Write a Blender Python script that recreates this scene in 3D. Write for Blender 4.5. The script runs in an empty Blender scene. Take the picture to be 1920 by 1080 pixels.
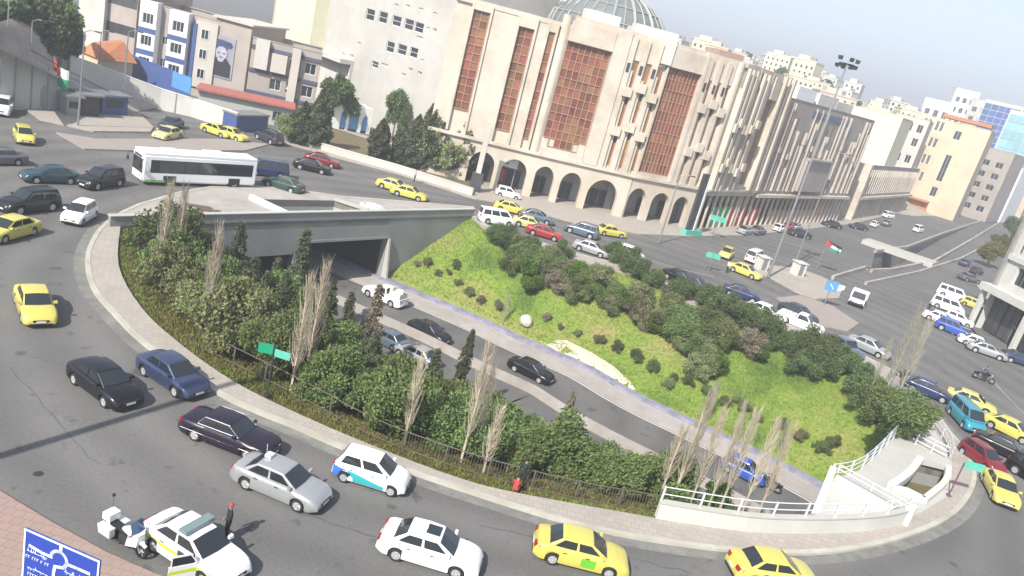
import bpy, bmesh, math, random
from mathutils import Vector, Matrix
from mathutils.geometry import tessellate_polygon
import mathutils.noise as mnoise
R = math.radians
rnd = random.Random(7)
SC = bpy.context.scene
COL = SC.collection
# ------------------------------------------------------------------ camera, sky, sun, exposure
CAM_F, CAM_P, CAM_R, CAM_H = 1460.0, 17.8, 14.8, 22.0      # focal length in px of a 1920 picture, pitch, roll, height
_p, _r = R(CAM_P), R(CAM_R)
FWD = Vector((0, math.cos(_p), -math.sin(_p)))
_up, _rt = Vector((0, math.sin(_p), math.cos(_p))), Vector((1, 0, 0))
CX = _rt*math.cos(_r) + _up*math.sin(_r)
CY = -_rt*math.sin(_r) + _up*math.cos(_r)
cam_d = bpy.data.cameras.new('camera')
cam = bpy.data.objects.new('camera', cam_d); COL.objects.link(cam)
cam_d.sensor_width = 36; cam_d.lens = 36*CAM_F/1920; cam_d.clip_start = .5; cam_d.clip_end = 6000
m = Matrix((CX, CY, -FWD)).transposed().to_4x4(); m.translation = (0, 0, CAM_H)
cam.matrix_world = m
SC.camera = cam
SUN_EL, SHX, SHY = 42.0, .46, .885                           # shadows fall along (SHX, SHY)
w = bpy.data.worlds.new('World'); SC.world = w; w.use_nodes = True
nt = w.node_tree; bg = nt.nodes['Background']
sky = nt.nodes.new('ShaderNodeTexSky'); sky.sky_type = 'NISHITA'; sky.sun_disc = False
sky.sun_elevation = R(SUN_EL); sky.sun_rotation = math.atan2(-SHX, -SHY) % (2*math.pi)
sky.dust_density = 3.0; sky.air_density = 1.0; sky.ozone_density = 4.0; sky.altitude = 800
hsn = nt.nodes.new('ShaderNodeHueSaturation'); hsn.inputs['Saturation'].default_value = .62; nt.links.new(sky.outputs[0], hsn.inputs['Color']); nt.links.new(hsn.outputs[0], bg.inputs[0]); bg.inputs[1].default_value = .112
sd = bpy.data.lights.new('sun', 'SUN'); sun = bpy.data.objects.new('sun', sd); COL.objects.link(sun)
sd.energy = 4.2; sd.angle = R(.53); sd.color = (1, .945, .85)
_h = math.hypot(SHX, SHY)
sdir = Vector((SHX/_h*math.cos(R(SUN_EL)), SHY/_h*math.cos(R(SUN_EL)), -math.sin(R(SUN_EL))))
sun.rotation_euler = sdir.to_track_quat('-Z', 'Y').to_euler(); sun.location = (-40, -60, 90)
SC.view_settings.view_transform = 'Standard'; SC.view_settings.look = 'None'
SC.view_settings.gamma = 1; SC.view_settings.use_curve_mapping = False
SC.view_settings.exposure = 1.0
SC.cycles.use_denoising = True
SC.cycles.max_bounces = 6; SC.cycles.diffuse_bounces = 3; SC.cycles.glossy_bounces = 3
SC.cycles.transparent_max_bounces = 8; SC.cycles.volume_bounces = 0

# ------------------------------------------------------------------ surveying helpers: a point of the photograph to a point of the place
def ray(px, py): return FWD*CAM_F + CX*(px-960) - CY*(py-540)
def G(px, py, z=0.0):
    d = ray(px, py); t = (z-CAM_H)/d.z
    return Vector((d.x*t, d.y*t, z))
def proj(v):
    q = Vector(v)-Vector((0, 0, CAM_H)); c = q.dot(FWD)
    return 960+CAM_F*q.dot(CX)/c, 540-CAM_F*q.dot(CY)/c
def height_at(P, py):                                        # height of a vertical standing on P that reaches row py
    lo, hi = -20.0, 250.0
    for _ in range(40):
        mid = (lo+hi)/2
        if proj((P.x, P.y, mid))[1] > py: lo = mid
        else: hi = mid
    return lo
# ------------------------------------------------------------------ materials
def _nodes(name):
    mt = bpy.data.materials.new(name); mt.use_nodes = True
    n = mt.node_tree.nodes; l = mt.node_tree.links
    return mt, n, l, n['Principled BSDF']
def mat(name, rgb, rough=.7, metal=0, var=0.0, scale=1.0, bump=0.0, bscale=None, spec=None, objvar=0.0, emit=None, dirt=None, dscale=.15, coat=0):
    """plain surface with colour grain (var), per-object variation (objvar), broad stains (dirt colour)"""
    mt, n, l, b = _nodes(name)
    b.inputs['Roughness'].default_value = rough; b.inputs['Metallic'].default_value = metal
    if spec is not None: b.inputs['Specular IOR Level'].default_value = spec
    if coat: b.inputs['Coat Weight'].default_value = coat; b.inputs['Coat Roughness'].default_value = .06
    col = n.new('ShaderNodeRGB'); col.outputs[0].default_value = (*rgb, 1); out = col.outputs[0]
    tc = n.new('ShaderNodeTexCoord')
    geo = n.new('ShaderNodeNewGeometry')
    if dirt:
        ns = n.new('ShaderNodeTexNoise'); ns.inputs['Scale'].default_value = dscale; ns.inputs['Detail'].default_value = 8; ns.inputs['Roughness'].default_value = .65
        l.new(geo.outputs['Position'], ns.inputs['Vector'])
        cr = n.new('ShaderNodeValToRGB'); cr.color_ramp.elements[0].position = .42; cr.color_ramp.elements[1].position = .68
        l.new(ns.outputs['Fac'], cr.inputs['Fac'])
        mx = n.new('ShaderNodeMixRGB'); l.new(cr.outputs['Color'], mx.inputs['Fac']); l.new(out, mx.inputs['Color1']); mx.inputs['Color2'].default_value = (*dirt, 1)
        out = mx.outputs[0]
    if var:
        ns = n.new('ShaderNodeTexNoise'); ns.inputs['Scale'].default_value = scale; ns.inputs['Detail'].default_value = 6; ns.inputs['Roughness'].default_value = .7
        l.new(geo.outputs['Position'], ns.inputs['Vector'])
        mr = n.new('ShaderNodeMapRange'); mr.inputs[1].default_value = .3; mr.inputs[2].default_value = .7
        mr.inputs[3].default_value = 1-var; mr.inputs[4].default_value = 1+var
        l.new(ns.outputs['Fac'], mr.inputs[0])
        mx = n.new('ShaderNodeMixRGB'); mx.blend_type = 'MULTIPLY'; mx.inputs['Fac'].default_value = 1
        l.new(out, mx.inputs['Color1']); l.new(mr.outputs[0], mx.inputs['Color2']); out = mx.outputs[0]
    if objvar:
        oi = n.new('ShaderNodeObjectInfo')
        hs = n.new('ShaderNodeHueSaturation')
        mr = n.new('ShaderNodeMapRange'); mr.inputs[3].default_value = 1-objvar; mr.inputs[4].default_value = 1+objvar
        l.new(oi.outputs['Random'], mr.inputs[0]); l.new(mr.outputs[0], hs.inputs['Value'])
        m2 = n.new('ShaderNodeMapRange'); m2.inputs[3].default_value = .5-objvar*.06; m2.inputs[4].default_value = .5+objvar*.06
        mm = n.new('ShaderNodeMath'); mm.operation = 'FRACT'; mu = n.new('ShaderNodeMath'); mu.operation = 'MULTIPLY'; mu.inputs[1].default_value = 7.31
        l.new(oi.outputs['Random'], mu.inputs[0]); l.new(mu.outputs[0], mm.inputs[0]); l.new(mm.outputs[0], m2.inputs[0]); l.new(m2.outputs[0], hs.inputs['Hue'])
        l.new(out, hs.inputs['Color']); out = hs.outputs[0]
    l.new(out, b.inputs['Base Color'])
    if emit: b.inputs['Emission Color'].default_value = (*emit, 1); b.inputs['Emission Strength'].default_value = 1
    if bump:
        ns = n.new('ShaderNodeTexNoise'); ns.inputs['Scale'].default_value = bscale or scale*3; ns.inputs['Detail'].default_value = 5
        l.new(geo.outputs['Position'], ns.inputs['Vector'])
        bp = n.new('ShaderNodeBump'); bp.inputs['Strength'].default_value = bump; bp.inputs['Distance'].default_value = .1
        l.new(ns.outputs['Fac'], bp.inputs['Height']); l.new(bp.outputs[0], b.inputs['Normal'])
    return mt
def leafmat(name, c1, c2, scale=.8, ov=.25):
    mt, n, l, b = _nodes(name)
    b.inputs['Roughness'].default_value = .75; b.inputs['Specular IOR Level'].default_value = .25
    geo = n.new('ShaderNodeNewGeometry'); oi = n.new('ShaderNodeObjectInfo')
    ns = n.new('ShaderNodeTexNoise'); ns.inputs['Scale'].default_value = scale; ns.inputs['Detail'].default_value = 6; ns.inputs['Roughness'].default_value = .75
    l.new(geo.outputs['Position'], ns.inputs['Vector'])
    cr = n.new('ShaderNodeValToRGB'); cr.color_ramp.elements[0].position = .35; cr.color_ramp.elements[1].position = .65
    cr.color_ramp.elements[0].color = (*c1, 1); cr.color_ramp.elements[1].color = (*c2, 1)
    l.new(ns.outputs['Fac'], cr.inputs['Fac'])
    hs = n.new('ShaderNodeHueSaturation'); mr = n.new('ShaderNodeMapRange'); mr.inputs[3].default_value = 1-ov; mr.inputs[4].default_value = 1+ov
    l.new(oi.outputs['Random'], mr.inputs[0]); l.new(mr.outputs[0], hs.inputs['Value'])
    m2 = n.new('ShaderNodeMapRange'); m2.inputs[3].default_value = .475; m2.inputs[4].default_value = .515
    l.new(oi.outputs['Random'], m2.inputs[0]); l.new(m2.outputs[0], hs.inputs['Hue'])
    l.new(cr.outputs[0], hs.inputs['Color']); l.new(hs.outputs[0], b.inputs['Base Color'])
    b.inputs['Subsurface Weight'].default_value = 0
    tr = n.new('ShaderNodeBsdfTranslucent'); l.new(hs.outputs[0], tr.inputs['Color'])
    ms = n.new('ShaderNodeMixShader'); ms.inputs[0].default_value = .25
    l.new(b.outputs[0], ms.inputs[1]); l.new(tr.outputs[0], ms.inputs[2]); l.new(ms.outputs[0], n['Material Output'].inputs['Surface'])
    return mt

def asphalt_mat(name, base, wear, tscale=.08):
    mt, n, l, b = _nodes(name)
    b.inputs['Roughness'].default_value = .85; b.inputs['Specular IOR Level'].default_value = .3
    geo = n.new('ShaderNodeNewGeometry')
    big = n.new('ShaderNodeTexNoise'); big.inputs['Scale'].default_value = tscale; big.inputs['Detail'].default_value = 9; big.inputs['Roughness'].default_value = .6
    l.new(geo.outputs['Position'], big.inputs['Vector'])
    cr = n.new('ShaderNodeValToRGB'); cr.color_ramp.elements[0].position = .35; cr.color_ramp.elements[1].position = .7
    cr.color_ramp.elements[0].color = (*base, 1); cr.color_ramp.elements[1].color = (*wear, 1)
    l.new(big.outputs['Fac'], cr.inputs['Fac'])
    # rings of tyre wear round the island centre and dark oil spots
    sub = n.new('ShaderNodeVectorMath'); sub.operation = 'SUBTRACT'; sub.inputs[1].default_value = (3, 62, 0)
    l.new(geo.outputs['Position'], sub.inputs[0])
    ln = n.new('ShaderNodeVectorMath'); ln.operation = 'LENGTH'; l.new(sub.outputs[0], ln.inputs[0])
    wob = n.new('ShaderNodeTexNoise'); wob.inputs['Scale'].default_value = .06; l.new(geo.outputs['Position'], wob.inputs['Vector'])
    ad = n.new('ShaderNodeMath'); ad.operation = 'MULTIPLY_ADD'; ad.inputs[1].default_value = 5.0
    l.new(wob.outputs['Fac'], ad.inputs[0]); l.new(ln.outputs['Value'], ad.inputs[2])
    sn = n.new('ShaderNodeMath'); sn.operation = 'SINE'; ml = n.new('ShaderNodeMath'); ml.operation = 'MULTIPLY'; ml.inputs[1].default_value = 1.75
    l.new(ad.outputs[0], ml.inputs[0]); l.new(ml.outputs[0], sn.inputs[0])
    mr = n.new('ShaderNodeMapRange'); mr.inputs[1].default_value = -1; mr.inputs[2].default_value = 1; mr.inputs[3].default_value = .87; mr.inputs[4].default_value = 1.07
    l.new(sn.outputs[0], mr.inputs[0])
    m1 = n.new('ShaderNodeMixRGB'); m1.blend_type = 'MULTIPLY'; m1.inputs[0].default_value = 1; l.new(cr.outputs[0], m1.inputs[1]); l.new(mr.outputs[0], m1.inputs[2])
    fine = n.new('ShaderNodeTexNoise'); fine.inputs['Scale'].default_value = 6; fine.inputs['Detail'].default_value = 5; fine.inputs['Roughness'].default_value = .8
    l.new(geo.outputs['Position'], fine.inputs['Vector'])
    mf = n.new('ShaderNodeMapRange'); mf.inputs[1].default_value = .3; mf.inputs[2].default_value = .7; mf.inputs[3].default_value = .82; mf.inputs[4].default_value = 1.18
    l.new(fine.outputs['Fac'], mf.inputs[0])
    m2 = n.new('ShaderNodeMixRGB'); m2.blend_type = 'MULTIPLY'; m2.inputs[0].default_value = 1; l.new(m1.outputs[0], m2.inputs[1]); l.new(mf.outputs[0], m2.inputs[2])
    # oil spots and sealed cracks
    vo = n.new('ShaderNodeTexNoise'); vo.inputs['Scale'].default_value = .9; vo.inputs['Detail'].default_value = 3
    l.new(geo.outputs['Position'], vo.inputs['Vector'])
    c3 = n.new('ShaderNodeValToRGB'); c3.color_ramp.elements[0].position = .28; c3.color_ramp.elements[0].color = (.55, .55, .55, 1); c3.color_ramp.elements[1].position = .38; c3.color_ramp.elements[1].color = (1, 1, 1, 1)
    l.new(vo.outputs['Fac'], c3.inputs['Fac'])
    m3 = n.new('ShaderNodeMixRGB'); m3.blend_type = 'MULTIPLY'; m3.inputs[0].default_value = .8; l.new(m2.outputs[0], m3.inputs[1]); l.new(c3.outputs[0], m3.inputs[2])
    l.new(m3.outputs[0], b.inputs['Base Color'])
    bp = n.new('ShaderNodeBump'); bp.inputs['Strength'].default_value = .25; bp.inputs['Distance'].default_value = .02
    f2 = n.new('ShaderNodeTexNoise'); f2.inputs['Scale'].default_value = 25; l.new(geo.outputs['Position'], f2.inputs['Vector'])
    l.new(f2.outputs['Fac'], bp.inputs['Height']); l.new(bp.outputs[0], b.inputs['Normal'])
    return mt
def paving_mat(name, c1, c2, sx=.5, dirt=(.2, .19, .17)):
    mt, n, l, b = _nodes(name)
    b.inputs['Roughness'].default_value = .85
    geo = n.new('ShaderNodeNewGeometry')
    br = n.new('ShaderNodeTexBrick'); br.inputs['Scale'].default_value = 1; br.inputs['Brick Width'].default_value = sx; br.inputs['Row Height'].default_value = sx
    br.inputs['Mortar Size'].default_value = .012; br.inputs['Color1'].default_value = (*c1, 1); br.inputs['Color2'].default_value = (*c2, 1)
    br.inputs['Mortar'].default_value = tuple(c*.6 for c in c1)+(1,)
    l.new(geo.outputs['Position'], br.inputs['Vector'])
    ns = n.new('ShaderNodeTexNoise'); ns.inputs['Scale'].default_value = .35; ns.inputs['Detail'].default_value = 9; ns.inputs['Roughness'].default_value = .7
    l.new(geo.outputs['Position'], ns.inputs['Vector'])
    cr = n.new('ShaderNodeValToRGB'); cr.color_ramp.elements[0].position = .45; cr.color_ramp.elements[1].position = .75; cr.color_ramp.elements[1].color = (.6, .6, .6, 1)
    cr.color_ramp.elements[0].color = (0, 0, 0, 1)
    l.new(ns.outputs['Fac'], cr.inputs['Fac'])
    mx = n.new('ShaderNodeMixRGB'); l.new(cr.outputs[0], mx.inputs[0]); l.new(br.outputs[0], mx.inputs[1]); mx.inputs[2].default_value = (*dirt, 1)
    l.new(mx.outputs[0], b.inputs['Base Color'])
    return mt
def slope_mat(name):
    """grass slope: bright green with yellow-brown bare streaks and darker damp grass"""
    mt, n, l, b = _nodes(name); b.inputs['Roughness'].default_value = .9; b.inputs['Specular IOR Level'].default_value = .15
    geo = n.new('ShaderNodeNewGeometry')
    a = n.new('ShaderNodeTexNoise'); a.inputs['Scale'].default_value = .14; a.inputs['Detail'].default_value = 8; a.inputs['Roughness'].default_value = .62
    l.new(geo.outputs['Position'], a.inputs['Vector'])
    cr = n.new('ShaderNodeValToRGB'); e = cr.color_ramp.elements
    e[0].position = .33; e[0].color = (.10, .165, .032, 1); e[1].position = .70; e[1].color = (.33, .27, .12, 1)
    x = e.new(.5); x.color = (.20, .285, .05, 1); x = e.new(.61); x.color = (.26, .285, .08, 1)
    l.new(a.outputs['Fac'], cr.inputs['Fac'])
    f = n.new('ShaderNodeTexNoise'); f.inputs['Scale'].default_value = 3.5; f.inputs['Detail'].default_value = 6; f.inputs['Roughness'].default_value = .8
    l.new(geo.outputs['Position'], f.inputs['Vector'])
    mr = n.new('ShaderNodeMapRange'); mr.inputs[1].default_value = .3; mr.inputs[2].default_value = .7; mr.inputs[3].default_value = .6; mr.inputs[4].default_value = 1.35
    l.new(f.outputs['Fac'], mr.inputs[0])
    mx = n.new('ShaderNodeMixRGB'); mx.blend_type = 'MULTIPLY'; mx.inputs[0].default_value = 1; l.new(cr.outputs[0], mx.inputs[1]); l.new(mr.outputs[0], mx.inputs[2])
    l.new(mx.outputs[0], b.inputs['Base Color'])
    bp = n.new('ShaderNodeBump'); bp.inputs['Strength'].default_value = .8; bp.inputs['Distance'].default_value = .25
    l.new(f.outputs['Fac'], bp.inputs['Height']); l.new(bp.outputs[0], b.inputs['Normal'])
    return mt
M = {}
M['asphalt'] = asphalt_mat('asphalt', (.118, .116, .113), (.158, .154, .147))
M['asphalt_low'] = asphalt_mat('asphalt_low', (.115, .111, .106), (.145, .141, .134), .12)
M['paving'] = paving_mat('paving', (.37, .33, .29), (.33, .30, .265), .45, (.25, .235, .21))
M['paving_red'] = paving_mat('paving_red', (.31, .215, .18), (.28, .21, .18), .4, (.23, .19, .165))
M['paving_pink'] = paving_mat('paving_pink', (.31, .26, .235), (.29, .255, .23), .4, (.24, .215, .195))
M['plaza'] = mat('plaza', (.36, .335, .31), .85, var=.12, scale=.6, dirt=(.27, .235, .215), dscale=.12, bump=.1)
M['kerb'] = mat('kerb', (.42, .41, .36), .85, var=.15, scale=2, dirt=(.3, .28, .22), dscale=.5)
M['kerb_dark'] = mat('kerb_dark', (.10, .08, .07), .85, var=.2, scale=2)
M['kerb_yellow'] = mat('kerb_yellow', (.42, .40, .27), .8, var=.2, scale=2)
M['kerb_blue'] = mat('kerb_blue', (.23, .225, .29), .7, var=.4, scale=.8)
M['slope'] = slope_mat('slope')
M['soil'] = mat('soil', (.15, .105, .065), .95, var=.3, scale=1.2, dirt=(.09, .11, .03), dscale=.3, bump=.5)
M['concrete'] = mat('concrete', (.27, .275, .265), .85, var=.1, scale=1.0, dirt=(.2, .205, .195), dscale=.25, bump=.15)
M['concrete_pale'] = mat('concrete_pale', (.41, .405, .375), .8, var=.06, scale=.8, dirt=(.40, .395, .36), dscale=.3)
M['white_wall'] = mat('white_wall', (.52, .52, .49), .8, var=.05, scale=.8, dirt=(.47, .46, .42), dscale=.25)
M['grey_wall'] = mat('grey_wall', (.42, .44, .41), .85, var=.08, scale=.8, dirt=(.34, .35, .32), dscale=.2)
M['cream'] = mat('cream', (.53, .485, .41), .85, var=.07, scale=.5, dirt=(.45, .385, .30), dscale=.12, bump=.1)
M['cream_fin'] = mat('cream_fin', (.54, .49, .415), .85, var=.07, scale=.9, dirt=(.42, .36, .28), dscale=.2)
M['stone_grey'] = mat('stone_grey', (.36, .32, .29), .85, var=.12, scale=.8, dirt=(.28, .25, .23), dscale=.2, bump=.2)
M['stone_pale'] = mat('stone_pale', (.50, .47, .43), .85, var=.08, scale=.6, dirt=(.42, .39, .35), dscale=.15)
M['stone_white'] = mat('stone_white', (.56, .55, .52), .85, var=.06, scale=.6, dirt=(.48, .46, .43), dscale=.12)
M['stone_tan'] = mat('stone_tan', (.56, .47, .34), .85, var=.07, scale=.5, dirt=(.48, .39, .28), dscale=.1)
M['stone_yellow'] = mat('stone_yellow', (.60, .58, .42), .85, var=.05, scale=.5)
M['brick_pink'] = mat('brick_pink', (.36, .24, .20), .85, var=.15, scale=.8)
M['roof_flat'] = mat('roof_flat', (.34, .33, .31), .9, var=.15, scale=.5)
M['glass'] = mat('glass', (.025, .032, .038), .12, spec=.8, objvar=.4)
M['glass_blue'] = mat('glass_blue', (.05, .09, .17), .15, spec=.8, objvar=.3)
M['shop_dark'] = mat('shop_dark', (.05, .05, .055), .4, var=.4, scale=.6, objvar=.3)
M['red_pane'] = mat('red_pane', (.21, .078, .052), .25, var=.3, scale=.5, spec=.5, objvar=.35, dirt=(.20, .12, .055), dscale=.35)
M['brown_strip'] = mat('brown_strip', (.14, .075, .05), .4, var=.3, scale=.8, objvar=.2)
M['mullion'] = mat('mullion', (.36, .20, .15), .6)
M['tunnel_shade'] = mat('tunnel_shade', (.018, .018, .018), .95, var=.3, scale=.5)  # near-black tunnel lining: the shade inside the tunnel is put into the colour
M['fin_grey'] = mat('fin_grey', (.43, .385, .34), .85, var=.12, scale=.8, dirt=(.33, .29, .26), dscale=.2)
M['hospital'] = mat('hospital', (.44, .43, .405), .85, var=.06, scale=.6, dirt=(.37, .36, .33), dscale=.12)
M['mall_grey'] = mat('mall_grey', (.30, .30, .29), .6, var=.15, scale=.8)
M['dome_glass'] = mat('dome_glass', (.17, .19, .19), .25, spec=.6, objvar=.12)
M['dome_rib'] = mat('dome_rib', (.27, .28, .27), .5)
M['blue_paint'] = mat('blue_paint', (.055, .095, .25), .5, var=.15, scale=1)
M['blue_bright'] = mat('blue_bright', (.09, .26, .52), .5, var=.1)
M['blue_sign'] = mat('blue_sign', (.015, .05, .32), .35, var=.12, scale=3)
M['sign_white'] = mat('sign_white', (.62, .70, .85), .4)
M['white_paint'] = mat('white_paint', (.72, .73, .74), .35, var=.04)
M['green_sign'] = mat('green_sign', (.01, .28, .15), .35, var=.1)
M['teal_sign'] = mat('teal_sign', (.10, .42, .33), .35, var=.1)
M['steel'] = mat('steel', (.30, .31, .32), .45, .6)
M['steel_dark'] = mat('steel_dark', (.045, .045, .05), .5, .3)
M['rail_rust'] = mat('rail_rust', (.12, .09, .075), .7, .2, var=.2, scale=3)
M['rail_white'] = mat('rail_white', (.62, .65, .68), .4, .2)
M['pole_purple'] = mat('pole_purple', (.14, .06, .10), .6)
M['orange_tile'] = mat('orange_tile', (.42, .17, .08), .8, var=.2, scale=2)
M['red_roof'] = mat('red_roof', (.34, .11, .085), .8, var=.2, scale=1)
M['poster'] = mat('poster', (.25, .26, .31), .9, var=.2, scale=.4)
M['poster_hat'] = mat('poster_hat', (.05, .055, .13), .9, var=.3, scale=1)
M['band_dark'] = mat('band_dark', (.07, .08, .13), .7, var=.2, scale=1)
M['poster_face'] = mat('poster_face', (.36, .36, .44), .9, var=.2, scale=.5)
M['poster_dark'] = mat('poster_dark', (.025, .022, .035), .9)
M['flag_red'] = mat('flag_red', (.45, .05, .05), .8)
M['flag_green'] = mat('flag_green', (.02, .26, .13), .8)
M['flag_white'] = mat('flag_white', (.65, .65, .63), .8)
M['flag_black'] = mat('flag_black', (.03, .03, .03), .8)
M['awning_green'] = mat('awning_green', (.02, .33, .17), .7)
M['awning_red'] = mat('awning_red', (.46, .06, .08), .7)
M['rock'] = mat('rock', (.50, .47, .40), .9, var=.15, scale=2, bump=.6)
M['bark'] = mat('bark', (.13, .10, .075), .95, var=.3, scale=4)
M['twig'] = mat('twig', (.42, .365, .275), .9, var=.2, scale=2, objvar=.15)
M['twig_grey'] = mat('twig_grey', (.32, .30, .235), .9, var=.2, scale=2, objvar=.2)
M['leaf_dark'] = leafmat('leaf_dark', (.062, .098, .036), (.14, .19, .068))
M['leaf_bush'] = leafmat('leaf_bush', (.08, .125, .04), (.18, .235, .08))
M['leaf_olive'] = leafmat('leaf_olive', (.135, .165, .068), (.25, .27, .12))
M['leaf_bright'] = leafmat('leaf_bright', (.06, .12, .018), (.13, .20, .035))
M['leaf_brown'] = leafmat('leaf_brown', (.17, .145, .10), (.27, .235, .16))
M['leaf_pine'] = leafmat('leaf_pine', (.062, .082, .045), (.13, .15, .08))
M['grass_blade'] = leafmat('grass_blade', (.075, .135, .018), (.155, .20, .04), .3)
M['grass_dry'] = leafmat('grass_dry', (.14, .12, .05), (.22, .17, .08), .3)
# vehicles
def paint(name, rgb, rough=.28, metal=0.0): 
    m_ = mat(name, rgb, rough, metal, coat=.6 if max(rgb) > .1 else .25); return m_
for k, c in dict(yellow=(.53, .475, .10), yellow_pale=(.50, .48, .20), white=(.76, .77, .78), black=(.007, .007, .009), navy=(.018, .03, .085), blue=(.04, .058, .12), silver=(.36, .37, .38), darkteal=(.018, .05, .06),
                 charcoal=(.035, .04, .05), maroon=(.16, .012, .02), red=(.28, .02, .025), teal=(.03, .22, .30), grey=(.14, .15, .16), green=(.02, .06, .045), aubergine=(.014, .009, .022), royal=(.03, .08, .35), steelblue=(.12, .16, .21)).items():
    M['p_'+k] = paint('paint_'+k, c, metal=.35 if k in ('silver', 'blue', 'grey', 'steelblue') else 0)
M['car_glass'] = mat('car_glass', (.018, .024, .028), .08, spec=.9)
M['tyre'] = mat('tyre', (.018, .018, .018), .9)
M['rim'] = mat('rim', (.52, .53, .54), .35, .5)
M['lamp_clear'] = mat('lamp_clear', (.62, .65, .68), .12, .3, spec=.9)
M['lamp_red'] = mat('lamp_red', (.30, .015, .012), .2)
M['lamp_orange'] = mat('lamp_orange', (.5, .15, .02), .2)
M['trim'] = mat('trim', (.02, .02, .022), .6)
M['chrome'] = mat('chrome', (.6, .6, .62), .2, .9)
M['plate'] = mat('plate', (.70, .70, .66), .5)
M['hivis'] = mat('hivis', (.55, .62, .05), .5)
M['cargo'] = mat('cargo', (.55, .53, .48), .8, var=.3, scale=3)
M['skin'] = mat('skin', (.33, .19, .13), .6); M['cloth_dark'] = mat('cloth_dark', (.02, .022, .03), .9); M['cloth_red'] = mat('cloth_red', (.38, .05, .045), .85)
M['cloth_blue'] = mat('cloth_blue', (.05, .08, .16), .9); M['cloth_white'] = mat('cloth_white', (.6, .58, .56), .9); M['hair'] = mat('hair', (.012, .010, .009), .8); M['cloth_pink'] = mat('cloth_pink', (.5, .3, .38), .9)
M['haze_far'] = None

# ------------------------------------------------------------------ object helpers
def props(o, label=None, cat=None, group=None, kind=None):
    if label: o['label'] = label
    if cat: o['category'] = cat
    if group: o['group'] = group
    if kind: o['kind'] = kind
    return o
def empty(name, loc=(0, 0, 0), rz=0.0, label=None, cat=None, group=None):
    o = bpy.data.objects.new(name, None); COL.objects.link(o); o.empty_display_size = .5
    o.location = loc; o.rotation_euler = (0, 0, rz)
    return props(o, label, cat, group)
class MB:
    def __init__(s): s.v = []; s.f = []; s.m = []
    def vert(s, p): s.v.append(tuple(p)); return len(s.v)-1
    def face(s, pts, mi=0):
        i = len(s.v); s.v.extend(tuple(p) for p in pts); s.f.append(tuple(range(i, i+len(pts)))); s.m.append(mi)
    def hexa(s, b, t, mi=0):          # four bottom points, four top points (same order)
        i = len(s.v); s.v.extend(tuple(p) for p in b); s.v.extend(tuple(p) for p in t)
        for q in ((3, 2, 1, 0), (4, 5, 6, 7), (0, 1, 5, 4), (1, 2, 6, 5), (2, 3, 7, 6), (3, 0, 4, 7)):
            s.f.append(tuple(i+k for k in q)); s.m.append(mi)
    def box(s, x0, x1, y0, y1, z0, z1, mi=0):
        s.hexa([(x0, y0, z0), (x1, y0, z0), (x1, y1, z0), (x0, y1, z0)], [(x0, y0, z1), (x1, y0, z1), (x1, y1, z1), (x0, y1, z1)], mi)
    def tube(s, pts, r, n=6, mi=0, cap=True):
        """tube through points, r number or list"""
        pts = [Vector(p) for p in pts]; rs = r if isinstance(r, (list, tuple)) else [r]*len(pts)
        base = len(s.v)
        for k, p in enumerate(pts):
            t = (pts[min(k+1, len(pts)-1)]-pts[max(k-1, 0)])
            t = t.normalized() if t.length > 1e-6 else Vector((0, 0, 1))
            a = t.cross(Vector((0, 0, 1)) if abs(t.z) < .9 else Vector((1, 0, 0))).normalized(); b = t.cross(a)
            for j in range(n):
                an = 2*math.pi*j/n
                s.v.append(tuple(p+(a*math.cos(an)+b*math.sin(an))*rs[k]))
        for k in range(len(pts)-1):
            for j in range(n):
                s.f.append((base+k*n+j, base+k*n+(j+1) % n, base+(k+1)*n+(j+1) % n, base+(k+1)*n+j)); s.m.append(mi)
        if cap and n > 2:
            s.f.append(tuple(base+j for j in range(n))[::-1]); s.m.append(mi)
            s.f.append(tuple(base+(len(pts)-1)*n+j for j in range(n))); s.m.append(mi)
    def grid(s, rows, mi=0, closed=False):
        """rows: list of equally long point lists"""
        b = len(s.v); n = len(rows[0])
        for r_ in rows: s.v.extend(tuple(p) for p in r_)
        for i in range(len(rows)-1):
            for j in range(n if closed else n-1):
                j2 = (j+1) % n
                s.f.append((b+i*n+j, b+i*n+j2, b+(i+1)*n+j2, b+(i+1)*n+j)); s.m.append(mi)
        return b
    def mesh(s, name, mats, smooth=False, weld=False, normals=False):
        me = bpy.data.meshes.new(name); me.from_pydata(s.v, [], s.f)
        for mt in (mats if isinstance(mats, (list, tuple)) else [mats]): me.materials.append(mt)
        if any(s.m): me.polygons.foreach_set('material_index', s.m)
        if weld or normals:
            bm = bmesh.new(); bm.from_mesh(me)
            if weld: bmesh.ops.remove_doubles(bm, verts=bm.verts, dist=1e-4)
            if normals: bmesh.ops.recalc_face_normals(bm, faces=bm.faces)
            bm.to_mesh(me); bm.free()
        if smooth is True: me.polygons.foreach_set('use_smooth', [True]*len(me.polygons))
        elif smooth: me.shade_smooth_by_angle(R(smooth)) if hasattr(me, 'shade_smooth_by_angle') else smooth_angle(me, smooth)
        me.update(); return me
    def obj(s, name, mats, parent=None, smooth=False, weld=False, normals=False):
        return link(name, s.mesh(name, mats, smooth, weld, normals), parent)
def smooth_angle(me, deg):
    bm = bmesh.new(); bm.from_mesh(me)
    for f in bm.faces: f.smooth = True
    for e in bm.edges:
        if len(e.link_faces) == 2 and e.calc_face_angle(0) > R(deg): e.smooth = False
    bm.to_mesh(me); bm.free()
def link(name, me, parent=None, loc=None):
    o = bpy.data.objects.new(name, me); COL.objects.link(o)
    if parent is not None: o.parent = parent
    if loc is not None: o.location = loc
    return o
def wattach(o, root):                                   # parent a mesh built in world coordinates (root unrotated)
    o.parent = root; o.matrix_parent_inverse = Matrix.Translation(-Vector(root.location)); return o
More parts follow.
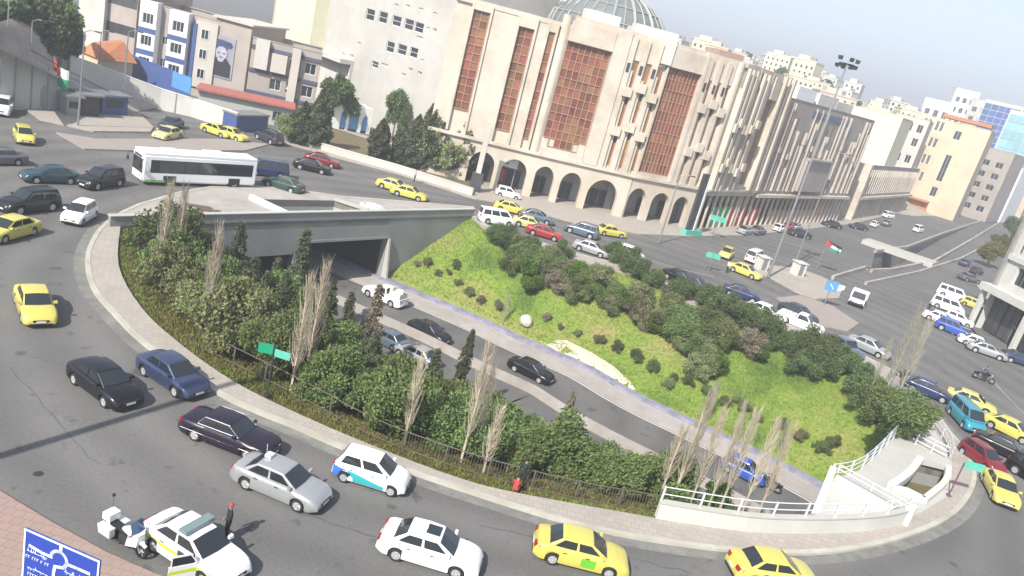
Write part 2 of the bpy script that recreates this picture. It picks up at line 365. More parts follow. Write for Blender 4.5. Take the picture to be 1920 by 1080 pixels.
def copy_tree(o, parent=None):
    c = o.copy(); COL.objects.link(c)
    if parent is not None: c.parent = parent; c.matrix_parent_inverse = o.matrix_parent_inverse.copy()
    for ch in list(o.children): copy_tree(ch, c)
    return c
def setmat(o, mt, slot=0):
    o.material_slots[slot].link = 'OBJECT'; o.material_slots[slot].material = mt
def poly_fill(outer, holes=(), z=None):
    """triangles of a polygon with holes -> (verts, faces)"""
    loops = [[Vector((p[0], p[1], 0)) for p in outer]]+[[Vector((p[0], p[1], 0)) for p in h] for h in holes]
    tris = tessellate_polygon(loops)
    vs = [(p[0], p[1], (z if z is not None else (p[2] if len(p) > 2 else 0))) for lp in [outer, *holes] for p in lp]
    out = []
    for t in tris:
        a, b, c = (Vector(vs[i][:2]) for i in t)
        if (b-a).cross(c-a) < 0: t = (t[0], t[2], t[1])
        out.append(tuple(t))
    return vs, out
def slab(name, outer, z0, z1, mats, holes=(), parent=None, edge_mi=0, bottom=False):
    b = MB(); vs, fs = poly_fill(outer, holes, z1); b.v = list(vs); b.f = list(fs); b.m = [0]*len(fs)
    for lp in [outer, *holes]:
        n = len(lp)
        for i in range(n):
            p, q = lp[i], lp[(i+1) % n]
            b.face([(p[0], p[1], z0), (q[0], q[1], z0), (q[0], q[1], z1), (p[0], p[1], z1)], edge_mi)
    if bottom:
        i0 = len(b.v); b.v += [(x, y, z0) for x, y, _ in vs]; b.f += [tuple(i0+k for k in t[::-1]) for t in fs]; b.m += [edge_mi]*len(fs)
    return b.obj(name, mats, parent)
def struct(o): o['kind'] = 'structure'; return o
def catmull(pts, n=6, closed=False):
    pts = [Vector(p) for p in pts]; N = len(pts); out = []
    rng = range(N if closed else N-1)
    for i in rng:
        if closed: p0, p1, p2, p3 = pts[(i-1) % N], pts[i], pts[(i+1) % N], pts[(i+2) % N]
        else: p0, p1, p2, p3 = pts[max(i-1, 0)], pts[i], pts[i+1], pts[min(i+2, N-1)]
        for k in range(n):
            t = k/n
            out.append(.5*((2*p1)+(-p0+p2)*t+(2*p0-5*p1+4*p2-p3)*t*t+(-p0+3*p1-3*p2+p3)*t**3))
    if not closed: out.append(pts[-1])
    return out
def dist_poly(x, y, pl, closed=False):
    """distance to polyline, signed: positive when the point is right of the direction of travel"""
    best = 1e9; sg = 1
    n = len(pl); rng = n if closed else n-1
    for i in range(rng):
        ax, ay = pl[i][0], pl[i][1]; bx, by = pl[(i+1) % n][0], pl[(i+1) % n][1]
        dx, dy = bx-ax, by-ay; L2 = dx*dx+dy*dy or 1e-9
        t = max(0, min(1, ((x-ax)*dx+(y-ay)*dy)/L2)); qx, qy = ax+t*dx, ay+t*dy
        d = math.hypot(x-qx, y-qy)
        if d < best: best = d; sg = 1 if (dx*(y-ay)-dy*(x-ax)) < 0 else -1
    return best, sg
def inside(x, y, pl):
    c = False; n = len(pl); j = n-1
    for i in range(n):
        if (pl[i][1] > y) != (pl[j][1] > y) and x < (pl[j][0]-pl[i][0])*(y-pl[i][1])/(pl[j][1]-pl[i][1])+pl[i][0]: c = not c
        j = i
    return c
def offset_line(pl, d):
    """offset to the right of travel"""
    out = []; n = len(pl)
    for i in range(n):
        a = pl[max(i-1, 0)]; b = pl[min(i+1, n-1)]; t = Vector((b[0]-a[0], b[1]-a[1])).normalized()
        out.append(Vector((pl[i][0]+t.y*d, pl[i][1]-t.x*d, 0)))
    return out
# ------------------------------------------------------------------ island, roads and ground
XY = lambda pts, z=0.0: [tuple(G(px, py, z))[:2] for px, py in pts]
KERB = XY([(230, 400), (190, 430), (165, 480), (175, 540), (215, 590), (270, 645), (350, 700), (440, 755), (560, 805), (640, 840), (780, 890), (930, 940), (1080, 985), (1230, 1015), (1400, 1035), (1560, 1035),
           (1700, 1005), (1790, 960), (1825, 900), (1810, 850), (1770, 800), (1700, 715), (1640, 680), (1560, 640), (1500, 612), (1400, 590), (1300, 560), (1200, 508), (1100, 482), (1000, 452), (912, 424)])
KERB += [(-6.6, 92.0), (-7.2, 96.6)] + XY([(740, 378), (640, 370), (540, 356), (470, 350), (400, 352), (340, 362), (262, 385)])
kerb_s = [tuple(p)[:2] for p in catmull([(x, y, 0) for x, y in KERB[:31]], 4)] + KERB[31:]
NEAR = [tuple(p)[:2] for p in catmull([(*p, 0) for p in XY([(226, 425), (222, 500), (265, 580), (340, 650), (440, 720), (560, 780), (700, 840), (860, 900), (980, 930), (1230, 975)])], 4)]
DECK2 = [(15.4, 37.3), (19.7, 39.2), (23.0, 46.0), (26.0, 48.6), (32.0, 57.0), (36.2, 67.4)]
NORTH = XY([(1640, 697), (1560, 657), (1500, 627), (1400, 604), (1300, 573), (1200, 520), (1100, 494), (1000, 464), (915, 436)])
DK0, DK1 = Vector((-31.6, 57.2, 0)), Vector((-6.9, 91.6, 0))
INNER = NEAR + DECK2 + NORTH + [tuple(DK1)[:2], tuple(DK0)[:2]]
ZR = -7.0
FAR = [Vector((-46, 94, 0)), Vector((-16, 82.2, 0))] + [Vector((*p, 0)) for p in XY([(770, 545), (900, 600), (985, 640), (1100, 690), (1199, 746), (1333, 810), (1535, 909)], ZR)] + [Vector((48, 44, 0))]
FAR = catmull(FAR, 5)
FARL = [tuple(p)[:2] for p in FAR]
ROADW = 19.0
def T(x, y):
    d, sg = dist_poly(x, y, FARL)
    n1 = .35*mnoise.noise((x*.12, y*.12, 3.1))+.12*mnoise.noise((x*.5, y*.5, 7))
    if sg > 0 and d < ROADW: return ZR
    if sg > 0:
        dn = d-ROADW; dk = max(0, dist_poly(x, y, NEAR+DECK2[:2])[0]-1.2)
        a = dn/(dn+dk+1e-6); return ZR+(-ZR-.12)*a**.92+n1*min(1, dn*.5)*min(1, dk*.5)
    dk = max(0, dist_poly(x, y, [DECK2[-1]]+NORTH+[tuple(DK1)[:2]])[0]-.3)
    a = d/(d+dk+1e-6); return ZR+.35*min(1, d*2)+(-ZR-.47)*a**1.05+n1*min(1, d*.4)*min(1, dk*.4)
def GT(px, py):                                          # where the sight line meets the garden slope
    d = ray(px, py).normalized(); t = 20.0; o = Vector((0, 0, CAM_H))
    while t < 180:
        p = o+d*t
        if p.z <= .2 and (inside(p.x, p.y, INNER) and p.z <= T(p.x, p.y)): return Vector((p.x, p.y, T(p.x, p.y)))
        if p.z < ZR-.3: break
        t += .25
    p = G(px, py, 0); return p
# the garden slope, a height field cut to the inside of the island
def build_slope():
    st = .8; x0, y0, nx, ny = -34.0, 34.0, 92, 76
    b = MB(); idx = {}
    for j in range(ny):
        for i in range(nx):
            x, y = x0+i*st, y0+j*st
            if inside(x, y, INNER) or dist_poly(x, y, INNER, True)[0] < 1.25:
                dk = (x-DK0.x)*.813-(y-DK0.y)*.582     # stay on the garden side of the bridge wall
                if dk < -.9: continue
                if x > 18 and dist_poly(x, y, DECK2)[1] < 0 and not inside(x, y, INNER) and dist_poly(x, y, INNER, True)[0] > 1.0: continue
                z = T(x, y)
                if not inside(x, y, INNER): z = min(z, -.15)
                idx[i, j] = b.vert((x, y, z))
    for j in range(ny-1):
        for i in range(nx-1):
            k = [(i, j), (i+1, j), (i+1, j+1), (i, j+1)]
            if all(q in idx for q in k): b.f.append(tuple(idx[q] for q in k)); b.m.append(0)
    o = b.obj('garden_slope', M['slope'], smooth=True); struct(o)
build_slope()
def ribbon(name, a, b_, za, zb, mt, th=None):
    """strip of ground between two lines"""
    b = MB(); n = min(len(a), len(b_))
    b.grid([[(p[0], p[1], za) for p in a[:n]], [(q[0], q[1], zb) for q in b_[:n]]])
    if th:
        for ln in (a, b_):
            b.grid([[(p[0], p[1], za) for p in ln[:n]], [(p[0], p[1], za-th) for p in ln[:n]]])
    return struct(b.obj(name, mt))
o1, o2, o3, o4, o5, o6, o7 = (offset_line(FAR, d) for d in (0, .9, 3.6, 9.9, 10.6, 17.3, 19.2))
ribbon('underpass_kerb', o1, o2, ZR+.42, ZR+.42, M['kerb_blue'], .5)
ribbon('underpass_footway', o2, o3, ZR+.15, ZR+.15, M['plaza'], .3)
ribbon('underpass_road', o3, o4, ZR+.03, ZR+.03, M['asphalt_low'])
ribbon('underpass_median', o4, o5, ZR+.65, ZR+.65, M['plaza'], .75)
ribbon('underpass_road', o5, o6, ZR+.034, ZR+.034, M['asphalt_low'])
ribbon('underpass_footway', o6, o7, ZR+.15, ZR+.15, M['concrete_pale'], .3)
bl = MB()
for off in (3.75, 9.75):
    a, c = offset_line(FAR, off), offset_line(FAR, off+.12); bl.grid([[(p.x, p.y, ZR+.036) for p in a], [(p.x, p.y, ZR+.036) for p in c]])
struct(bl.obj('underpass_road_line', M['white_paint']))
# pavement of the island: ring, bridge plaza and south east deck, with two wells
WELL1 = XY([(470, 372), (628, 375), (690, 395), (536, 403)], .2)
WELL2 = XY([(1723, 866), (1776, 879), (1769, 908), (1731, 941), (1700, 925), (1668, 918), (1700, 895)], .2)
pv = slab('island_pavement', kerb_s, -.6, .13, [M['paving'], M['kerb']], [INNER[::-1], WELL1, WELL2]); struct(pv)
# the kerb stone ring: a low lip along the outside
def kerb_ring(name, line, w_, h, mt, zb=0.0, closed=True):
    b = MB(); n = len(line); rows = [[], [], []]
    cx = sum(p[0] for p in line)/n; cy = sum(p[1] for p in line)/n
    for i in range(n):
        a, c = line[(i-1) % n] if closed else line[max(i-1, 0)], line[(i+1) % n] if closed else line[min(i+1, n-1)]
        t = Vector((c[0]-a[0], c[1]-a[1])).normalized(); nn = Vector((t.y, -t.x)); p = Vector(line[i])
        rows[0].append((p.x+nn.x*w_*.5, p.y+nn.y*w_*.5, zb)); rows[1].append((p.x+nn.x*w_*.5, p.y+nn.y*w_*.5, zb+h)); rows[2].append((p.x-nn.x*w_*.5, p.y-nn.y*w_*.5, zb+h))
    rows.append([(x, y, zb) for x, y, _ in rows[2]])
    if closed: rows = [r_+[r_[0]] for r_ in rows]
    b.grid(rows); return struct(b.obj(name, mt))
kerb_ring('island_kerb', kerb_s, .32, .155, M['kerb'])
# pale worn gutter of the road beside the kerb
cen = Vector((3, 63)); gut = []
for p in kerb_s[:125]:
    q = Vector(p); d = (q-cen).normalized(); gut.append((q.x+d.x*.85, q.y+d.y*.85))
ribbon('road_gutter', kerb_s[:125], gut, .006, .006, mat('gutter', (.19, .185, .165), .9, var=.25, scale=1.2, dirt=(.13, .13, .125), dscale=.4))
plaza = [(DK0.x-.3, DK0.y+.2), (DK1.x-.3, DK1.y+.4), (-7.4, 96.2)] + XY([(740, 380), (640, 372), (540, 358), (470, 352), (400, 355), (345, 365), (268, 388)], .13)
struct(slab('bridge_plaza', plaza, .128, .138, M['plaza'], [WELL1]))
deck2 = DECK2[1:] + [(36.9, 63.8), (36.3, 58.6), (35.2, 54.2), (32.6, 48.8), (28.9, 45.0), (24.6, 41.2)]
struct(slab('underpass_deck', deck2, .128, .140, M['concrete_pale'], [WELL2]))
struct(slab('garden_wedge', [(19.9, 39.6), (23.1, 45.6), (26.3, 42.9)], .14, .30, M['white_wall']))
struct(slab('garden_wedge', [(32.4, 57.0), (36.4, 67.2), (34.9, 54.6)], .14, .32, M['concrete_pale']))
# ---------------------------------------------------------------- faces: vertical planes carrying facades
class Face:
    def __init__(s, P, Q, z=0.0):
        s.P = Vector((P[0], P[1], 0)); s.Q = Vector((Q[0], Q[1], 0)); s.u = (s.Q-s.P).normalized(); s.n = Vector((s.u.y, -s.u.x, 0)); s.len = (s.Q-s.P).length; s.z = z
    def pt(s, a, z, d=0.0): return s.P+s.u*a+s.n*d+Vector((0, 0, z))
    def sz(s, px, py):
        nv = s.n; d = ray(px, py); t = s.P.dot(nv)/(d.x*nv.x+d.y*nv.y); X = d*t
        return (Vector((X.x, X.y, 0))-s.P).dot(s.u), CAM_H+X.z
    def box(s, b, s0, s1, z0, z1, d0, d1, mi=0):
        b.hexa([s.pt(s0, z0, d1), s.pt(s1, z0, d1), s.pt(s1, z0, d0), s.pt(s0, z0, d0)], [s.pt(s0, z1, d1), s.pt(s1, z1, d1), s.pt(s1, z1, d0), s.pt(s0, z1, d0)], mi)
    def wall(s, b, s0, s1, z0, z1, holes=(), depth=.3, d=0.0, mi=0):
        """wall sheet with rectangular holes and their reveals"""
        S = sorted({s0, s1, *[h[0] for h in holes], *[h[1] for h in holes]}); Z = sorted({z0, z1, *[h[2] for h in holes], *[h[3] for h in holes]})
        S = [v for v in S if s0 <= v <= s1]; Z = [v for v in Z if z0 <= v <= z1]
        for i in range(len(S)-1):
            for j in range(len(Z)-1):
                cs, cz = (S[i]+S[i+1])/2, (Z[j]+Z[j+1])/2
                if any(h[0] < cs < h[1] and h[2] < cz < h[3] for h in holes): continue
                b.face([s.pt(S[i], Z[j], d), s.pt(S[i+1], Z[j], d), s.pt(S[i+1], Z[j+1], d), s.pt(S[i], Z[j+1], d)], mi)
        for a, c, e, f in holes:
            q = [(a, e), (c, e), (c, f), (a, f)]
            for k in range(4):
                (s_a, z_a), (s_b, z_b) = q[k], q[(k+1) % 4]
                b.face([s.pt(s_a, z_a, d), s.pt(s_a, z_a, d-depth), s.pt(s_b, z_b, d-depth), s.pt(s_b, z_b, d)], mi)
    def archwall(s, b, s0, s1, z0, z1, arches, depth=.7, d=0.0, mi=0, mi2=0):
        """arches: (a0, a1, spring, top)"""
        cur = s0
        for a0, a1, sp, tp in arches:
            if a0 > cur: s._q(b, cur, a0, z0, z0, z1, z1, d, mi)
            N = 12; pr = [(a0, sp)]
            for k in range(1, N): 
                t = math.pi*(1-k/N); pr.append(((a0+a1)/2+(a1-a0)/2*math.cos(t), sp+(tp-sp)*math.sin(t)))
            pr.append((a1, sp))
            for k in range(N):
                s._q(b, pr[k][0], pr[k+1][0], pr[k][1], pr[k+1][1], z1, z1, d, mi)
                b.face([s.pt(*pr[k], d), s.pt(*pr[k], d-depth), s.pt(*pr[k+1], d-depth), s.pt(*pr[k+1], d)], mi2)
            for a in (a0, a1): b.face([s.pt(a, z0, d), s.pt(a, z0, d-depth), s.pt(a, sp, d-depth), s.pt(a, sp, d)], mi2)
            cur = a1
        if cur < s1: s._q(b, cur, s1, z0, z0, z1, z1, d, mi)
    def _q(s, b, a, c, za, zc, ta, tc, d, mi): b.face([s.pt(a, za, d), s.pt(c, zc, d), s.pt(c, tc, d), s.pt(a, ta, d)], mi)
# ---------------------------------------------------------------- first bridge wall with tunnel mouths
bw = empty('underpass_bridge_wall', tuple(DK0), label='grey concrete bridge wall with the dark tunnel mouth of the underpass', cat='bridge')
fb = Face(DK0, DK1)
b = MB()
sR = fb.sz(712, 520)[0]; sL = max(9.5, fb.sz(578, 470)[0])
HO = [(sL, sR, ZR-.4, -2.2), (.8, sL-1.6, ZR-.4, -3.3)]
fb.wall(b, 0, fb.len, ZR-.4, .14, HO, depth=.8)
wattach(b.obj('wall', M['concrete']), bw)
b = MB(); fb.box(b, -.2, fb.len+.3, .14, .95, -.32, .06); wattach(b.obj('parapet', M['concrete']), bw)
b = MB(); fb.box(b, -.25, fb.len+.35, .95, 1.03, -.40, .14); wattach(b.obj('coping', M['concrete_pale']), bw)
b = MB(); fb.box(b, sL-.3, sR+.25, -2.2, -1.95, .003, .08); wattach(b.obj('lintel', M['concrete']), bw)
b = MB()
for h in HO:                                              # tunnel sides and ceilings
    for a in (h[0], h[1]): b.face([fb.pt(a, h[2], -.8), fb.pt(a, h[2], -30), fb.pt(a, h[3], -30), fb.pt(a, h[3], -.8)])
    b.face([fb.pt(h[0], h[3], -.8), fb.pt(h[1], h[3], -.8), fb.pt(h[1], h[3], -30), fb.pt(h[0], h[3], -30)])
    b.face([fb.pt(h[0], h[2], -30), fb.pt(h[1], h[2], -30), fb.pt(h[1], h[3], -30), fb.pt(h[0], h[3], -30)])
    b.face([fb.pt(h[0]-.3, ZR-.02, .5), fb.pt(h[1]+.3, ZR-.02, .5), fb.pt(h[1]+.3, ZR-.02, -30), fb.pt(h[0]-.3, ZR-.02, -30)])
wattach(b.obj('tunnel', M['tunnel_shade']), bw)
# slanting buttress beside the mouth
b = MB(); p0 = fb.pt(sR+.25, -2.0, .12); p1 = fb.pt(sR-.2, ZR, 1.8)
b.hexa([fb.pt(sR+.05, ZR, 1.0), fb.pt(sR+.3, ZR, 1.0), fb.pt(sR+.3, ZR, .01), fb.pt(sR+.05, ZR, .01)], [fb.pt(sR+.05, -2.2, .2), fb.pt(sR+.3, -2.2, .2), fb.pt(sR+.3, -2.2, .01), fb.pt(sR+.05, -2.2, .01)])
wattach(b.obj('buttress', M['concrete_pale']), bw)
# wells
def well(name, poly, zf, mw, mf, label):
    e = empty(name, (poly[0][0], poly[0][1], .14), label=label, cat='light well')
    b = MB(); n = len(poly)
    for i in range(n):
        p, q = poly[i], poly[(i+1) % n]; b.face([(p[0], p[1], zf), (q[0], q[1], zf), (q[0], q[1], .12), (p[0], p[1], .12)])
    wattach(b.obj('well_wall', mw), e)
    vs, fs = poly_fill(poly, (), zf); b = MB(); b.v = vs; b.f = fs; b.m = [0]*len(fs); wattach(b.obj('well_floor', mf), e)
    return e
def rim(e, line, w_, h, mt, name='rim'):
    for i in range(len(line)-1):
        pass
    b = MB(); n = len(line); L = [Vector((*p[:2], 0)) for p in line]; a = offset_line(L, w_/2); c = offset_line(L, -w_/2)
    rows = [[(p.x, p.y, .14) for p in a], [(p.x, p.y, .14+h) for p in a], [(p.x, p.y, .14+h) for p in c], [(p.x, p.y, .14) for p in c]]
    b.grid(rows); b.face([rows[k][0] for k in range(4)]); b.face([rows[k][-1] for k in range(4)])
    return wattach(b.obj(name, mt), e)
w1 = well('plaza_light_well', WELL1, -3.0, M['grey_wall'], M['concrete'], 'sunken rectangular opening with white rims in the bridge plaza')
rim(w1, [WELL1[3], WELL1[0]], .5, .45, M['white_paint']); rim(w1, [WELL1[1], WELL1[2]], .35, .3, M['concrete_pale'])
w2 = well('planted_light_well', WELL2, -1.5, M['concrete'], M['soil'], 'sunken pit with weedy floor and white curved rim on the white deck')
c2 = catmull([(*WELL2[0], 0), (*WELL2[6], 0), (*WELL2[5], 0)], 6); rim(w2, c2, .5, .55, M['white_wall'])
rim(w2, [WELL2[5], WELL2[4], WELL2[3]], .4, .4, M['white_wall']); rim(w2, catmull([(*WELL2[3], 0), (*WELL2[2], 0), (*WELL2[1], 0)], 6), .4, .4, M['white_wall']); rim(w2, [WELL2[1], WELL2[0]], .5, .5, M['concrete_pale'])
# broken pieces on the plaza
t = props(MB().obj('x', M['concrete']), None) if False else None
# ---------------------------------------------------------------- railings and parapets of the south east deck
def railing(name, line, z, h, mt, label, cat, posts=2.2, rails=(.5, 1.0), r=.035, grp=None, pr=.05):
    e = empty(name, (line[0][0], line[0][1], z), label=label, cat=cat, group=grp); L = [Vector((*p[:2], 0)) for p in line]
    for k, rz in enumerate(rails):
        b = MB(); b.tube([(p.x, p.y, z+h*rz) for p in L], r, 5); wattach(b.obj('rail', mt), e)
    acc = 0; pts = [L[0]]
    for i in range(len(L)-1):
        seg = (L[i+1]-L[i]).length; d = posts-acc
        while d < seg: pts.append(L[i].lerp(L[i+1], d/seg)); d += posts
        acc = seg-(d-posts)
    pm = MB(); pm.box(-pr, pr, -pr, pr, 0, h+.04); me = pm.mesh('post', mt)
    for p in pts: wattach(link('post', me, None, (p.x, p.y, z)), e)
    return e, pts
def lowwall(name, line, z, h, th, mt, label, cat='wall', cop=None, slope=0):
    L = [Vector((*p[:2], 0)) for p in line]; a = offset_line(L, th/2); c = offset_line(L, -th/2); b = MB()
    for ln in (a, c):
        for k, p in enumerate(ln): p.z = line[k][2] if slope else 0
    rows = [[(p.x, p.y, z-.4*slope) for p in a], [(p.x, p.y, p.z+z+h) for p in a], [(p.x, p.y, p.z+z+h) for p in c], [(p.x, p.y, z-.4*slope) for p in c]]
    b.grid(rows); b.face([rows[k][0] for k in range(4)]); b.face([rows[k][-1] for k in range(4)])
    if not cop: return props(b.obj(name, mt), label, cat)
    e = empty(name, (L[0].x, L[0].y, z), label=label, cat=cat); wattach(b.obj('wall', mt), e)
    a = offset_line(L, th/2+.05); c = offset_line(L, -th/2-.05); b = MB()
    for ln in (a, c):
        for k, p in enumerate(ln): p.z = line[k][2] if slope else 0
    rows = [[(p.x, p.y, p.z+z+h) for p in a], [(p.x, p.y, p.z+z+h+.07) for p in a], [(p.x, p.y, p.z+z+h+.07) for p in c], [(p.x, p.y, p.z+z+h) for p in c]]
    b.grid(rows, closed=False); b.face([rows[k][0] for k in range(4)]); b.face([rows[k][-1] for k in range(4)]); wattach(b.obj('coping', cop), e)
    return e
SW = catmull([(10.4, 36.2, 0), (15.4, 37.2, 0), (19.8, 38.9, 0), (24.0, 41.0, 0), (26.9, 43.0, 0)], 5)
lowwall('white_parapet_wall', SW, .13, .95, .3, M['white_wall'], 'curved white parapet wall along the pavement at the south edge of the deck', cop=M['concrete_pale'])
railing('white_railing', SW, 1.15, .85, M['rail_white'], 'white double railing on the curved white parapet wall', 'railing')
lowwall('deck_edge_wall', DECK2[1:3], .13, .9, .3, M['white_wall'], 'bright white wall slanting along the edge above the underpass road', cop=M['white_paint'])
railing('white_railing', catmull([(*p, 0) for p in DECK2[2:5]], 4), .14, 1.15, M['rail_white'], 'white railing at the garden edge of the deck beside the dark trees', 'railing', rails=(.35, .7, 1.0))
lowwall('deck_divider_wall', [(23.3, 45.8), (26.6, 43.0)], .14, .55, .3, M['white_wall'], 'low white wall crossing the deck to the white corner post')
railing('white_railing', [(23.4, 46.1), (26.7, 43.4)], .69, .6, M['rail_white'], 'white railing on the low wall that crosses the deck', 'railing', rails=(.5, 1.0))
railing('white_railing', [(32.2, 56.8), (34.7, 54.4)], .14, 1.05, M['rail_white'], 'short white railing beside the well on the deck, road end', 'railing', rails=(.35, .7, 1.0), posts=1.2)
railing('white_railing', catmull([(36.5, 67.6, 0), (36.9, 62.5, 0), (36.3, 58.0, 0), (35.0, 54.3, 0)], 5), .14, 1.1, M['rail_white'], 'long white railing along the east kerb above the white wedge', 'railing', rails=(.3, .65, 1.0))
lowwall('deck_corner_post', [(26.6, 42.6), (27.0, 43.1)], .13, 1.25, .5, M['white_paint'], 'bright white corner post where the deck railings meet', 'post')
# second portal (its face looks up the underpass)
fp = Face((33.5, 59.2), (19.9, 39.4)); e = empty('second_bridge_wall', (26, 48, 0), label='concrete wall under the white deck where the underpass road goes in again', cat='bridge')
b = MB(); fp.wall(b, 0, fp.len, ZR-.3, .12, [(1.6, fp.len-6.5, ZR-.3, -2.0)], depth=1.0, d=.05); wattach(b.obj('wall', M['concrete']), e)
b = MB()
for a in (1.6, fp.len-6.5): b.face([fp.pt(a, ZR-.3, -1), fp.pt(a, ZR-.3, -16), fp.pt(a, -2, -16), fp.pt(a, -2, -1)])
b.face([fp.pt(1.6, -2, -.9), fp.pt(fp.len-6.5, -2, -.9), fp.pt(fp.len-6.5, -2, -16), fp.pt(1.6, -2, -16)])
b.face([fp.pt(1.6, ZR-.3, -16), fp.pt(fp.len-6.5, ZR-.3, -16), fp.pt(fp.len-6.5, -2, -16), fp.pt(1.6, -2, -16)])
wattach(b.obj('tunnel', M['concrete']), e)
# garden fence on the near verge
FN = catmull([(*p, 0) for p in XY([(380, 655), (560, 745), (690, 815), (820, 866), (960, 908), (1100, 940), (1232, 962)], -.1)], 6)
fe, fposts = railing('garden_fence', FN, -.15, 1.15, M['rail_rust'], 'rusty picket fence along the garden verge in front of the bushes', 'fence', posts=2.4, rails=(.12, 1.0), r=.03, pr=.045)
b = MB(); acc = .12
for i in range(len(FN)-1):
    a, c = FN[i], FN[i+1]; seg = (c-a).length; d = acc
    while d < seg:
        p = a.lerp(c, d/seg)
        if p.x > -3.5: b.box(p.x-.013, p.x+.013, p.y-.013, p.y+.013, -.05, 1.0)
        d += .16
    acc = d-seg
pk = b.obj('pickets', M['rail_rust']); pk['kind'] = 'stuff'; wattach(pk, fe)
# ---------------------------------------------------------------- boulevard ramp (trench) at the upper right
TR_N = XY([(1632, 511), (1670, 509), (1750, 493), (1820, 452), (1878, 416)]); TR_F = XY([(1868, 408), (1815, 424), (1767, 440), (1700, 466), (1640, 474)])
TRENCH = TR_N+TR_F
b = MB()
def trz(x, y): 
    d = (Vector((x, y))-Vector(TR_N[0])).length; return -5.2+5.2*min(1, d/125)
n = len(TRENCH)
for i in range(n):
    p, q = TRENCH[i], TRENCH[(i+1) % n]; b.face([(p[0], p[1], trz(*p)-.3), (q[0], q[1], trz(*q)-.3), (q[0], q[1], 0), (p[0], p[1], 0)])
struct(b.obj('ramp_side', M['concrete']))
b = MB()
for i in range(4):
    a, c = TR_N[i], TR_N[i+1]; d, e_ = TR_F[4-i], TR_F[3-i]
    b.face([(a[0], a[1], trz(*a)), (c[0], c[1], trz(*c)), (e_[0], e_[1], trz(*e_)), (d[0], d[1], trz(*d))])
struct(b.obj('ramp_road', M['asphalt_low']))
for ln, lb in ((TR_N, 'near'), (TR_F, 'far')):
    lowwall('ramp_parapet', ln, 0, .6, .45, M['plaza'], 'pale concrete parapet on the %s side of the boulevard ramp' % lb, 'parapet')
lowwall('boulevard_barrier', XY([(1560, 524), (1622, 505), (1632, 511)]), 0, .6, .4, M['plaza'], 'pale concrete barrier leading from the paved island to the ramp', 'barrier')
lowwall('boulevard_barrier', XY([(1622, 534), (1722, 512), (1800, 487), (1836, 468)]), 0, .45, .35, M['plaza'], 'low pale barrier between the boulevard road and the ramp', 'barrier')
sa, sb = G(1622, 452, .5), G(1752, 497, .5); dv = (sb-sa).normalized(); nv = Vector((dv.y, -dv.x, 0))
e = empty('ramp_crossing_slab', tuple(sa), label='pale concrete slab crossing the boulevard ramp like a small bridge', cat='bridge')
b = MB(); q = [sa-nv*2.6, sb-nv*2.6, sb+nv*2.6, sa+nv*2.6]; b.hexa([(p.x, p.y, .1) for p in q[::-1]], [(p.x, p.y, 1.0) for p in q[::-1]]); wattach(b.obj('deck', M['concrete_pale']), e)
b = MB(); q = [sa-nv*2.4+dv*.1, sa-nv*2.4+dv*1.0, sa+nv*2.4+dv*1.0, sa+nv*2.4+dv*.1]; b.hexa([(p.x, p.y, -5.5) for p in q[::-1]], [(p.x, p.y, .1) for p in q[::-1]]); wattach(b.obj('pier', M['concrete']), e)
# ---------------------------------------------------------------- the ground sheet
BIG = [(-900, -300), (3200, -300), (3200, 4200), (-900, 4200)]
RAISED = None
vs, fs = poly_fill(BIG, [kerb_s[::-1], TRENCH[::-1]], 0.0)
b = MB(); b.v = vs; b.f = fs; b.m = [0]*len(fs); struct(b.obj('ground', M['asphalt']))
# pavements
struct(slab('pavement_near', [(-60, 30.5), *XY([(-260, 800), (-100, 875), (0, 925), (100, 985), (200, 1040), (290, 1080), (420, 1130)]), (-2, 19.5), (4, 17), (-10, 0), (-60, 0)], 0, .13, [M['paving_red'], M['kerb_dark']]))
FARK = XY([(500, 262), (530, 268), (650, 302), (750, 328), (890, 374), (950, 384), (1000, 398), (1100, 425), (1200, 440), (1290, 444), (1400, 442), (1500, 432), (1600, 420), (1700, 396)])
struct(slab('pavement_far', FARK+[(108, 242), (70, 190), (60, 180), (22, 135), (-10, 126), (-40, 128)], 0, .13, [M['paving'], M['kerb']]))
SPL1 = XY([(105, 250), (158, 281), (240, 284), (460, 284), (505, 272), (420, 262), (300, 262), (180, 262)]); struct(slab('traffic_island_west', SPL1, 0, .14, [M['paving_pink'], M['kerb']]))
SPL2 = XY([(40, 200), (105, 205), (160, 208), (255, 208), (288, 240), (282, 249), (175, 248), (75, 226)]); struct(slab('kiosk_island', SPL2, 0, .14, [M['paving'], M['kerb']]))
SPL3 = XY([(1385, 508), (1440, 520), (1490, 548), (1530, 562), (1572, 560), (1580, 540), (1540, 520), (1500, 505), (1440, 498)]); struct(slab('traffic_island_north', SPL3, 0, .14, [M['paving'], M['kerb_yellow']]))
SPL4 = XY([(1455, 560), (1500, 592), (1540, 612), (1590, 622), (1610, 608), (1560, 575), (1500, 555)]); struct(slab('traffic_island_north', SPL4, 0, .14, [M['paving_pink'], M['kerb']]))
SPL5 = XY([(1700, 640), (1760, 560), (1762, 564), (1712, 650)])
struct(slab('pavement_east', [(80.5, 140), (70, 112), (66.5, 97), (67, 88), (68, 70), (120, 70), (120, 140)], 0, .14, [M['paving'], M['kerb']]))
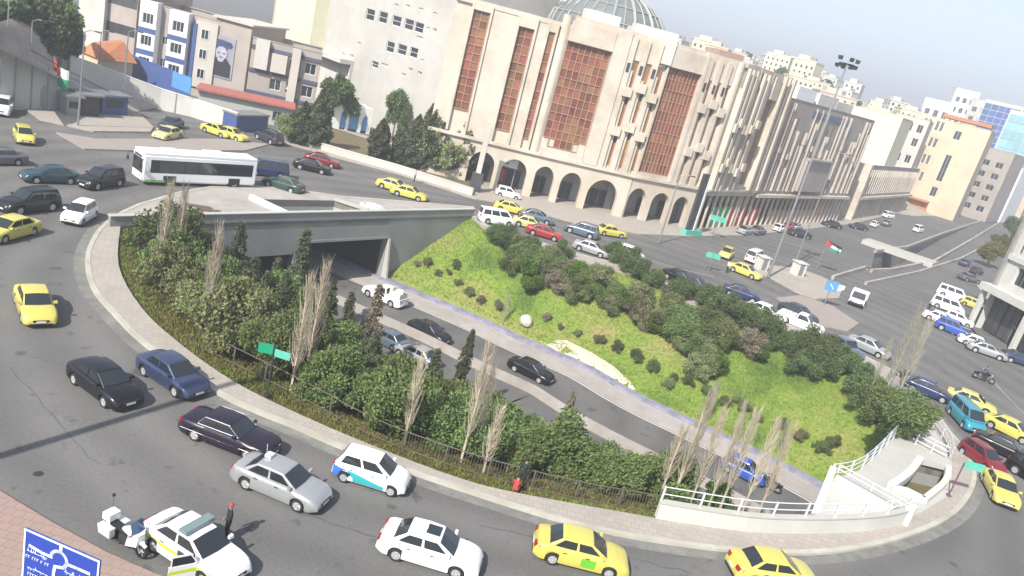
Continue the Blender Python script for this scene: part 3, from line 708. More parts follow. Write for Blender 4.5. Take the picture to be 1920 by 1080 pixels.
# tar seams and worn joints wandering over the near road
b = MB(); rs = random.Random(12)
for (x0, y0, x1, y1) in ((20, 690, 180, 870), (560, 960, 860, 1060), (900, 985, 1300, 1075)):
    A_, B_ = G(x0, y0), G(x1, y1); pts = []
    for k in range(15):
        t = k/14; q = A_.lerp(B_, t); pts.append((q.x+rs.uniform(-.12, .12), q.y+rs.uniform(-.12, .12)))
    L = [Vector((*p, 0)) for p in pts]; wd = rs.uniform(.02, .045); a, c = offset_line(L, wd), offset_line(L, -wd); b.grid([[(p.x, p.y, .004) for p in a], [(p.x, p.y, .004) for p in c]])
struct(b.obj('road_seam', mat('road_seam', (.085, .083, .08), .8, var=.3, scale=2)))
# painted lines
b = MB()
def line_px(pts, w_=.14, z=.008):
    L = [Vector((*p, 0)) for p in XY(pts)]; a, c = offset_line(L, w_/2), offset_line(L, -w_/2); b.grid([[(p.x, p.y, z) for p in a], [(p.x, p.y, z) for p in c]])
line_px([(1842, 690), (1880, 735), (1925, 780)], .12)
line_px([(1130, 462), (1260, 500), (1340, 520)], .2); line_px([(560, 300), (700, 340), (830, 372)], .12)
struct(b.obj('road_marking', mat('road_marking', (.30, .30, .28), .8, var=.35, scale=1.5)))
# ------------------------------------------------------------------ buildings
_wc = {}
def window_mesh(wd, ht, gm, fm, nx=2, nz=1):
    k = (round(wd, 1), round(ht, 1), gm.name, fm.name, nx, nz)
    if k in _wc: return _wc[k]
    b = MB(); wd, ht = k[0], k[1]; t = .07
    b.face([(0, 0, 0), (wd, 0, 0), (wd, 0, ht), (0, 0, ht)], 0)
    for x0, x1, z0, z1 in [(0, wd, 0, t), (0, wd, ht-t, ht), (0, t, t, ht-t), (wd-t, wd, t, ht-t)]: b.box(x0, x1, -.06, .02, z0, z1, 1)
    for i in range(1, nx): b.box(wd*i/nx-.03, wd*i/nx+.03, -.05, .02, t, ht-t, 1)
    for i in range(1, nz): b.box(t, wd-t, -.045, .015, ht*i/nz-.03, ht*i/nz+.03, 1)
    _wc[k] = b.mesh('window', [gm, fm]); return _wc[k]
def put(me, face, s, z, d, root, name='window'):
    """mesh modelled in the x-z plane (front at -y) placed on a face"""
    o = link(name, me, root)
    a = math.atan2(face.u.y, face.u.x); p = face.pt(s, z, d)
    o.location = p-Vector(root.location); o.rotation_euler = (0, 0, a); return o
def building(name, label, cat, P, Q, depth, z0, z1, wm, holes=(), left=(), right=(), gm=None, fm=None, rm=None, parapet=.9, nx=2, nz=1, group=None, rec=.25, sills=None, d_back=None):
    F = Face(P, Q); root = empty(name, (F.P.x, F.P.y, z0), label=label, cat=cat, group=group)
    gm = gm or M['glass']; fm = fm or M['white_paint']; rm = rm or M['roof_flat']
    Lf = Face(F.pt(0, 0, -depth), F.P); Rf = Face(F.Q, F.pt(F.len, 0, -depth)); Bf = Face(F.pt(F.len, 0, -depth), F.pt(0, 0, -depth))
    b = MB(); F.wall(b, 0, F.len, z0, z1, holes, rec); Lf.wall(b, 0, Lf.len, z0, z1, left, rec); Rf.wall(b, 0, Rf.len, z0, z1, right, rec); Bf.wall(b, 0, Bf.len, z0, z1)
    wattach(b.obj('wall', wm), root)
    b = MB(); b.face([F.pt(.2, z1-parapet, -.2), F.pt(F.len-.2, z1-parapet, -.2), F.pt(F.len-.2, z1-parapet, -depth+.2), F.pt(.2, z1-parapet, -depth+.2)])
    wattach(b.obj('roof', rm), root)
    b = MB()
    F.box(b, -.06, F.len+.06, z1, z1+.12, -.25, .08); Bf.box(b, -.06, F.len+.06, z1, z1+.12, -.25, .08); Lf.box(b, .26, depth-.26, z1, z1+.12, -.25, .06); Rf.box(b, .26, depth-.26, z1, z1+.12, -.25, .06)
    F.wall(b, 0, F.len, z1-parapet, z1, d=-.2)
    wattach(b.obj('parapet', wm), root)
    for fc, hs in ((F, holes), (Lf, left), (Rf, right)):
        for h in hs:
            me = window_mesh(h[1]-h[0], h[3]-h[2], gm, fm, nx, nz); put(me, fc, h[0], h[2], -rec+.03, root)
    return root, F, Lf, Rf
def rows(s0, s1, n, wd, zs, ht, skip=()):
    out = []
    for j, z in enumerate(zs):
        for i in range(n):
            if (i, j) in skip: continue
            c = s0+(s1-s0)*(i+.5)/n; out.append((c-wd/2, c+wd/2, z, z+ht))
    return out
def pxrect(F, x0, y0, x1, y1):
    """rectangle on a facade from two opposite pixels (top-left, bottom-right in the facade's own frame)"""
    a = F.sz(x0, y0); c = F.sz(x1, y1); return (min(a[0], c[0]), max(a[0], c[0]), min(a[1], c[1]), max(a[1], c[1]))
def add_ac(root, F, spots, z1):
    for s, d in spots:
        b = MB(); b.box(-.6, .6, -.5, .5, 0, .9); o = wattach(b.obj('roof_unit', M['steel']), root); o.matrix_parent_inverse = Matrix(); o.location = F.pt(s, z1, -d)-Vector(root.location)

# ---- the long domed building: five facade planes
V = [(-17.0, 110.0), (-1.0, 112.5), (13.0, 115.5), (25.0, 121.5), (33.5, 133.0), (36.0, 136.5)]
FS = [Face(V[i], V[i+1]) for i in range(len(V)-1)]
ZT, ZC = 25.7, 6.3
dm = empty('domed_building', (8, 118, 0), label='long cream stone building with ribbed glass dome, red glazed windows and street arcade', cat='building')
def D(mb, name, mts, smooth=False): return wattach(mb.obj(name, mts, smooth=smooth), dm)
b = MB()
for i, F in enumerate(FS): F.wall(b, 0, F.len, ZC-.05, ZT if i else 24.4)
back = [FS[-1].pt(FS[-1].len, 0, -26), FS[2].pt(6, 0, -40), FS[0].pt(0, 0, -34)]
loop = [Vector((*V[-1], 0))]+back+[Vector((*V[0], 0))]
for i in range(len(loop)-1):
    F = Face(loop[i], loop[i+1]); F.wall(b, 0, F.len, 0, ZT if i < 2 else 24.4)
D(b, 'wall', M['cream'])
b = MB(); foot = [Vector((*v, 0)) for v in V]+back
vs, fs = poly_fill([(p.x, p.y) for p in foot], (), 23.4); b.v = vs; b.f = fs; b.m = [0]*len(fs); D(b, 'roof', M['roof_flat'])
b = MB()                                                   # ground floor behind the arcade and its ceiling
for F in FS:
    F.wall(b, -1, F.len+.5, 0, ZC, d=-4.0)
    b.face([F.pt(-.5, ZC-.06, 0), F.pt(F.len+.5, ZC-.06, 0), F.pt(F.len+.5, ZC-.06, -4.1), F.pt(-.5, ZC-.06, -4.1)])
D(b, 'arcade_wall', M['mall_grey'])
# arcade arches
AR = {0: [(6.5, 10.2, 3.0, 5.0), (11.2, 15.0, 3.0, 5.0)], 1: [(-.6+.4, 2.9, 2.9, 5.0), (3.9, 7.1, 3.1, 5.0), (8.2, 12.8, 2.4, 5.0)], 2: [(-.3+.4, 3.2, 3.0, 4.9), (4.3, 7.4, 3.1, 4.8), (8.4, 11.0, 3.2, 4.8)]}
b = MB()
for i in (0, 1, 2): FS[i].archwall(b, 0, FS[i].len, 0, ZC, AR[i], depth=.9, d=.35)
for i in (0, 1, 2):                                         # inner leaf of the arcade so that the piers have a back
    F = FS[i]; F.archwall(b, 0, F.len, 0, ZC, AR[i], depth=0, d=-.55)
FS[0].box(b, -.01, 0, 0, ZC, -.55, .35)
D(b, 'arcade', M['cream'])
b = MB()
for i in (3, 4):
    F = FS[i]; k = 0
    s = .4
    while s < F.len-.3: F.box(b, s-.17, s+.17, 0, 5.6, -.1, .3); s += 2.2
    F.box(b, 0, F.len, 5.6, ZC, -.5, .4)
D(b, 'colonnade', M['cream_fin'])
b = MB()
for i, F in enumerate(FS):
    F.box(b, -.1 if i else -.2, F.len+.1, ZC+.02, ZC+.45, 0.004, .75)
D(b, 'cornice', M['cream_fin']); b = MB()
for i, F in enumerate(FS):
    F.box(b, 0, F.len, ZT-.5 if i else 23.9, (ZT if i else 24.4)+.15, .003, .35)
D(b, 'cornice', M['cream_fin'])
# shop fronts behind the arches
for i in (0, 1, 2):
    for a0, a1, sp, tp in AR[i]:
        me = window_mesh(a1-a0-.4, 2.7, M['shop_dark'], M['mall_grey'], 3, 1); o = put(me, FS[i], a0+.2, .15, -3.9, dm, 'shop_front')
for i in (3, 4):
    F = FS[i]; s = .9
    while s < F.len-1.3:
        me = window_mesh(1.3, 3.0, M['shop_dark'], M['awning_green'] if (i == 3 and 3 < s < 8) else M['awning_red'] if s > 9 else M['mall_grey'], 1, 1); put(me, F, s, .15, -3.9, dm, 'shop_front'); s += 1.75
def banners(F, root, a, c, step, mt, top=3.6, first=.4):
    s = first
    while s < F.len:
        if a <= s <= c: b = MB(); F.box(b, s+.2, s+step-.2, .15, top, -.09, -.02); wattach(b.obj('coloured_shutter', M[mt]), root)
        s += step
banners(FS[3], dm, 4.0, 10.5, 2.2, 'awning_green'); banners(FS[3], dm, 11.0, 15, 2.2, 'awning_red'); banners(FS[4], dm, 0, 3, 2.2, 'awning_red', 3.0)
def rect_window(F, s0, s1, z0, z1, nx, nz, d=.06, name='red_window', rounded=False, m=None):
    """a glazed bay: every pane is an object under the building's window part"""
    pw, ph = (s1-s0)/nx, (z1-z0)/nz; b = MB(); t = .05
    for i in range(nx+1): F.box(b, s0+i*pw-t, s0+i*pw+t, z0, z1, d-.02, d+.10)
    for j in range(nz+1): F.box(b, s0+t, s1-t, z0+j*ph-t, z0+j*ph+t, d-.015, d+.09+(.05 if j % 4 == 0 else 0))
    w_ = D(b, name, M['mullion'])
    pm = MB(); e_ = .035; pm.hexa([(e_, -.03, e_), (pw-e_, -.03, e_), (pw-e_, .03, e_), (e_, .03, e_)], [(e_, -.03, ph-e_), (pw-e_, -.03, ph-e_), (pw-e_, .03, ph-e_), (e_, .03, ph-e_)]); me = pm.mesh('pane', m or M['red_pane'])
    a = math.atan2(F.u.y, F.u.x)
    for i in range(nx):
        for j in range(nz):
            if rounded:
                c = (i+.5)/nx*2-1
                if j == 0 and abs(c) > .55: continue
            p = F.pt(s0+i*pw, z0+j*ph, d-.035+rnd.uniform(-.012, .012)); o = link('pane', me); o.rotation_euler = (rnd.uniform(-.01, .01), 0, a+rnd.uniform(-.015, .015)); o.location = p
            o.parent = w_; o.matrix_parent_inverse = w_.matrix_parent_inverse.inverted() @ Matrix.Translation(-Vector(dm.location)) if False else Matrix()
            o.location = p
    return w_
# S1 S2 S3 narrow bays left
F = FS[0]
rect_window(F, 2.6, 4.7, 10.0, 23.2, 2, 12); rect_window(F, 9.0, 11.0, 8.6, 22.6, 2, 12); rect_window(F, 13.1, 13.95, 8.2, 22.9, 1, 11)
b = MB()
for s0, s1, d1 in ((2.2, 2.5, .5), (4.8, 5.1, .5), (5.1, 8.6, .25), (8.6, 8.9, .6), (11.1, 11.4, .6), (11.4, 12.9, .28), (12.8, 13.05, .45), (14.0, 14.3, .55)):
    F.box(b, s0, s1, ZC+.45, 24.2, .002, d1)
F.box(b, 8.9, 11.1, 22.7, 24.2, .004, .55); F.box(b, 2.5, 4.8, 23.3, 24.2, .004, .45); F.box(b, 13.05, 14.0, 23.0, 24.2, .004, .4)
D(b, 'pier', M['cream_fin'])
# half round piers
def round_pier(F, s, r, z0, z1, name='round_pier'):
    b = MB(); n = 10
    rw = [[F.pt(s+r*math.cos(math.pi*(1-k/n)), z, r*.8*math.sin(math.pi*(1-k/n))) for k in range(n+1)] for z in (z0, z1)]
    b.grid(rw); b.face([rw[1][k] for k in range(n+1)]); D(b, name, M['cream_fin'], smooth=40)
round_pier(FS[1], -1.0, .65, ZC+.45, ZT); round_pier(FS[0], 15.5, .5, ZC+.45, 24.4)
F = FS[1]
rect_window(F, -.25, 6.0, 7.9, 22.4, 7, 12, rounded=True)
b = MB(); F.box(b, -.35, 6.1, 22.5, ZT-.5, .004, .7); F.box(b, 6.15, 8.3, ZC+.45, ZT, .003, .8); F.box(b, -.35, 6.1, ZC+.45, 7.75, .003, .55)
for s0, s1 in ((-.35, .65), (5.1, 6.1)): 
    b.hexa([F.pt(s0, 7.75, .3), F.pt(s1, 7.75, .3), F.pt(s1, 7.75, .01), F.pt(s0, 7.75, .01)], [F.pt(s0, 9.1, .3), F.pt((s0+.1) if s0 < 0 else s1, 9.1, .3), F.pt((s0+.1) if s0 < 0 else s1, 9.1, .01), F.pt(s0 if s0 < 0 else s1-.1, 9.1, .01)])
D(b, 'pier', M['cream_fin'])
# fin panels: narrow red strips between stepped fins with block capitals
def fins(F, s0, s1, n, zlo=7.2, zhi=22.8, blocks=(17.0, 11.8), oval=True, strip='red_pane', proud=.7):
    b = MB(); c = MB(); bk = MB(); st = (s1-s0)/n
    for i in range(n):
        a = s0+i*st
        F.box(b, a, a+st*.45, zlo-.7, ZT-.5, .004, proud)
        F.box(b, a+st*.45, a+st*.72, zlo-.7, blocks[0]+2.6 if i % 2 else zhi-2, .006, proud*.55)
        F.box(c, a+st*.72, a+st, zlo, zhi-1.0, .002, .05)
        for q in blocks:
            F.box(b, a+st*.3, a+st*1.0, q+(.9 if i % 2 else 0), q+1.3+(.9 if i % 2 else 0), .008, proud+.35)
            F.box(bk, a+st*.72, a+st*.98, q-1.0+(.9 if i % 2 else 0), q+(.9 if i % 2 else 0), .009, .09)
        if oval:
            F.box(bk, a+st*.55, a+st*.8, 20.6, 22.0, .61, .64) if False else F.box(bk, a+st*.1, a+st*.35, 20.4, 21.7, proud+.002, proud+.03)
    F.box(b, s0, s1, zhi-.6, ZT-.5, .003, proud*.5)
    D(b, 'fin', M['cream_fin']); D(c, 'glazed_strip', M[strip]); D(bk, 'slot', M['shop_dark'])
fins(FS[1], 8.4, 14.1, 3, blocks=(17.2, 11.6))
F = FS[2]
rect_window(F, .35, 5.85, 7.4, 22.5, 9, 10); b = MB(); F.box(b, 0, .28, ZC+.45, ZT, .003, .6); F.box(b, .28, 5.9, 22.6, ZT-.5, .003, .7); F.box(b, 5.9, 6.4, ZC+.45, ZT, .004, .8); F.box(b, .28, 5.9, ZC+.45, 7.3, .003, .6); D(b, 'pier', M['cream_fin'])
fins(F, 6.5, 11.6, 3, blocks=(17.5, 11.0)); round_pier(F, 12.4, .7, ZC+.45, ZT)
F = FS[3]
fins(F, .2, 4.6, 3, blocks=(15.8, 9.6), oval=False, strip='brown_strip', proud=.9); round_pier(F, 5.3, .6, ZC+.45, ZT); fins(F, 6.2, 9.6, 2, blocks=(16.0, 9.0), oval=False, strip='brown_strip', proud=.8); round_pier(F, 10.3, .55, ZC+.45, ZT)
b = MB(); F.box(b, 11.0, 13.6, 7.5, 21.6, .003, .06); D(b, 'glazed_strip', M['brown_strip'])
b = MB(); F.box(b, 11.0, 13.6, 21.7, ZT-.5, .003, .6); D(b, 'pier', M['cream_fin'])
F = FS[4]
b = MB(); F.box(b, -.2, .5, ZC+.45, ZT, .003, 1.0); F.box(b, 1.9, 2.5, ZC+.45, ZT, .003, .8); F.box(b, 3.5, F.len, ZC+.45, ZT, .003, 1.0); D(b, 'pier', M['cream_fin']); b = MB(); F.box(b, .6, 1.8, 7.5, 22, .002, .05); F.box(b, 2.6, 3.4, 7.5, 22, .002, .05); D(b, 'glazed_strip', M['brown_strip'])
# parapet boxes on the roof
for i, (s, wd, hh) in enumerate(((2, 5, 1.6), (9, 4.5, .9))): 
    b = MB(); FS[1].box(b, s, s+wd, ZT-2.2, ZT+hh, -6, -3); D(b, 'roof_block', M['stone_white'])
b = MB(); FS[1].box(b, 8.6, 14.6, ZT-.02, ZT+1.3, -2.4, .2); FS[1].box(b, 13.2, 14.7, ZT-3, ZT+.2, -.01, .85); D(b, 'roof_block', M['stone_white'])
b = MB(); FS[2].box(b, 8.5, 13, ZT-2, ZT+1.0, -4, -.5); D(b, 'roof_block', M['brick_pink'])
# the dome: ribbed glass half sphere
dc = Vector((4.4, 134.0, 24.0)); DR = 9.8
dome = empty('glass_dome', tuple(dc)); dome.parent = dm; dome.matrix_parent_inverse = Matrix.Translation(-Vector(dm.location))
bpy.data.objects.remove(dome)
NS, NR = 32, 9
pm = MB()
gl = MB()
for j in range(NR):
    a0, a1 = math.pi/2*j/NR, math.pi/2*(j+1)/NR
    for i in range(NS):
        b0, b1 = 2*math.pi*i/NS, 2*math.pi*(i+1)/NS
        P_ = lambda a, q: dc+Vector((DR*math.cos(a)*math.cos(q), DR*math.cos(a)*math.sin(q), DR*.82*math.sin(a)))
        gl.face([P_(a0, b0), P_(a0, b1), P_(a1, b1), P_(a1, b0)])
do = D(gl, 'dome', M['dome_glass'])
rb = MB()
for i in range(NS):
    q = 2*math.pi*i/NS; rb.tube([dc+Vector(((DR+.08)*math.cos(a)*math.cos(q), (DR+.08)*math.cos(a)*math.sin(q), (DR*.82+.08)*math.sin(a))) for a in [math.pi/2*k/9 for k in range(10)]], .13 if i % 2 else .28, 4)
for j in (0, 2, 4, 6): 
    a = math.pi/2*j/NR; rb.tube([dc+Vector(((DR+.08)*math.cos(a)*math.cos(q), (DR+.08)*math.cos(a)*math.sin(q), (DR*.82+.08)*math.sin(a))) for q in [2*math.pi*k/32 for k in range(33)]], .12, 4)
rib = rb.obj('dome_rib', M['dome_rib']); rib.parent = do
b = MB(); n = 32
rw = [[dc+Vector(((DR+rr)*math.cos(2*math.pi*k/n), (DR+rr)*math.sin(2*math.pi*k/n), z)) for k in range(n+1)] for rr, z in ((.6, -1.5), (.6, .3), (-.3, .3))]
b.grid(rw); D(b, 'dome_base', M['stone_pale'])

# ---- the finned stone building further along the street
P9, Q9 = (36.3, 136.9), (66.5, 176.6)
F9 = Face(P9, Q9)
hs = []
root, F, Lf, Rf = building('finned_building', 'grey pink stone building with vertical fins over a colonnade, right of the domed building', 'building', P9, Q9, 24, 6.0, 22.8, M['stone_grey'], hs, parapet=1.2)
b = MB(); s = .6; i = 0
while s < F9.len-.4:
    t = F9; hi = 22.2-(4.5 if (i//4) % 2 else 0)-(2.5 if i % 3 == 0 else 0); t.box(b, s, s+.24, 6.6, hi, .003, .5 if i % 2 else .3)
    if i % 3 == 1: t.box(b, s-.15, s+.6, 12.5+(i % 4), 13.5+(i % 4), .005, .6)
    s += 1.55 if i % 5 else 2.6; i += 1
wattach(b.obj('fin', M['fin_grey']), root)
b = MB(); s = 1.1; i = 0
while s < F9.len-1:
    F9.box(b, s, s+.5, 7.2+(i % 3), 17.0+(i % 4), .002, .05); s += 2.3; i += 1
wattach(b.obj('glazed_strip', M['brown_strip']), root)
b = MB(); F9.box(b, 17, 30, 6.9, 13.0, .004, 1.1); F9.box(b, 17, 30, 12.9, 13.3, .004, 1.5); wattach(b.obj('bay', M['stone_grey']), root)
b = MB(); F9.box(b, 0, F9.len, 5.5, 6.05, -.5, 1.0); s = .6
while s < F9.len: F9.box(b, s-.17, s+.17, 0, 5.5, -.1, .3); s += 2.3
wattach(b.obj('colonnade', M['cream_fin']), root)
b = MB(); F9.wall(b, 0, F9.len, 0, 6, d=-4); b.face([F9.pt(0, 5.9, 0), F9.pt(F9.len, 5.9, 0), F9.pt(F9.len, 5.9, -4), F9.pt(0, 5.9, -4)]); wattach(b.obj('arcade_wall', M['brick_pink']), root)
banners(F9, root, 0, 5, 2.3, 'awning_red', 3.2, .6)
banners(F9, root, 9, 40, 4.6, 'brick_pink', 2.8, .6)
k = 0; s = 1.0
while s < F9.len-1.5:
    gmm = M['awning_green'] if s < 3 else M['awning_red'] if (s < 14 and k % 2) else M['shop_dark']
    put(window_mesh(1.4, 3.2, M['shop_dark'] if k % 3 else gmm, gmm, 1, 1), F9, s, .2, -3.9, root, 'shop_front'); s += 1.9; k += 1
for (s, sl, z0_, z1_, mm) in ((10, 9, 22.9, 25.2, 'white_paint'), (21, 9.5, 22.9, 25.0, 'stone_white'), (31, 10, 22.9, 24.6, 'stone_white')):
    b = MB(); F9.box(b, s, s+sl, z0_-1, z1_, -12, -2.5); wattach(b.obj('roof_block', M[mm]), root)
b = MB(); F9.box(b, 14, 34, 20.6, 21.7, .003, .12); wattach(b.obj('window_band', M['glass_blue']), root)
# lower textured grey building and pale blank block
P10, Q10 = tuple(G(1592, 411))[:2], tuple(G(1692, 396))[:2]
F10 = Face(P10, Q10)
root, F, Lf, Rf = building('arcaded_building', 'lower grey stone building with a colonnade under the pale yellow blank block', 'building', P10, Q10, 26, 5.2, 13.2, M['stone_grey'], parapet=1.0)
b = MB(); s = .8
while s < F10.len: F10.box(b, s-.35, s+.35, 0, 5.2, -.4, .4); s += 3.6
F10.box(b, 0, F10.len, 5.0, 5.6, -.4, .9); s = 1
while s < F10.len-1: F10.box(b, s, s+.5, 6.2, 12.2, .003, .3); s += 2.4
wattach(b.obj('colonnade', M['cream_fin']), root)
b = MB(); F10.wall(b, 0, F10.len, 0, 5.3, d=-4); wattach(b.obj('arcade_wall', M['brick_pink']), root)
b = MB(); F10.box(b, -1.6, .2, 0, 13.4, -8, .8); wattach(b.obj('end_pier', M['cream_fin']), root)
s = 2.5; k = 0
while s < F10.len-3: put(window_mesh(2.6, 3.4, M['shop_dark'], M['awning_red'] if k % 2 else M['stone_tan'], 2, 1), F10, s, .1, -3.9, root, 'shop_front'); s += 3.6; k += 1
PB = Face(F10.pt(30, 0, -20), F10.pt(30, 0, -3))
root, F, Lf, Rf = building('pale_block', 'blank pale yellow block rising behind the grey colonnaded building', 'building', PB.pt(0, 0), PB.pt(17, 0), 14, 0, 25.5, M['stone_yellow'], parapet=.8)
b = MB(); PB.box(b, -1.5, 5, 13.4, 14.4, .003, .8); wattach(b.obj('ledge', M['stone_grey']), root)
# buildings between block and tan building
def px_building(name, label, cat, x0, y0, x1, y1, zt, wm, depth=18, wins=None, pz=0, **kw):
    P, Q = G(x0, y0, pz), G(x1, y1, pz); F = Face(P, Q); hs = wins(F) if wins else []
    return building(name, label, cat, P, Q, depth, pz, zt, wm, hs, **kw)

hgt = 31
def tanw(F):
    L_ = F.len; o = []
    for j, z in enumerate((9, 14.5, 20, 25.2)):
        for i in range(2):
            for q in range(2): 
                s = L_*.13+i*L_*.17+q*L_*.062; o.append((s, s+L_*.042, z, z+2.9))
    o += [(L_*.57, L_*.66, 24.0, 26.6), (L_*.58, L_*.66, 10.5, 19.0), (L_*.575, L_*.655, 5.5, 8.5)]
    return o
def far_pq(px, py, dist, wd, ang):
    d = ray(px, py); d = Vector((d.x, d.y, 0)).normalized(); c = d*dist; perp = Vector((d.y, -d.x, 0)); a = R(ang); u = Vector((perp.x*math.cos(a)-perp.y*math.sin(a), perp.x*math.sin(a)+perp.y*math.cos(a), 0)); return c-u*wd/2, c+u*wd/2
P, Q = far_pq(1783, 240, 285, 22, -5); FT = Face(P, Q); root, F, Lf, Rf = building('tan_building', 'large tan stone building with paired small windows and a dark vertical window slot', 'building', P, Q, 30, 0, 29.0, M['stone_tan'], tanw(FT))
b = MB(); F.box(b, F.len*.35, F.len*.98, 29.7, 30.8, -10, .5); wattach(b.obj('tiled_edge', M['orange_tile']), root)
b = MB(); F.box(b, F.len*.05, F.len*.62, 0, 3.4, .003, 3.0); F.box(b, F.len*.05, F.len*.62, 3.4, 3.8, .003, 5.0); wattach(b.obj('canopy', M['orange_tile']), root)
# towers beyond
def far_block_(name, label, cat, px, py_base_z, dist, wd, dp, z0, z1, wm, ang=0, bands=0, gm=None, group=None, base_z=0):
    d = ray(px, py_base_z); d = Vector((d.x, d.y, 0)).normalized(); c = d*dist
    perp = Vector((-d.y, d.x, 0)); perp = -perp
    a = R(ang); u = Vector((perp.x*math.cos(a)-perp.y*math.sin(a), perp.x*math.sin(a)+perp.y*math.cos(a), 0))
    P, Q = c-u*wd/2, c+u*wd/2; F = Face(P, Q)
    hs = []
    if bands:
        n = max(2, int(wd/4.5)); zs = [z0+3+k*(z1-z0-4)/bands for k in range(bands)]; hs = rows(1, wd-1, n, (wd-2)/n*.55, zs, (z1-z0-4)/bands*.5)
    return building(name, label, cat, P, Q, dp, z0, z1, wm, hs, gm=gm, group=group, parapet=.6)
def far_block(name, label, cat, px, py, dist, wd, dp, z1, wm, ang=0, bands=0, group=None):
    P, Q = far_pq(px, py, dist, wd, ang); hs = []
    if bands:
        n = max(2, int(wd/4.5)); st = (z1-5)/bands; hs = rows(1, wd-1, n, (wd-2)/n*.55, [3+k*st for k in range(bands)], st*.5)
    return building(name, label, cat, P, Q, dp, 0, z1, wm, hs, group=group, parapet=.6)
P, Q = far_pq(1702, 245, 262, 9.5, -5); building('windowed_house', 'narrow grey cream building with small dark windows left of the tan building', 'building', P, Q, 16, 0, 27, M['stone_pale'], rows(.4, 9.1, 3, 1.6, (9, 14, 19, 23), 2.3, {(1, 2)}))
far_block('blue_glass_tower', 'deep blue glass tower block at the upper right skyline', 'tower', 1872, 222, 520, 20, 20, 51, M['white_wall'], ang=-14)
# its glass skin: blue panels
def glass_skin(px, py, dist, wd, ang, z0, z1, rootname, mt, nx, nz):
    o = [x for x in bpy.data.objects if x.name.startswith(rootname)][-1]
    d = ray(px, py); d = Vector((d.x, d.y, 0)).normalized(); c = d*dist; perp = Vector((d.y, -d.x, 0)); a = R(ang)
    u = Vector((perp.x*math.cos(a)-perp.y*math.sin(a), perp.x*math.sin(a)+perp.y*math.cos(a), 0)); F = Face(c-u*wd/2, c+u*wd/2)
    pw, ph = (wd-1.6)/nx, (z1-z0-1.2)/nz; m_ = MB(); m_.box(0, pw-.25, -.12, 0, 0, ph-.45); me = m_.mesh('glass_panel', mt)
    for i in range(nx):
        for j in range(nz): put(me, F, .8+i*pw, z0+.6+j*ph, .1, o, 'glass_panel')
M['tower_blue'] = mat('tower_blue', (.035, .10, .30), .2, spec=.7, objvar=.25)
M['tower_cyan'] = mat('tower_cyan', (.22, .45, .52), .2, spec=.7, objvar=.15)
glass_skin(1872, 222, 520, 20, -14, 2, 50, 'blue_glass_tower', M['tower_blue'], 5, 14)
far_block('cyan_glass_tower', 'pale cyan glass block at the right edge beside the blue tower', 'tower', 1914, 240, 470, 15, 20, 46, M['white_wall'], ang=-10); glass_skin(1914, 240, 470, 15, -10, 1, 45, 'cyan_glass_tower', M['tower_cyan'], 4, 10)
far_block('white_tower', 'tall plain white tower on the skyline left of the blue one', 'tower', 1806, 195, 620, 15, 20, 59, M['white_paint'], ang=10, bands=8)
far_block('white_tower', 'lower white building with a dark glazed corner on the skyline', 'building', 1757, 205, 560, 17, 20, 46, M['white_paint'], ang=0, bands=5)
far_block('stone_tower', 'beige tower between the white tower and the blue glass tower', 'tower', 1835, 205, 600, 12, 18, 54, M['stone_pale'], ang=0, bands=8)
far_block('grey_office', 'grey office block below the blue glass tower', 'building', 1850, 300, 320, 15, 20, 24.5, M['stone_grey'], ang=-12, bands=5)
far_block('white_office', 'white office block with dark windows at the right edge of the street', 'building', 1882, 310, 340, 13, 20, 20.5, M['white_paint'], ang=-12, bands=3)
far_block('cream_office', 'cream block beyond the white office at the right picture edge', 'building', 1910, 315, 390, 16, 20, 18, M['stone_tan'], ang=-5, bands=4)

for i_, (px_, py_, d_, w_, z_, mt_, lb_) in enumerate(((1893, 325, 620, 20, 17, 'stone_white', 'far white block closing the end of the boulevard, left one'), (1908, 330, 690, 24, 20, 'stone_tan', 'far tan block closing the end of the boulevard, middle one'), (1930, 330, 640, 22, 15, 'stone_pale', 'far pale block at the end of the boulevard by the picture edge'), (1842, 320, 430, 16, 15, 'cream', 'cream block behind the tan building towards the boulevard'), (1870, 330, 450, 15, 13, 'stone_pale', 'low pale block behind the white office towards the boulevard'))):
    far_block('street_block', lb_, 'building', px_, py_, d_, w_, 16, z_, M[mt_], ang=-5, bands=3)
# ---- hill with houses
def hill_h(x, y):
    px, _ = proj((x, y, 30)); d = math.hypot(x, y)
    a = math.degrees(math.atan2(x, y))
    k = max(0, min(1, (d-250)/130)); k = k*k*(3-2*k)
    e = max(0, 1-abs((a-18)/16)**4) if abs(a-18) < 16 else 0; e *= .72 if a > 20 else .72+.28*min(1, (20-a)/6); e *= max(0, min(1, (26.5-a)/3.5))
    return 38*k*e*(.9+.15*mnoise.noise((x*.006, y*.006, 0)))-.5
b = MB(); na, nd = 44, 22; rw = []
for i in range(nd+1):
    d = 240+i*32
    rw.append([(d*math.sin(R(2+j*24.6/na)), d*math.cos(R(2+j*24.6/na)), hill_h(d*math.sin(R(2+j*24.6/na)), d*math.cos(R(2+j*24.6/na)))) for j in range(na+1)])
b.grid(rw); struct(b.obj('town_hill', mat('hill_ground', (.34, .31, .24), .95, var=.2, scale=.05), smooth=True))
hm = []
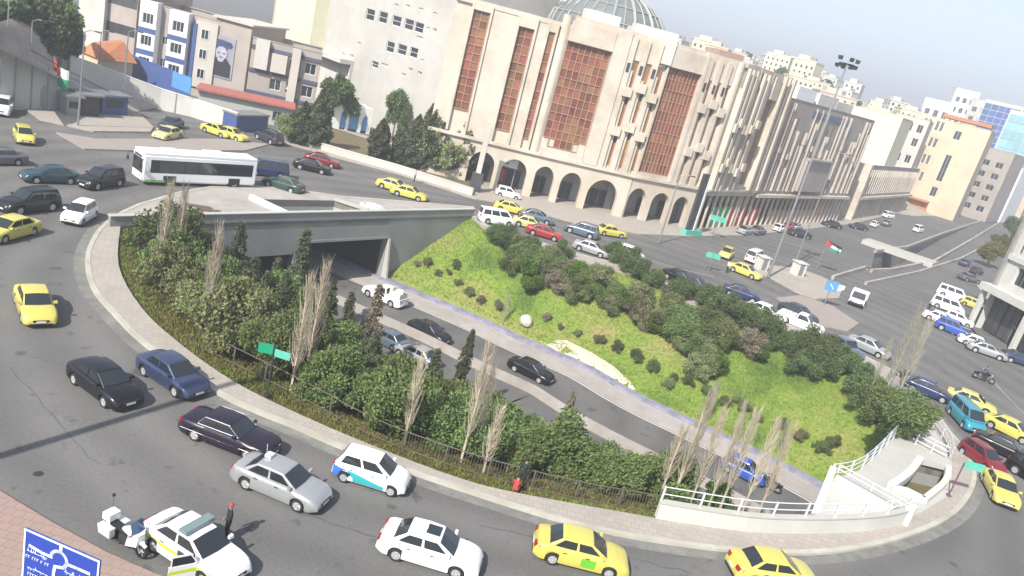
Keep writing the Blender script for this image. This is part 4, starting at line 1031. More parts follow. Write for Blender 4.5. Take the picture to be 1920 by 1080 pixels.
for (w_, d_, h_, mt) in ((13, 11, 8, 'stone_pale'), (17, 12, 11, 'stone_yellow'), (11, 12, 13, 'stone_white'), (20, 13, 7, 'cream'), (14, 14, 10, 'stone_tan')):
    b = MB(); b.box(-w_/2, w_/2, -d_/2, d_/2, -6, h_, 0); b.box(-w_*.3, w_*.1, -d_*.2, d_*.3, h_, h_+2.6, 0); b.box(-w_/2-.3, w_/2+.3, -d_/2-.3, d_/2+.3, h_-.1, h_+.5, 0)
    b.box(w_*.2, w_*.2+1.6, 0, 1.6, h_+.5, h_+2.4, 2)
    nf = int(h_//3); nw = int(w_//3.4)
    for f in range(nf):
        for k in range(nw):
            x = -w_/2+(k+.5)*w_/nw; z = 1.0+f*3.1
            b.box(x-.65, x+.65, -d_/2-.04, -d_/2+.1, z, z+1.5, 1); 
        for k in range(3):
            y = -d_/2+(k+.5)*d_/3; b.box(-w_/2-.04, -w_/2+.1, y-.6, y+.6, 1+f*3.1, 2.5+f*3.1, 1)
    hm.append(b.mesh('house', [M[mt], M['shop_dark'], M['steel']]))
placed = []; houses = []
HN = ['grey cream', 'pale yellow', 'white', 'cream', 'tan']
for k in range(1500):
    if len(placed) >= 125: break
    a = R(rnd.uniform(5.5, 25)); d = rnd.uniform(300, 540)
    x, y = d*math.sin(a), d*math.cos(a)
    if any((x-q[0])**2+(y-q[1])**2 < (9+d*.012)**2 for q in placed): continue
    placed.append((x, y)); i = rnd.randrange(5); o = link('hill_house', hm[i]); o.location = (x, y, hill_h(x, y)-.5); o.rotation_euler = (0, 0, -a+R(rnd.choice((-25, -10, 5, 20)))); s = rnd.uniform(.5, .78); o.scale = (s, s, s*rnd.uniform(.85, 1.2))
    houses.append((i, 'upper' if d > 400 else 'lower', proj((x, y, o.location.z+5))[0], o))
ORD = ['leftmost', 'second', 'third', 'fourth', 'fifth', 'sixth', 'seventh', 'eighth', 'ninth', 'tenth', 'eleventh', 'twelfth', 'thirteenth', 'fourteenth', 'fifteenth', 'sixteenth', 'seventeenth', 'eighteenth', 'nineteenth', 'twentieth', 'twenty first', 'twenty second', 'twenty third', 'twenty fourth', 'twenty fifth', 'twenty sixth', 'twenty seventh', 'twenty eighth', 'twenty ninth', 'thirtieth', 'thirty first', 'thirty second', 'thirty third', 'thirty fourth', 'thirty fifth']
def ordinal(k): return ORD[k] if k < len(ORD) else 'farthest right'
for i in range(5):
    for rw_ in ('upper', 'lower'):
        for k, h_ in enumerate(sorted([h_ for h_ in houses if h_[0] == i and h_[1] == rw_], key=lambda h_: h_[2])):
            props(h_[3], '%s hill house, %s of the %s ones on the %s slope' % (HN[i], 'leftmost' if k == 0 else ordinal(k)+' from left', HN[i], rw_), 'house', 'pale houses on the far hillside')

# ---- left background buildings
def pw(F, lst): return [pxrect(F, *r_) for r_ in lst]
# white stone hospital with scattered windows
P, Q = Vector((-47, 152, 0)), Vector((-16.5, 125, 0))
FH = Face(P, Q)
hw = pw(FH, [(688, 15, 700, 40), (712, 20, 724, 45), (737, 28, 750, 51), (760, 34, 773, 58), (779, 40, 792, 63), (726, 76, 737, 100), (747, 81, 760, 105), (770, 87, 781, 110), (698, 113, 708, 129), (841, 147, 847, 159)])
hw += pw(FH, [(641, 98, 646, 104), (652, 76, 659, 80), (640, 74, 645, 79), (671, 78, 676, 84), (657, 101, 662, 108), (673, 104, 679, 109), (670, 54, 678, 60), (715, 117, 727, 126), (745, 122, 752, 128), (766, 126, 773, 134), (800, 50, 806, 56), (812, 52, 818, 60), (830, 56, 842, 62), (788, 110, 794, 116), (815, 117, 822, 123), (782, 66, 792, 74), (762, 63, 770, 69), (729, 56, 744, 61), (692, 45, 702, 50), (753, 136, 760, 143), (784, 133, 790, 141), (820, 140, 830, 145), (740, 6, 746, 12), (762, 8, 768, 14), (786, 14, 793, 20), (812, 22, 820, 28)])
hw = [h for h in hw if h[1]-h[0] > .3 and h[3]-h[2] > .3]
ok = []
for h in hw:
    if not any(h[0] < g[1]+.1 and h[1] > g[0]-.1 and h[2] < g[3]+.1 and h[3] > g[2]-.1 for g in ok): ok.append(h)
root, F, Lf, Rf = building('hospital_block', 'broad white stone block with scattered small windows behind the trees', 'building', P, Q, 30, 0, 33, M['hospital'], ok, nx=1, nz=2)
b = MB(); F.box(b, 1, 12, 9.0, 9.8, .003, 3.0); F.box(b, 1, 12, 0, 9.0, .003, .6); wattach(b.obj('canopy', M['white_wall']), root)
# cream towers
P, Q = G(505, 195), G(603, 210); P.y += 16; Q.y += 16
root, F, Lf, Rf = building('cream_tower', 'tall plain cream tower block left of the white stone block', 'building', P, Q, 20, 0, 40, M['stone_yellow'])
b = MB(); F.box(b, F.len*.42, F.len*.62, 0, 40, .003, .5); wattach(b.obj('pilaster', M['stone_tan']), root)
P, Q = G(395, 160), G(500, 185); P.y += 40; Q.y += 40
building('cream_house', 'distant cream building with balconies above the poster building', 'building', P, Q, 20, 0, 34, M['cream'], rows(1, Face(P, Q).len-1, 7, 1.6, (12, 16, 20, 24, 28), 1.9))
P, Q = G(250, 130), G(400, 165); P.y += 60; Q.y += 60
building('cream_house', 'distant cream apartment block above the blue and white apartments', 'building', P, Q, 20, 0, 27, M['stone_tan'], rows(1, Face(P, Q).len-1, 11, 1.7, (9, 13, 17, 21), 1.9))
# poster building
P, Q = G(388, 186), G(452, 204)
FPo = Face(P, Q)
root, F, Lf, Rf = building('poster_building', 'grey stone building carrying a huge portrait poster', 'building', P, Q, 12, 0, 12.6, M['stone_grey'])
pr = pxrect(F, 398, 64, 432, 149)
b = MB(); F.box(b, pr[0]-.15, pr[1]+.15, pr[2]-.15, pr[3]+.15, .003, .14); po = props(wattach(b.obj('poster', M['poster']), root))
b = MB(); W_ = pr[1]-pr[0]; H_ = pr[3]-pr[2]
def el(cx, cz, rx, rz, d, mi, n=18): b.face([F.pt(pr[0]+W_*(cx+rx*math.cos(2*math.pi*k/n)), pr[2]+H_*(cz+rz*math.sin(2*math.pi*k/n)), d+.09) for k in range(n)], mi)
el(.51, .60, .25, .17, .155, 0); b.face([F.pt(pr[0]+W_*x, pr[2]+H_*z, .20) for x, z in ((.04, .02), (.96, .02), (.96, .34), (.72, .50), (.34, .48), (.05, .30))], 1)
el(.44, .74, .30, .13, .145, 2); el(.80, .84, .14, .08, .147, 2); el(.46, .86, .40, .075, .150, 2); el(.40, .60, .07, .018, .165, 2); el(.62, .60, .07, .018, .165, 2); el(.51, .50, .09, .015, .165, 2); el(.5, .44, .14, .06, .13, 0)
q = b.obj('poster_print', [M['poster_face'], M['poster_dark'], M['poster_hat']]); q.parent = po
b = MB(); F.box(b, -.4, F.len+.4, 12.72, 13.0, -12.3, .5); wattach(b.obj('roof_edge', M['stone_pale']), root)
# blue and white apartments: two projecting white bays with blue bands
P, Q = G(243, 152), G(386, 190); P.y += 2.0; Q.y += 2.0
F = Face(P, Q); L_ = F.len
def bay_rows(F, s0, s1, zs, n=1): 
    return rows(s0, s1, n, (s1-s0)*.62/n, zs, 1.5)
root, F, Lf, Rf = building('blue_white_apartments', 'white apartment building with blue bands and projecting window bays above the boundary wall', 'building', P, Q, 12, 0, 12.2, M['stone_grey'], rows(L_*.2, L_*.42, 1, 1.0, (3.2, 6.6), 1.2))
for (a, c, zt) in ((0.02, .24, 12.6), (.40, .64, 12.2)):
    FB = Face(F.pt(L_*a, 0, 1.4), F.pt(L_*c, 0, 1.4)); b = MB(); z0 = 1.2
    hs = bay_rows(FB, 0, FB.len, (2.6, 5.9, 9.2)); FB.wall(b, 0, FB.len, z0, zt, hs, .2)
    for fc in (Face(F.pt(L_*a, 0, 0), F.pt(L_*a, 0, 1.4)), Face(F.pt(L_*c, 0, 1.4), F.pt(L_*c, 0, 0))): fc.wall(b, 0, fc.len, z0, zt)
    b.face([FB.pt(0, zt, 0), FB.pt(FB.len, zt, 0), FB.pt(FB.len, zt, -1.4), FB.pt(0, zt, -1.4)]); wattach(b.obj('window_bay', M['white_paint']), root)
    for h in hs: put(window_mesh(h[1]-h[0], h[3]-h[2], M['glass'], M['white_paint'], 3, 1), FB, h[0], h[2], -.17, root)
    b = MB()
    for z in (4.5, 7.8): b = MB(); FB.box(b, -.02, FB.len+.02, z, z+.75, .003, .06); wattach(b.obj('blue_band', M['blue_paint']), root)
b = MB(); F.box(b, L_*.7, L_*.98, 1.5, 11.6, .003, .35); wattach(b.obj('stair_tower', M['stone_pale']), root)
for k, z in enumerate((3.0, 6.0, 9.0)): put(window_mesh(1.2, 1.5, M['glass'], M['white_paint'], 2, 1), F, L_*.78, z, .38, root)
b = MB(); F.box(b, L_*.66, L_*.72, 2, 11, .003, .5); wattach(b.obj('blue_column', M['blue_paint']), root)
# blue grey small apartments right of the poster
P, Q = G(456, 205), G(583, 232); F = Face(P, Q); L_ = F.len
root, F, Lf, Rf = building('grey_blue_apartments', 'small grey apartment building with dark blue bands right of the poster', 'building', P, Q, 11, 0, 11.2, M['stone_grey'], rows(L_*.28, L_*.98, 3, 1.7, (4.0, 7.6), 1.7))
b = MB()
for z in (2.8, 6.2, 9.7): b = MB(); F.box(b, -.05, L_+.05, z, z+.5, .003, .25); wattach(b.obj('blue_band', M['band_dark']), root)
for a, c, z0, z1 in ((.06, .25, 6.8, 11.2), (.30, .52, 6.8, 9.6), (.58, .70, 0, 11.0)):
    b = MB(); F.box(b, L_*a, L_*c, z0, z1, .004, .9); wattach(b.obj('balcony', M['white_wall'] if a < .1 else M['stone_pale']), root)
# white and brown buildings at the upper left
P, Q = G(140, 118), G(187, 130); building('white_slab_building', 'tall narrow white building at the upper left beside the dark trees', 'building', P, Q, 14, 0, 15.5, M['white_wall'], parapet=.5)
P, Q = G(188, 128), G(246, 145); root, F, Lf, Rf = building('brown_banded_building', 'pinkish brown building with dark horizontal window bands at the upper left', 'building', P, Q, 14, 0, 17, M['stone_grey'])
for z in (6.2, 10.5, 14): 
    b = MB(); F.box(b, .2, F.len-.1, z, z+1.5, .003, .04); wattach(b.obj('window_band', M['shop_dark']), root)
P, Q = G(186, 160), G(245, 165); root, F, Lf, Rf = building('orange_roofed_house', 'low house with an orange tiled roof behind the white boundary wall', 'house', P, Q, 5, 0, 3.6, M['stone_tan'])
b = MB(); b.hexa([F.pt(-.4, 3.75, .4), F.pt(F.len+.4, 3.75, .4), F.pt(F.len+.4, 3.75, -5.4), F.pt(-.4, 3.75, -5.4)], [F.pt(.5, 5.6, -2), F.pt(F.len-.5, 6.4, -2), F.pt(F.len-.5, 6.4, -3), F.pt(.5, 5.6, -3)]); wattach(b.obj('tiled_roof', M['orange_tile']), root)
# low red roofed sheds in front of the poster and small apartments
P, Q = G(372, 205), G(545, 240); P.y -= .6; Q.y -= .6
root, F, Lf, Rf = building('red_roofed_shed', 'long low shed with a thin red roof in front of the poster building', 'shed', P, Q, 4.5, 0, 2.8, M['grey_wall'], rows(10, 17, 3, 1.3, (.6,), 1.5), parapet=.1)
b = MB(); F.box(b, -.4, F.len+.4, 2.95, 3.25, -5, .7); wattach(b.obj('roof_edge', M['red_roof']), root)
# boundary wall, blue hoarding
WALL = [G(442, 246), G(360, 219), G(300, 201, .3), G(240, 179, 1.1), G(190, 161, 2.0), G(128, 141, 3.3)]
lowwall('white_boundary_wall', WALL[::-1], 0, 2.5, .35, M['white_wall'], 'long bright white boundary wall slanting up to the left behind the taxis', cop=M['white_paint'], slope=1)
b = MB(); H0 = [G(233, 152), G(352, 200)]; FB = Face(H0[0], H0[1]); FB.box(b, 0, FB.len*.72, 1.9, 4.3, -.2, -.1, 0); FB.box(b, FB.len*.72, FB.len, 1.9, 4.2, -.2, -.1, 1); FB.box(b, 0, FB.len, 0, 1.9, -.19, -.12, 0)
props(b.obj('blue_hoarding', [M['blue_paint'], M['blue_bright']]), 'blue sheet hoarding behind the white boundary wall below the apartments', 'hoarding')
b = MB(); FB = Face(G(173, 150), G(187, 154)); FB.box(b, 0, FB.len, 0, 4.2, -.3, 0); props(b.obj('blue_gate', M['blue_bright']), 'light blue metal gate leaf at the upper end of the white wall', 'gate')
e = empty('blue_container', tuple(G(441, 247)), label='blue advertising box at the right end of the white boundary wall', cat='kiosk')
FB = Face(G(441, 248), G(500, 247)); b = MB(); FB.box(b, 0, FB.len, 0, 2.2, -2.4, 0); wattach(b.obj('body', M['blue_paint']), e); b = MB(); FB.box(b, -.1, FB.len+.1, 2.2, 2.4, -2.6, .15); wattach(b.obj('roof', M['steel']), e)
# blue and white arched pavilion
P, Q = G(612, 240), G(692, 252); F = Face(P, Q); e = empty('arched_pavilion', tuple(P), label='white pavilion with bright blue arched windows between the trees', cat='pavilion')
b = MB(); L_ = F.len; F.archwall(b, 0, L_, 0, 4.2, [(L_*.28, L_*.42, 2.2, 3.3), (L_*.48, L_*.70, 2.8, 3.9), (L_*.78, L_*.92, 1.8, 2.9)], .3)
for fc in (Face(F.pt(0, 0, -4), F.pt(0, 0)), Face(F.pt(L_, 0), F.pt(L_, 0, -4))): fc.wall(b, 0, 4, 0, 4.2)
b.face([F.pt(0, 4.2, 0), F.pt(L_, 4.2, 0), F.pt(L_, 4.2, -4), F.pt(0, 4.2, -4)]); wattach(b.obj('wall', M['white_paint']), e)
b = MB()
for a, c, h in ((.28, .42, 3.3), (.48, .70, 3.9), (.78, .92, 2.9)):
    b = MB(); F.box(b, L_*a, L_*c, .4, h, -.28, -.22); wattach(b.obj('window', M['blue_bright']), e)
# retaining wall of the road climbing to the left, with the road behind
A0, A1, A2, A3 = G(-60, 200), G(0, 206), G(120, 207), G(242, 212)
tops = [8.8, 7.3, 3.9, .5]
F_ = [A0, A1, A2, A3]
b = MB(); r0 = [Vector((p.x, p.y, 0)) for p in F_]; r1 = [Vector((p.x, p.y, t)) for p, t in zip(F_, tops)]; off = Vector((-.25, .3, 0)); b.grid([r0, r1, [p+off for p in r1], [p+off for p in r0]])
props(b.obj('retaining_wall', M['grey_wall']), 'tall pale grey retaining wall that tapers down to the right at the left edge', 'wall')
b = MB()
for k in range(10):
    t = .06+k*.085; i = min(2, int(t*3)); f = t*3-i; p = F_[i].lerp(F_[i+1], f); h = tops[i]+(tops[i+1]-tops[i])*f
    b.box(p.x-.1, p.x+.1, p.y-.12, p.y-.01, 0, h)
q = b.obj('pilaster', M['concrete']); wl = [x for x in bpy.data.objects if x.name == 'retaining_wall'][0]; q.parent = wl
B0, B1, B2, B3 = G(-60, 60, 9), G(0, 92, 7.5), G(128, 141, 3.2), G(300, 201, .2)
b = MB(); b.grid([[Vector((p.x, p.y, t-.5)) for p, t in zip(F_, tops)], [B0, B1, B2, B3], [B0+Vector((-14, 35, 1)), B1+Vector((-10, 30, 1)), B2+Vector((-2, 1.5, -1)), B3+Vector((0, .3, -.6))]])
struct(b.obj('climbing_road', M['plaza'], smooth=True))
b = MB(); b.tube([Vector((p.x, p.y, t+.9)) for p, t in zip(F_, tops)], .05, 5)
props(b.obj('guard_rail', M['steel_dark']), 'dark guard rail along the top of the tapering retaining wall', 'railing')
# blue kiosks on the island
def kiosk(px0, px1, py, h, mt, label, dp=2.2):
    P, Q = G(px0, py, .14), G(px1, py+2, .14); F = Face(P, Q); e = empty('kiosk', tuple(P), label=label, cat='kiosk')
    b = MB(); F.box(b, 0, F.len, .14, h, -dp, 0); wattach(b.obj('body', mt), e); b = MB(); F.box(b, -.3, F.len+.3, h, h+.2, -dp-.3, .5); wattach(b.obj('roof', M['steel']), e)
    b = MB(); F.box(b, F.len*.15, F.len*.85, 1.0, h-.5, .003, .05); wattach(b.obj('shutter', M['shop_dark']), e); return e
kiosk(124, 150, 216, 2.3, M['steel'], 'small grey kiosk at the left end of the row on the paved island'); kiosk(152, 186, 216, 2.5, M['shop_dark'], 'dark kiosk in the middle of the paved island at the left'); kiosk(190, 238, 214, 2.4, M['blue_paint'], 'dark blue kiosk at the right end of the row on the paved island')
b = MB(); F = Face(G(66, 206), G(84, 207)); F.box(b, 0, F.len, 0, 2.9, -.2, 0); F.box(b, .2, F.len-.2, .4, 2.6, .003, .05, 1); props(b.obj('steel_door', [M['steel'], M['poster']]), 'dark steel door set against the pale retaining wall', 'door')
# right white modern building
P, Q = Vector((62.4, 104.5, 0)), Vector((65.6, 82.0, 0)); F = Face(P, Q)
e = empty('white_corner_building', tuple(P), label='white modern corner building with dark glass strips over parked cars at the right edge', cat='building')
b = MB(); Lb = Face(F.pt(0, 0, -20), F.P)
hs = [(2.6, 5.9, 7.3, 9.6), (1.2, 2.0, 11.2, 20), (3.0, 4.2, 11.2, 20), (5.2, 6.4, 11.2, 20), (8.0, 12.5, 7.3, 9.6), (8, 9, 11.2, 20), (10.2, 11.3, 11.2, 20)]
F.wall(b, 0, F.len, 6.2, 24, hs, .5); Lb.wall(b, 0, Lb.len, 0, 24); b.face([F.pt(0, 24, 0), F.pt(F.len, 24, 0), F.pt(F.len, 24, -20), F.pt(0, 24, -20)]); F.box(b, -.6, F.len, 5.3, 6.25, -1, 1.6); F.box(b, -.02, F.len, 10.1, 10.8, .003, .35)
for s in (0, .1): F.box(b, s*0, .5, 6.25, 24, .003, .4)
for s in (-.3, 8.3, 15): F.box(b, s, s+.55, .15, 5.3, .6, 1.2)
wattach(b.obj('wall', M['white_wall']), e)
for h in hs: put(window_mesh(h[1]-h[0], h[3]-h[2], M['glass'], M['steel'], 3 if h[1]-h[0] > 2 else 1, 1 if h[3]-h[2] < 4 else 5), F, h[0], h[2], -.45, e)
for k in range(6): put(window_mesh(2.6, 4.9, M['shop_dark'], M['steel_dark'], 2, 2), F, .6+k*2.75, .25, -.6, e, 'shop_front')
b = MB(); F.wall(b, 0, F.len, 0, 5.4, d=-.9); wattach(b.obj('ground_floor', M['stone_grey']), e)
# more street buildings behind the right building and along the boulevard's right side
px_building('boulevard_house', 'white low building beyond the yellow green trees on the right side', 'building', 1906, 446, 1935, 470, 9, M['white_wall'], depth=14)
e
# low garden wall in front of the left trees (far side of the road) 
GW = XY([(522, 258), (560, 270), (650, 297), (740, 322), (885, 368)])
lowwall('low_garden_wall', GW, .13, .9, .4, M['stone_pale'], 'low pale stone wall along the far pavement in front of the cypress trees', cop=M['stone_white'])
struct(slab('garden_ground', GW+[(-8, 118), (-44, 128)], 0, .3, [M['soil']]))
# floodlight mast
mp = G(1440, 520, .1); e = empty('floodlight_mast', tuple(mp), label='tall thin floodlight mast with a ring of lamps against the sky', cat='mast')
mh = height_at(mp, 122); b = MB(); b.tube([mp, mp+Vector((0, 0, mh*.5)), mp+Vector((0, 0, mh))], [.20, .15, .09], 8); wattach(b.obj('pole', M['steel']), e)
b = MB(); b.tube([mp+Vector((.95*math.cos(a), .95*math.sin(a), mh)) for a in [2*math.pi*k/16 for k in range(17)]], .06, 4)
for a in (0, math.pi/2): b.tube([mp+Vector((-.95*math.cos(a), -.95*math.sin(a), mh)), mp+Vector((.95*math.cos(a), .95*math.sin(a), mh))], .05, 4)
wattach(b.obj('lamp_ring', M['steel_dark']), e)
lm = MB(); lm.hexa([(-.2, -.28, -.2), (.2, -.28, -.2), (.2, .08, -.2), (-.2, .08, -.2)], [(-.25, -.38, .22), (.25, -.38, .22), (.2, .1, .28), (-.2, .1, .28)]); me = lm.mesh('floodlight', M['steel_dark'])
for k in range(8): 
    a = 2*math.pi*k/8; o = link('floodlight', me, e); o.location = (1.0*math.cos(a), 1.0*math.sin(a), mh+.1*(k % 2)+(.5 if k % 3 == 0 else -.35)); o.rotation_euler = (0, 0, a+math.pi/2)
# offscreen street lamp whose long shadow crosses the road
tipS = G(462, 714); base = Vector((tipS.x-SHX/_h*27, tipS.y-SHY/_h*27, 0)); 
e = empty('street_lamp', tuple(base), label='tall street lamp beside the near pavement, only its long shadow crosses the road in view', cat='street lamp')
b = MB(); b.tube([(0, 0, 0), (0, 0, 14), (.15, .3, 25)], [.26, .24, .2], 10); b.obj('pole', M['steel'], e)
b = MB(); b.box(-.25, .25, -.5, .9, 25, 25.3); b.obj('lamp_head', M['steel'], e)
# street lamps on the far pavement (thin grey poles)
def lamp(px, py, pyt, label, mt='steel', r=.12, arm=1.4, z=.13):
    p = G(px, py, z); h = height_at(p, pyt)-z; e = empty('street_lamp', tuple(p), label=label, cat='street lamp', group='thin grey street lamps round the junction'); b = MB(); b.tube([(0, 0, 0), (0, 0, h*.6), (0, 0, h)], [r, r*.75, r*.5], 6); b.obj('pole', M[mt], e)
    b = MB(); b.tube([(0, 0, h), (arm*.5, -.1, h+.35), (arm, -.2, h+.4)], .05, 5); b.obj('arm', M[mt], e); b = MB(); b.box(arm-.1, arm+.55, -.35, -.1, h+.32, h+.45); b.obj('lamp_head', M['steel_dark'], e); return e
for px, py, pt_, lb in ((146, 235, 60, 'grey street lamp standing on the kiosk island left of the poster'), (182, 160, 60, 'street lamp behind the white wall by the blue gate'), (228, 205, 60, 'street lamp in front of the orange tiled roof'), (8, 200, 0, 'street lamp rising at the far left edge before the retaining wall'), (52, 203, 40, 'second street lamp from the left edge, before the retaining wall'), (1488, 500, 290, 'street lamp on the paved island below the floodlight mast'), (1235, 455, 330, 'street lamp beside the arches opposite the garden')):
    lamp(px, py, pt_, lb)
# pylon and billboard by the arcade
p = G(889, 358, .13); hh = height_at(p, 236); e = empty('sign_pylon', tuple(p), label='tall grey sign pylon with a dark box at its foot beside the cypress', cat='pylon')
b = MB(); b.box(-.35, .35, -.25, .25, 2.6, hh-.13); b.obj('column', M['stone_pale'], e); b = MB(); b.box(-.75, .75, -.4, .4, 0, 2.6); b.obj('box', M['shop_dark'], e)
F = Face(G(914, 345, .13), G(962, 357, .13)); e = empty('billboard', tuple(F.P), label='pale blue and white billboard over a red panel beside the first arches', cat='billboard')
q = F.sz(925, 275), F.sz(950, 325)
b = MB(); F.box(b, .2, F.len-.2, 3.3, 7.0, -.1, .1, 0); wattach(b.obj('panel', M['white_paint']), e)
b = MB(); F.box(b, .7, F.len-.9, 4.3, 6.1, .103, .12, 0); F.box(b, .7, F.len*.6, 3.7, 4.0, .103, .12, 1); q = b.obj('print', [M['sign_white'], M['teal_sign']]); wattach(q, e)
b = MB(); F.box(b, .3, F.len*.55, .9, 2.9, -.05, .1); wattach(b.obj('red_panel', mat('red_panel', (.32, .07, .06), .6, var=.4, scale=1)), e)
b = MB(); [F.box(b, s, s+.15, 0.1, 3.3, -.08, .08) for s in (.3, F.len-.5)]; wattach(b.obj('post', M['steel']), e)
# dark leaning sign column between arches and colonnade
F = Face(G(1285, 440, .13), G(1303, 441, .13)); zt = height_at(G(1294, 441, .13), 328); e = empty('sign_column', tuple(F.P), label='tall black and white sign column where the arches meet the colonnade', cat='sign')
b = MB(); F.box(b, 0, 1.3, 0, zt, -.4, 0); wattach(b.obj('panel', M['shop_dark']), e); b = MB(); F.box(b, 1.303, 1.55, 0, zt-.4, -.4, .1); wattach(b.obj('edge_strip', M['white_paint']), e)
b = MB(); F.box(b, -.3, 3.4, .02, .9, -.8, .3); wattach(b.obj('base', M['teal_sign']), e)
# flags
def flag(px, py, pyt, label, w_=2.6, h_=1.6, hang=False):
    p = G(px, py); h = height_at(p, pyt); e = empty('flag_pole', tuple(p), label=label, cat='flag'); b = MB(); b.tube([(0, 0, 0), (0, 0, h)], [.07, .04], 6); b.obj('pole', M['steel'], e)
    b = MB(); n = 10
    for k, (mi, z0, z1) in enumerate(((0, .67, 1), (1, .34, .67), (2, 0, .34))):
        for i in range(n):
            x0, x1 = w_*i/n, w_*(i+1)/n; y = lambda x: .18*math.sin(x*3.2)*x
            dz = lambda x: -.25*x if not hang else -.1*x
            b.face([(x0, y(x0), h-h_+h_*z0+dz(x0)), (x1, y(x1), h-h_+h_*z0+dz(x1)), (x1, y(x1), h-h_+h_*z1+dz(x1)), (x0, y(x0), h-h_+h_*z1+dz(x0))], mi)
    b.face([(0, .02, h), (w_*.45, .1, h-h_/2-.1), (0, .02, h-h_)], 3); b.face([(0, -.02, h), (w_*.45, .06, h-h_/2-.1), (0, -.02, h-h_)], 3)
    q = b.obj('flag', [M['flag_black'], M['flag_white'], M['flag_green'], M['flag_red']], e); return e
flag(96, 205, 104, 'hanging red, white and green flag on a pole before the retaining wall', 1.9, 3.4, True)
flag(1531, 505, 450, 'flag in red, white and green waving over the boulevard ramp', 2.6, 1.1)
# ------------------------------------------------------------------ vehicles (front at +x, centre at the origin)
def interp(pts, x):
    if x <= pts[0][0]: return pts[0][1]
    for (a, b), (c, d) in zip(pts, pts[1:]):
        if x <= c: return b+(d-b)*(x-a)/(c-a) if c > a else d
    return pts[-1][1]
SPEC = {
 'sedan': dict(L=4.55, W=1.78, top=[(-2.275, .60), (-2.22, .90), (-2.05, .99), (-1.5, 1.02), (-.9, .98), (.95, .94), (1.5, .90), (1.95, .80), (2.2, .66), (2.275, .50)], belt=.955, cab=(-1.72, -1.02, .30, 1.12), roof=1.44, wb=(-1.32, 1.33), win=2, r=.315),
 'limo': dict(L=4.9, W=1.82, top=[(-2.45, .62), (-2.4, .93), (-2.2, .99), (-1.5, 1.0), (-.9, .97), (.95, .95), (1.8, .90), (2.2, .84), (2.38, .76), (2.45, .55)], belt=.965, cab=(-1.55, -1.12, .25, .95), roof=1.43, wb=(-1.42, 1.45), win=2, r=.32),
 'hatch': dict(L=3.7, W=1.63, top=[(-1.85, .55), (-1.82, .90), (-1.7, .98), (-1.2, .97), (.75, .95), (1.2, .92), (1.6, .80), (1.8, .62), (1.85, .50)], belt=.96, cab=(-1.76, -1.42, .25, 1.05), roof=1.50, wb=(-1.18, 1.18), win=2, r=.29),
 'suv': dict(L=4.5, W=1.84, top=[(-2.25, .7), (-2.22, 1.05), (-2.1, 1.12), (-1.5, 1.12), (.9, 1.08), (1.5, 1.04), (1.98, .94), (2.2, .76), (2.25, .55)], belt=1.10, cab=(-2.12, -1.86, .25, 1.02), roof=1.74, wb=(-1.32, 1.36), win=3, r=.37),
 'van': dict(L=4.6, W=1.72, top=[(-2.3, .7), (-2.27, 1.1), (-2.2, 1.14), (1.4, 1.10), (1.8, 1.02), (2.12, .86), (2.26, .70), (2.3, .55)], belt=1.12, cab=(-2.24, -2.08, 1.05, 1.82), roof=1.88, wb=(-1.3, 1.42), win=3, r=.33),
 'pickup': dict(L=5.0, W=1.76, top=[(-2.5, .7), (-2.48, .98), (-.55, .98), (1.0, 1.02), (1.5, 1.0), (2.2, .92), (2.45, .72), (2.5, .55)], belt=1.0, cab=(-.62, -.42, .45, 1.10), roof=1.68, wb=(-1.45, 1.55), win=1, r=.36),
}
def halfw(S, x):
    L, W = S['L'], S['W']; e = .62; ax = abs(x)
    if ax > L/2-e: t = (ax-(L/2-e))/e; return W/2*(1-.20*t**2.6)
    return W/2
def zbot(S, x):
    for c in S['wb']:
        R_ = S['r']+.055
        if abs(x-c) < R_: return max(.20, S['r']+math.sqrt(R_*R_-(x-c)**2)*1.0)
    ax = abs(x); return .20+(.10*((ax-(S['L']/2-.35))/.35) if ax > S['L']/2-.35 else 0)
def side_pts(S, x, off=0.0):
    """one flank from the bottom up"""
    hw = halfw(S, x)+off; zb = zbot(S, x); zt = interp(S['top'], x); sh = zt-.10 if zt-.1 > zb+.05 else zb+.05
    zm = zb+(sh-zb)*.5
    return [(hw-.10, zb), (hw-.035, zb+.02), (hw-.01, zb+(sh-zb)*.18), (hw, zm), (hw-.012, zb+(sh-zb)*.82), (hw-.04, sh), (hw-.085, zt-.035), (hw-.16, zt-.005)]
def stations(S):
    L = S['L']; xs = {-L/2, L/2, -L/2+.02, L/2-.02}
    x = -L/2
    n = 30
    for i in range(n+1): xs.add(round(-L/2+L*i/n, 3))
    for c in S['wb']:
        R_ = S['r']+.055
        for k in range(11): xs.add(round(c+R_*math.cos(math.pi*k/10)*.999, 4))
        xs.add(round(c-R_-.004, 4)); xs.add(round(c+R_+.004, 4))
    return sorted(v for v in xs if -L/2 <= v <= L/2)
_cars = {}
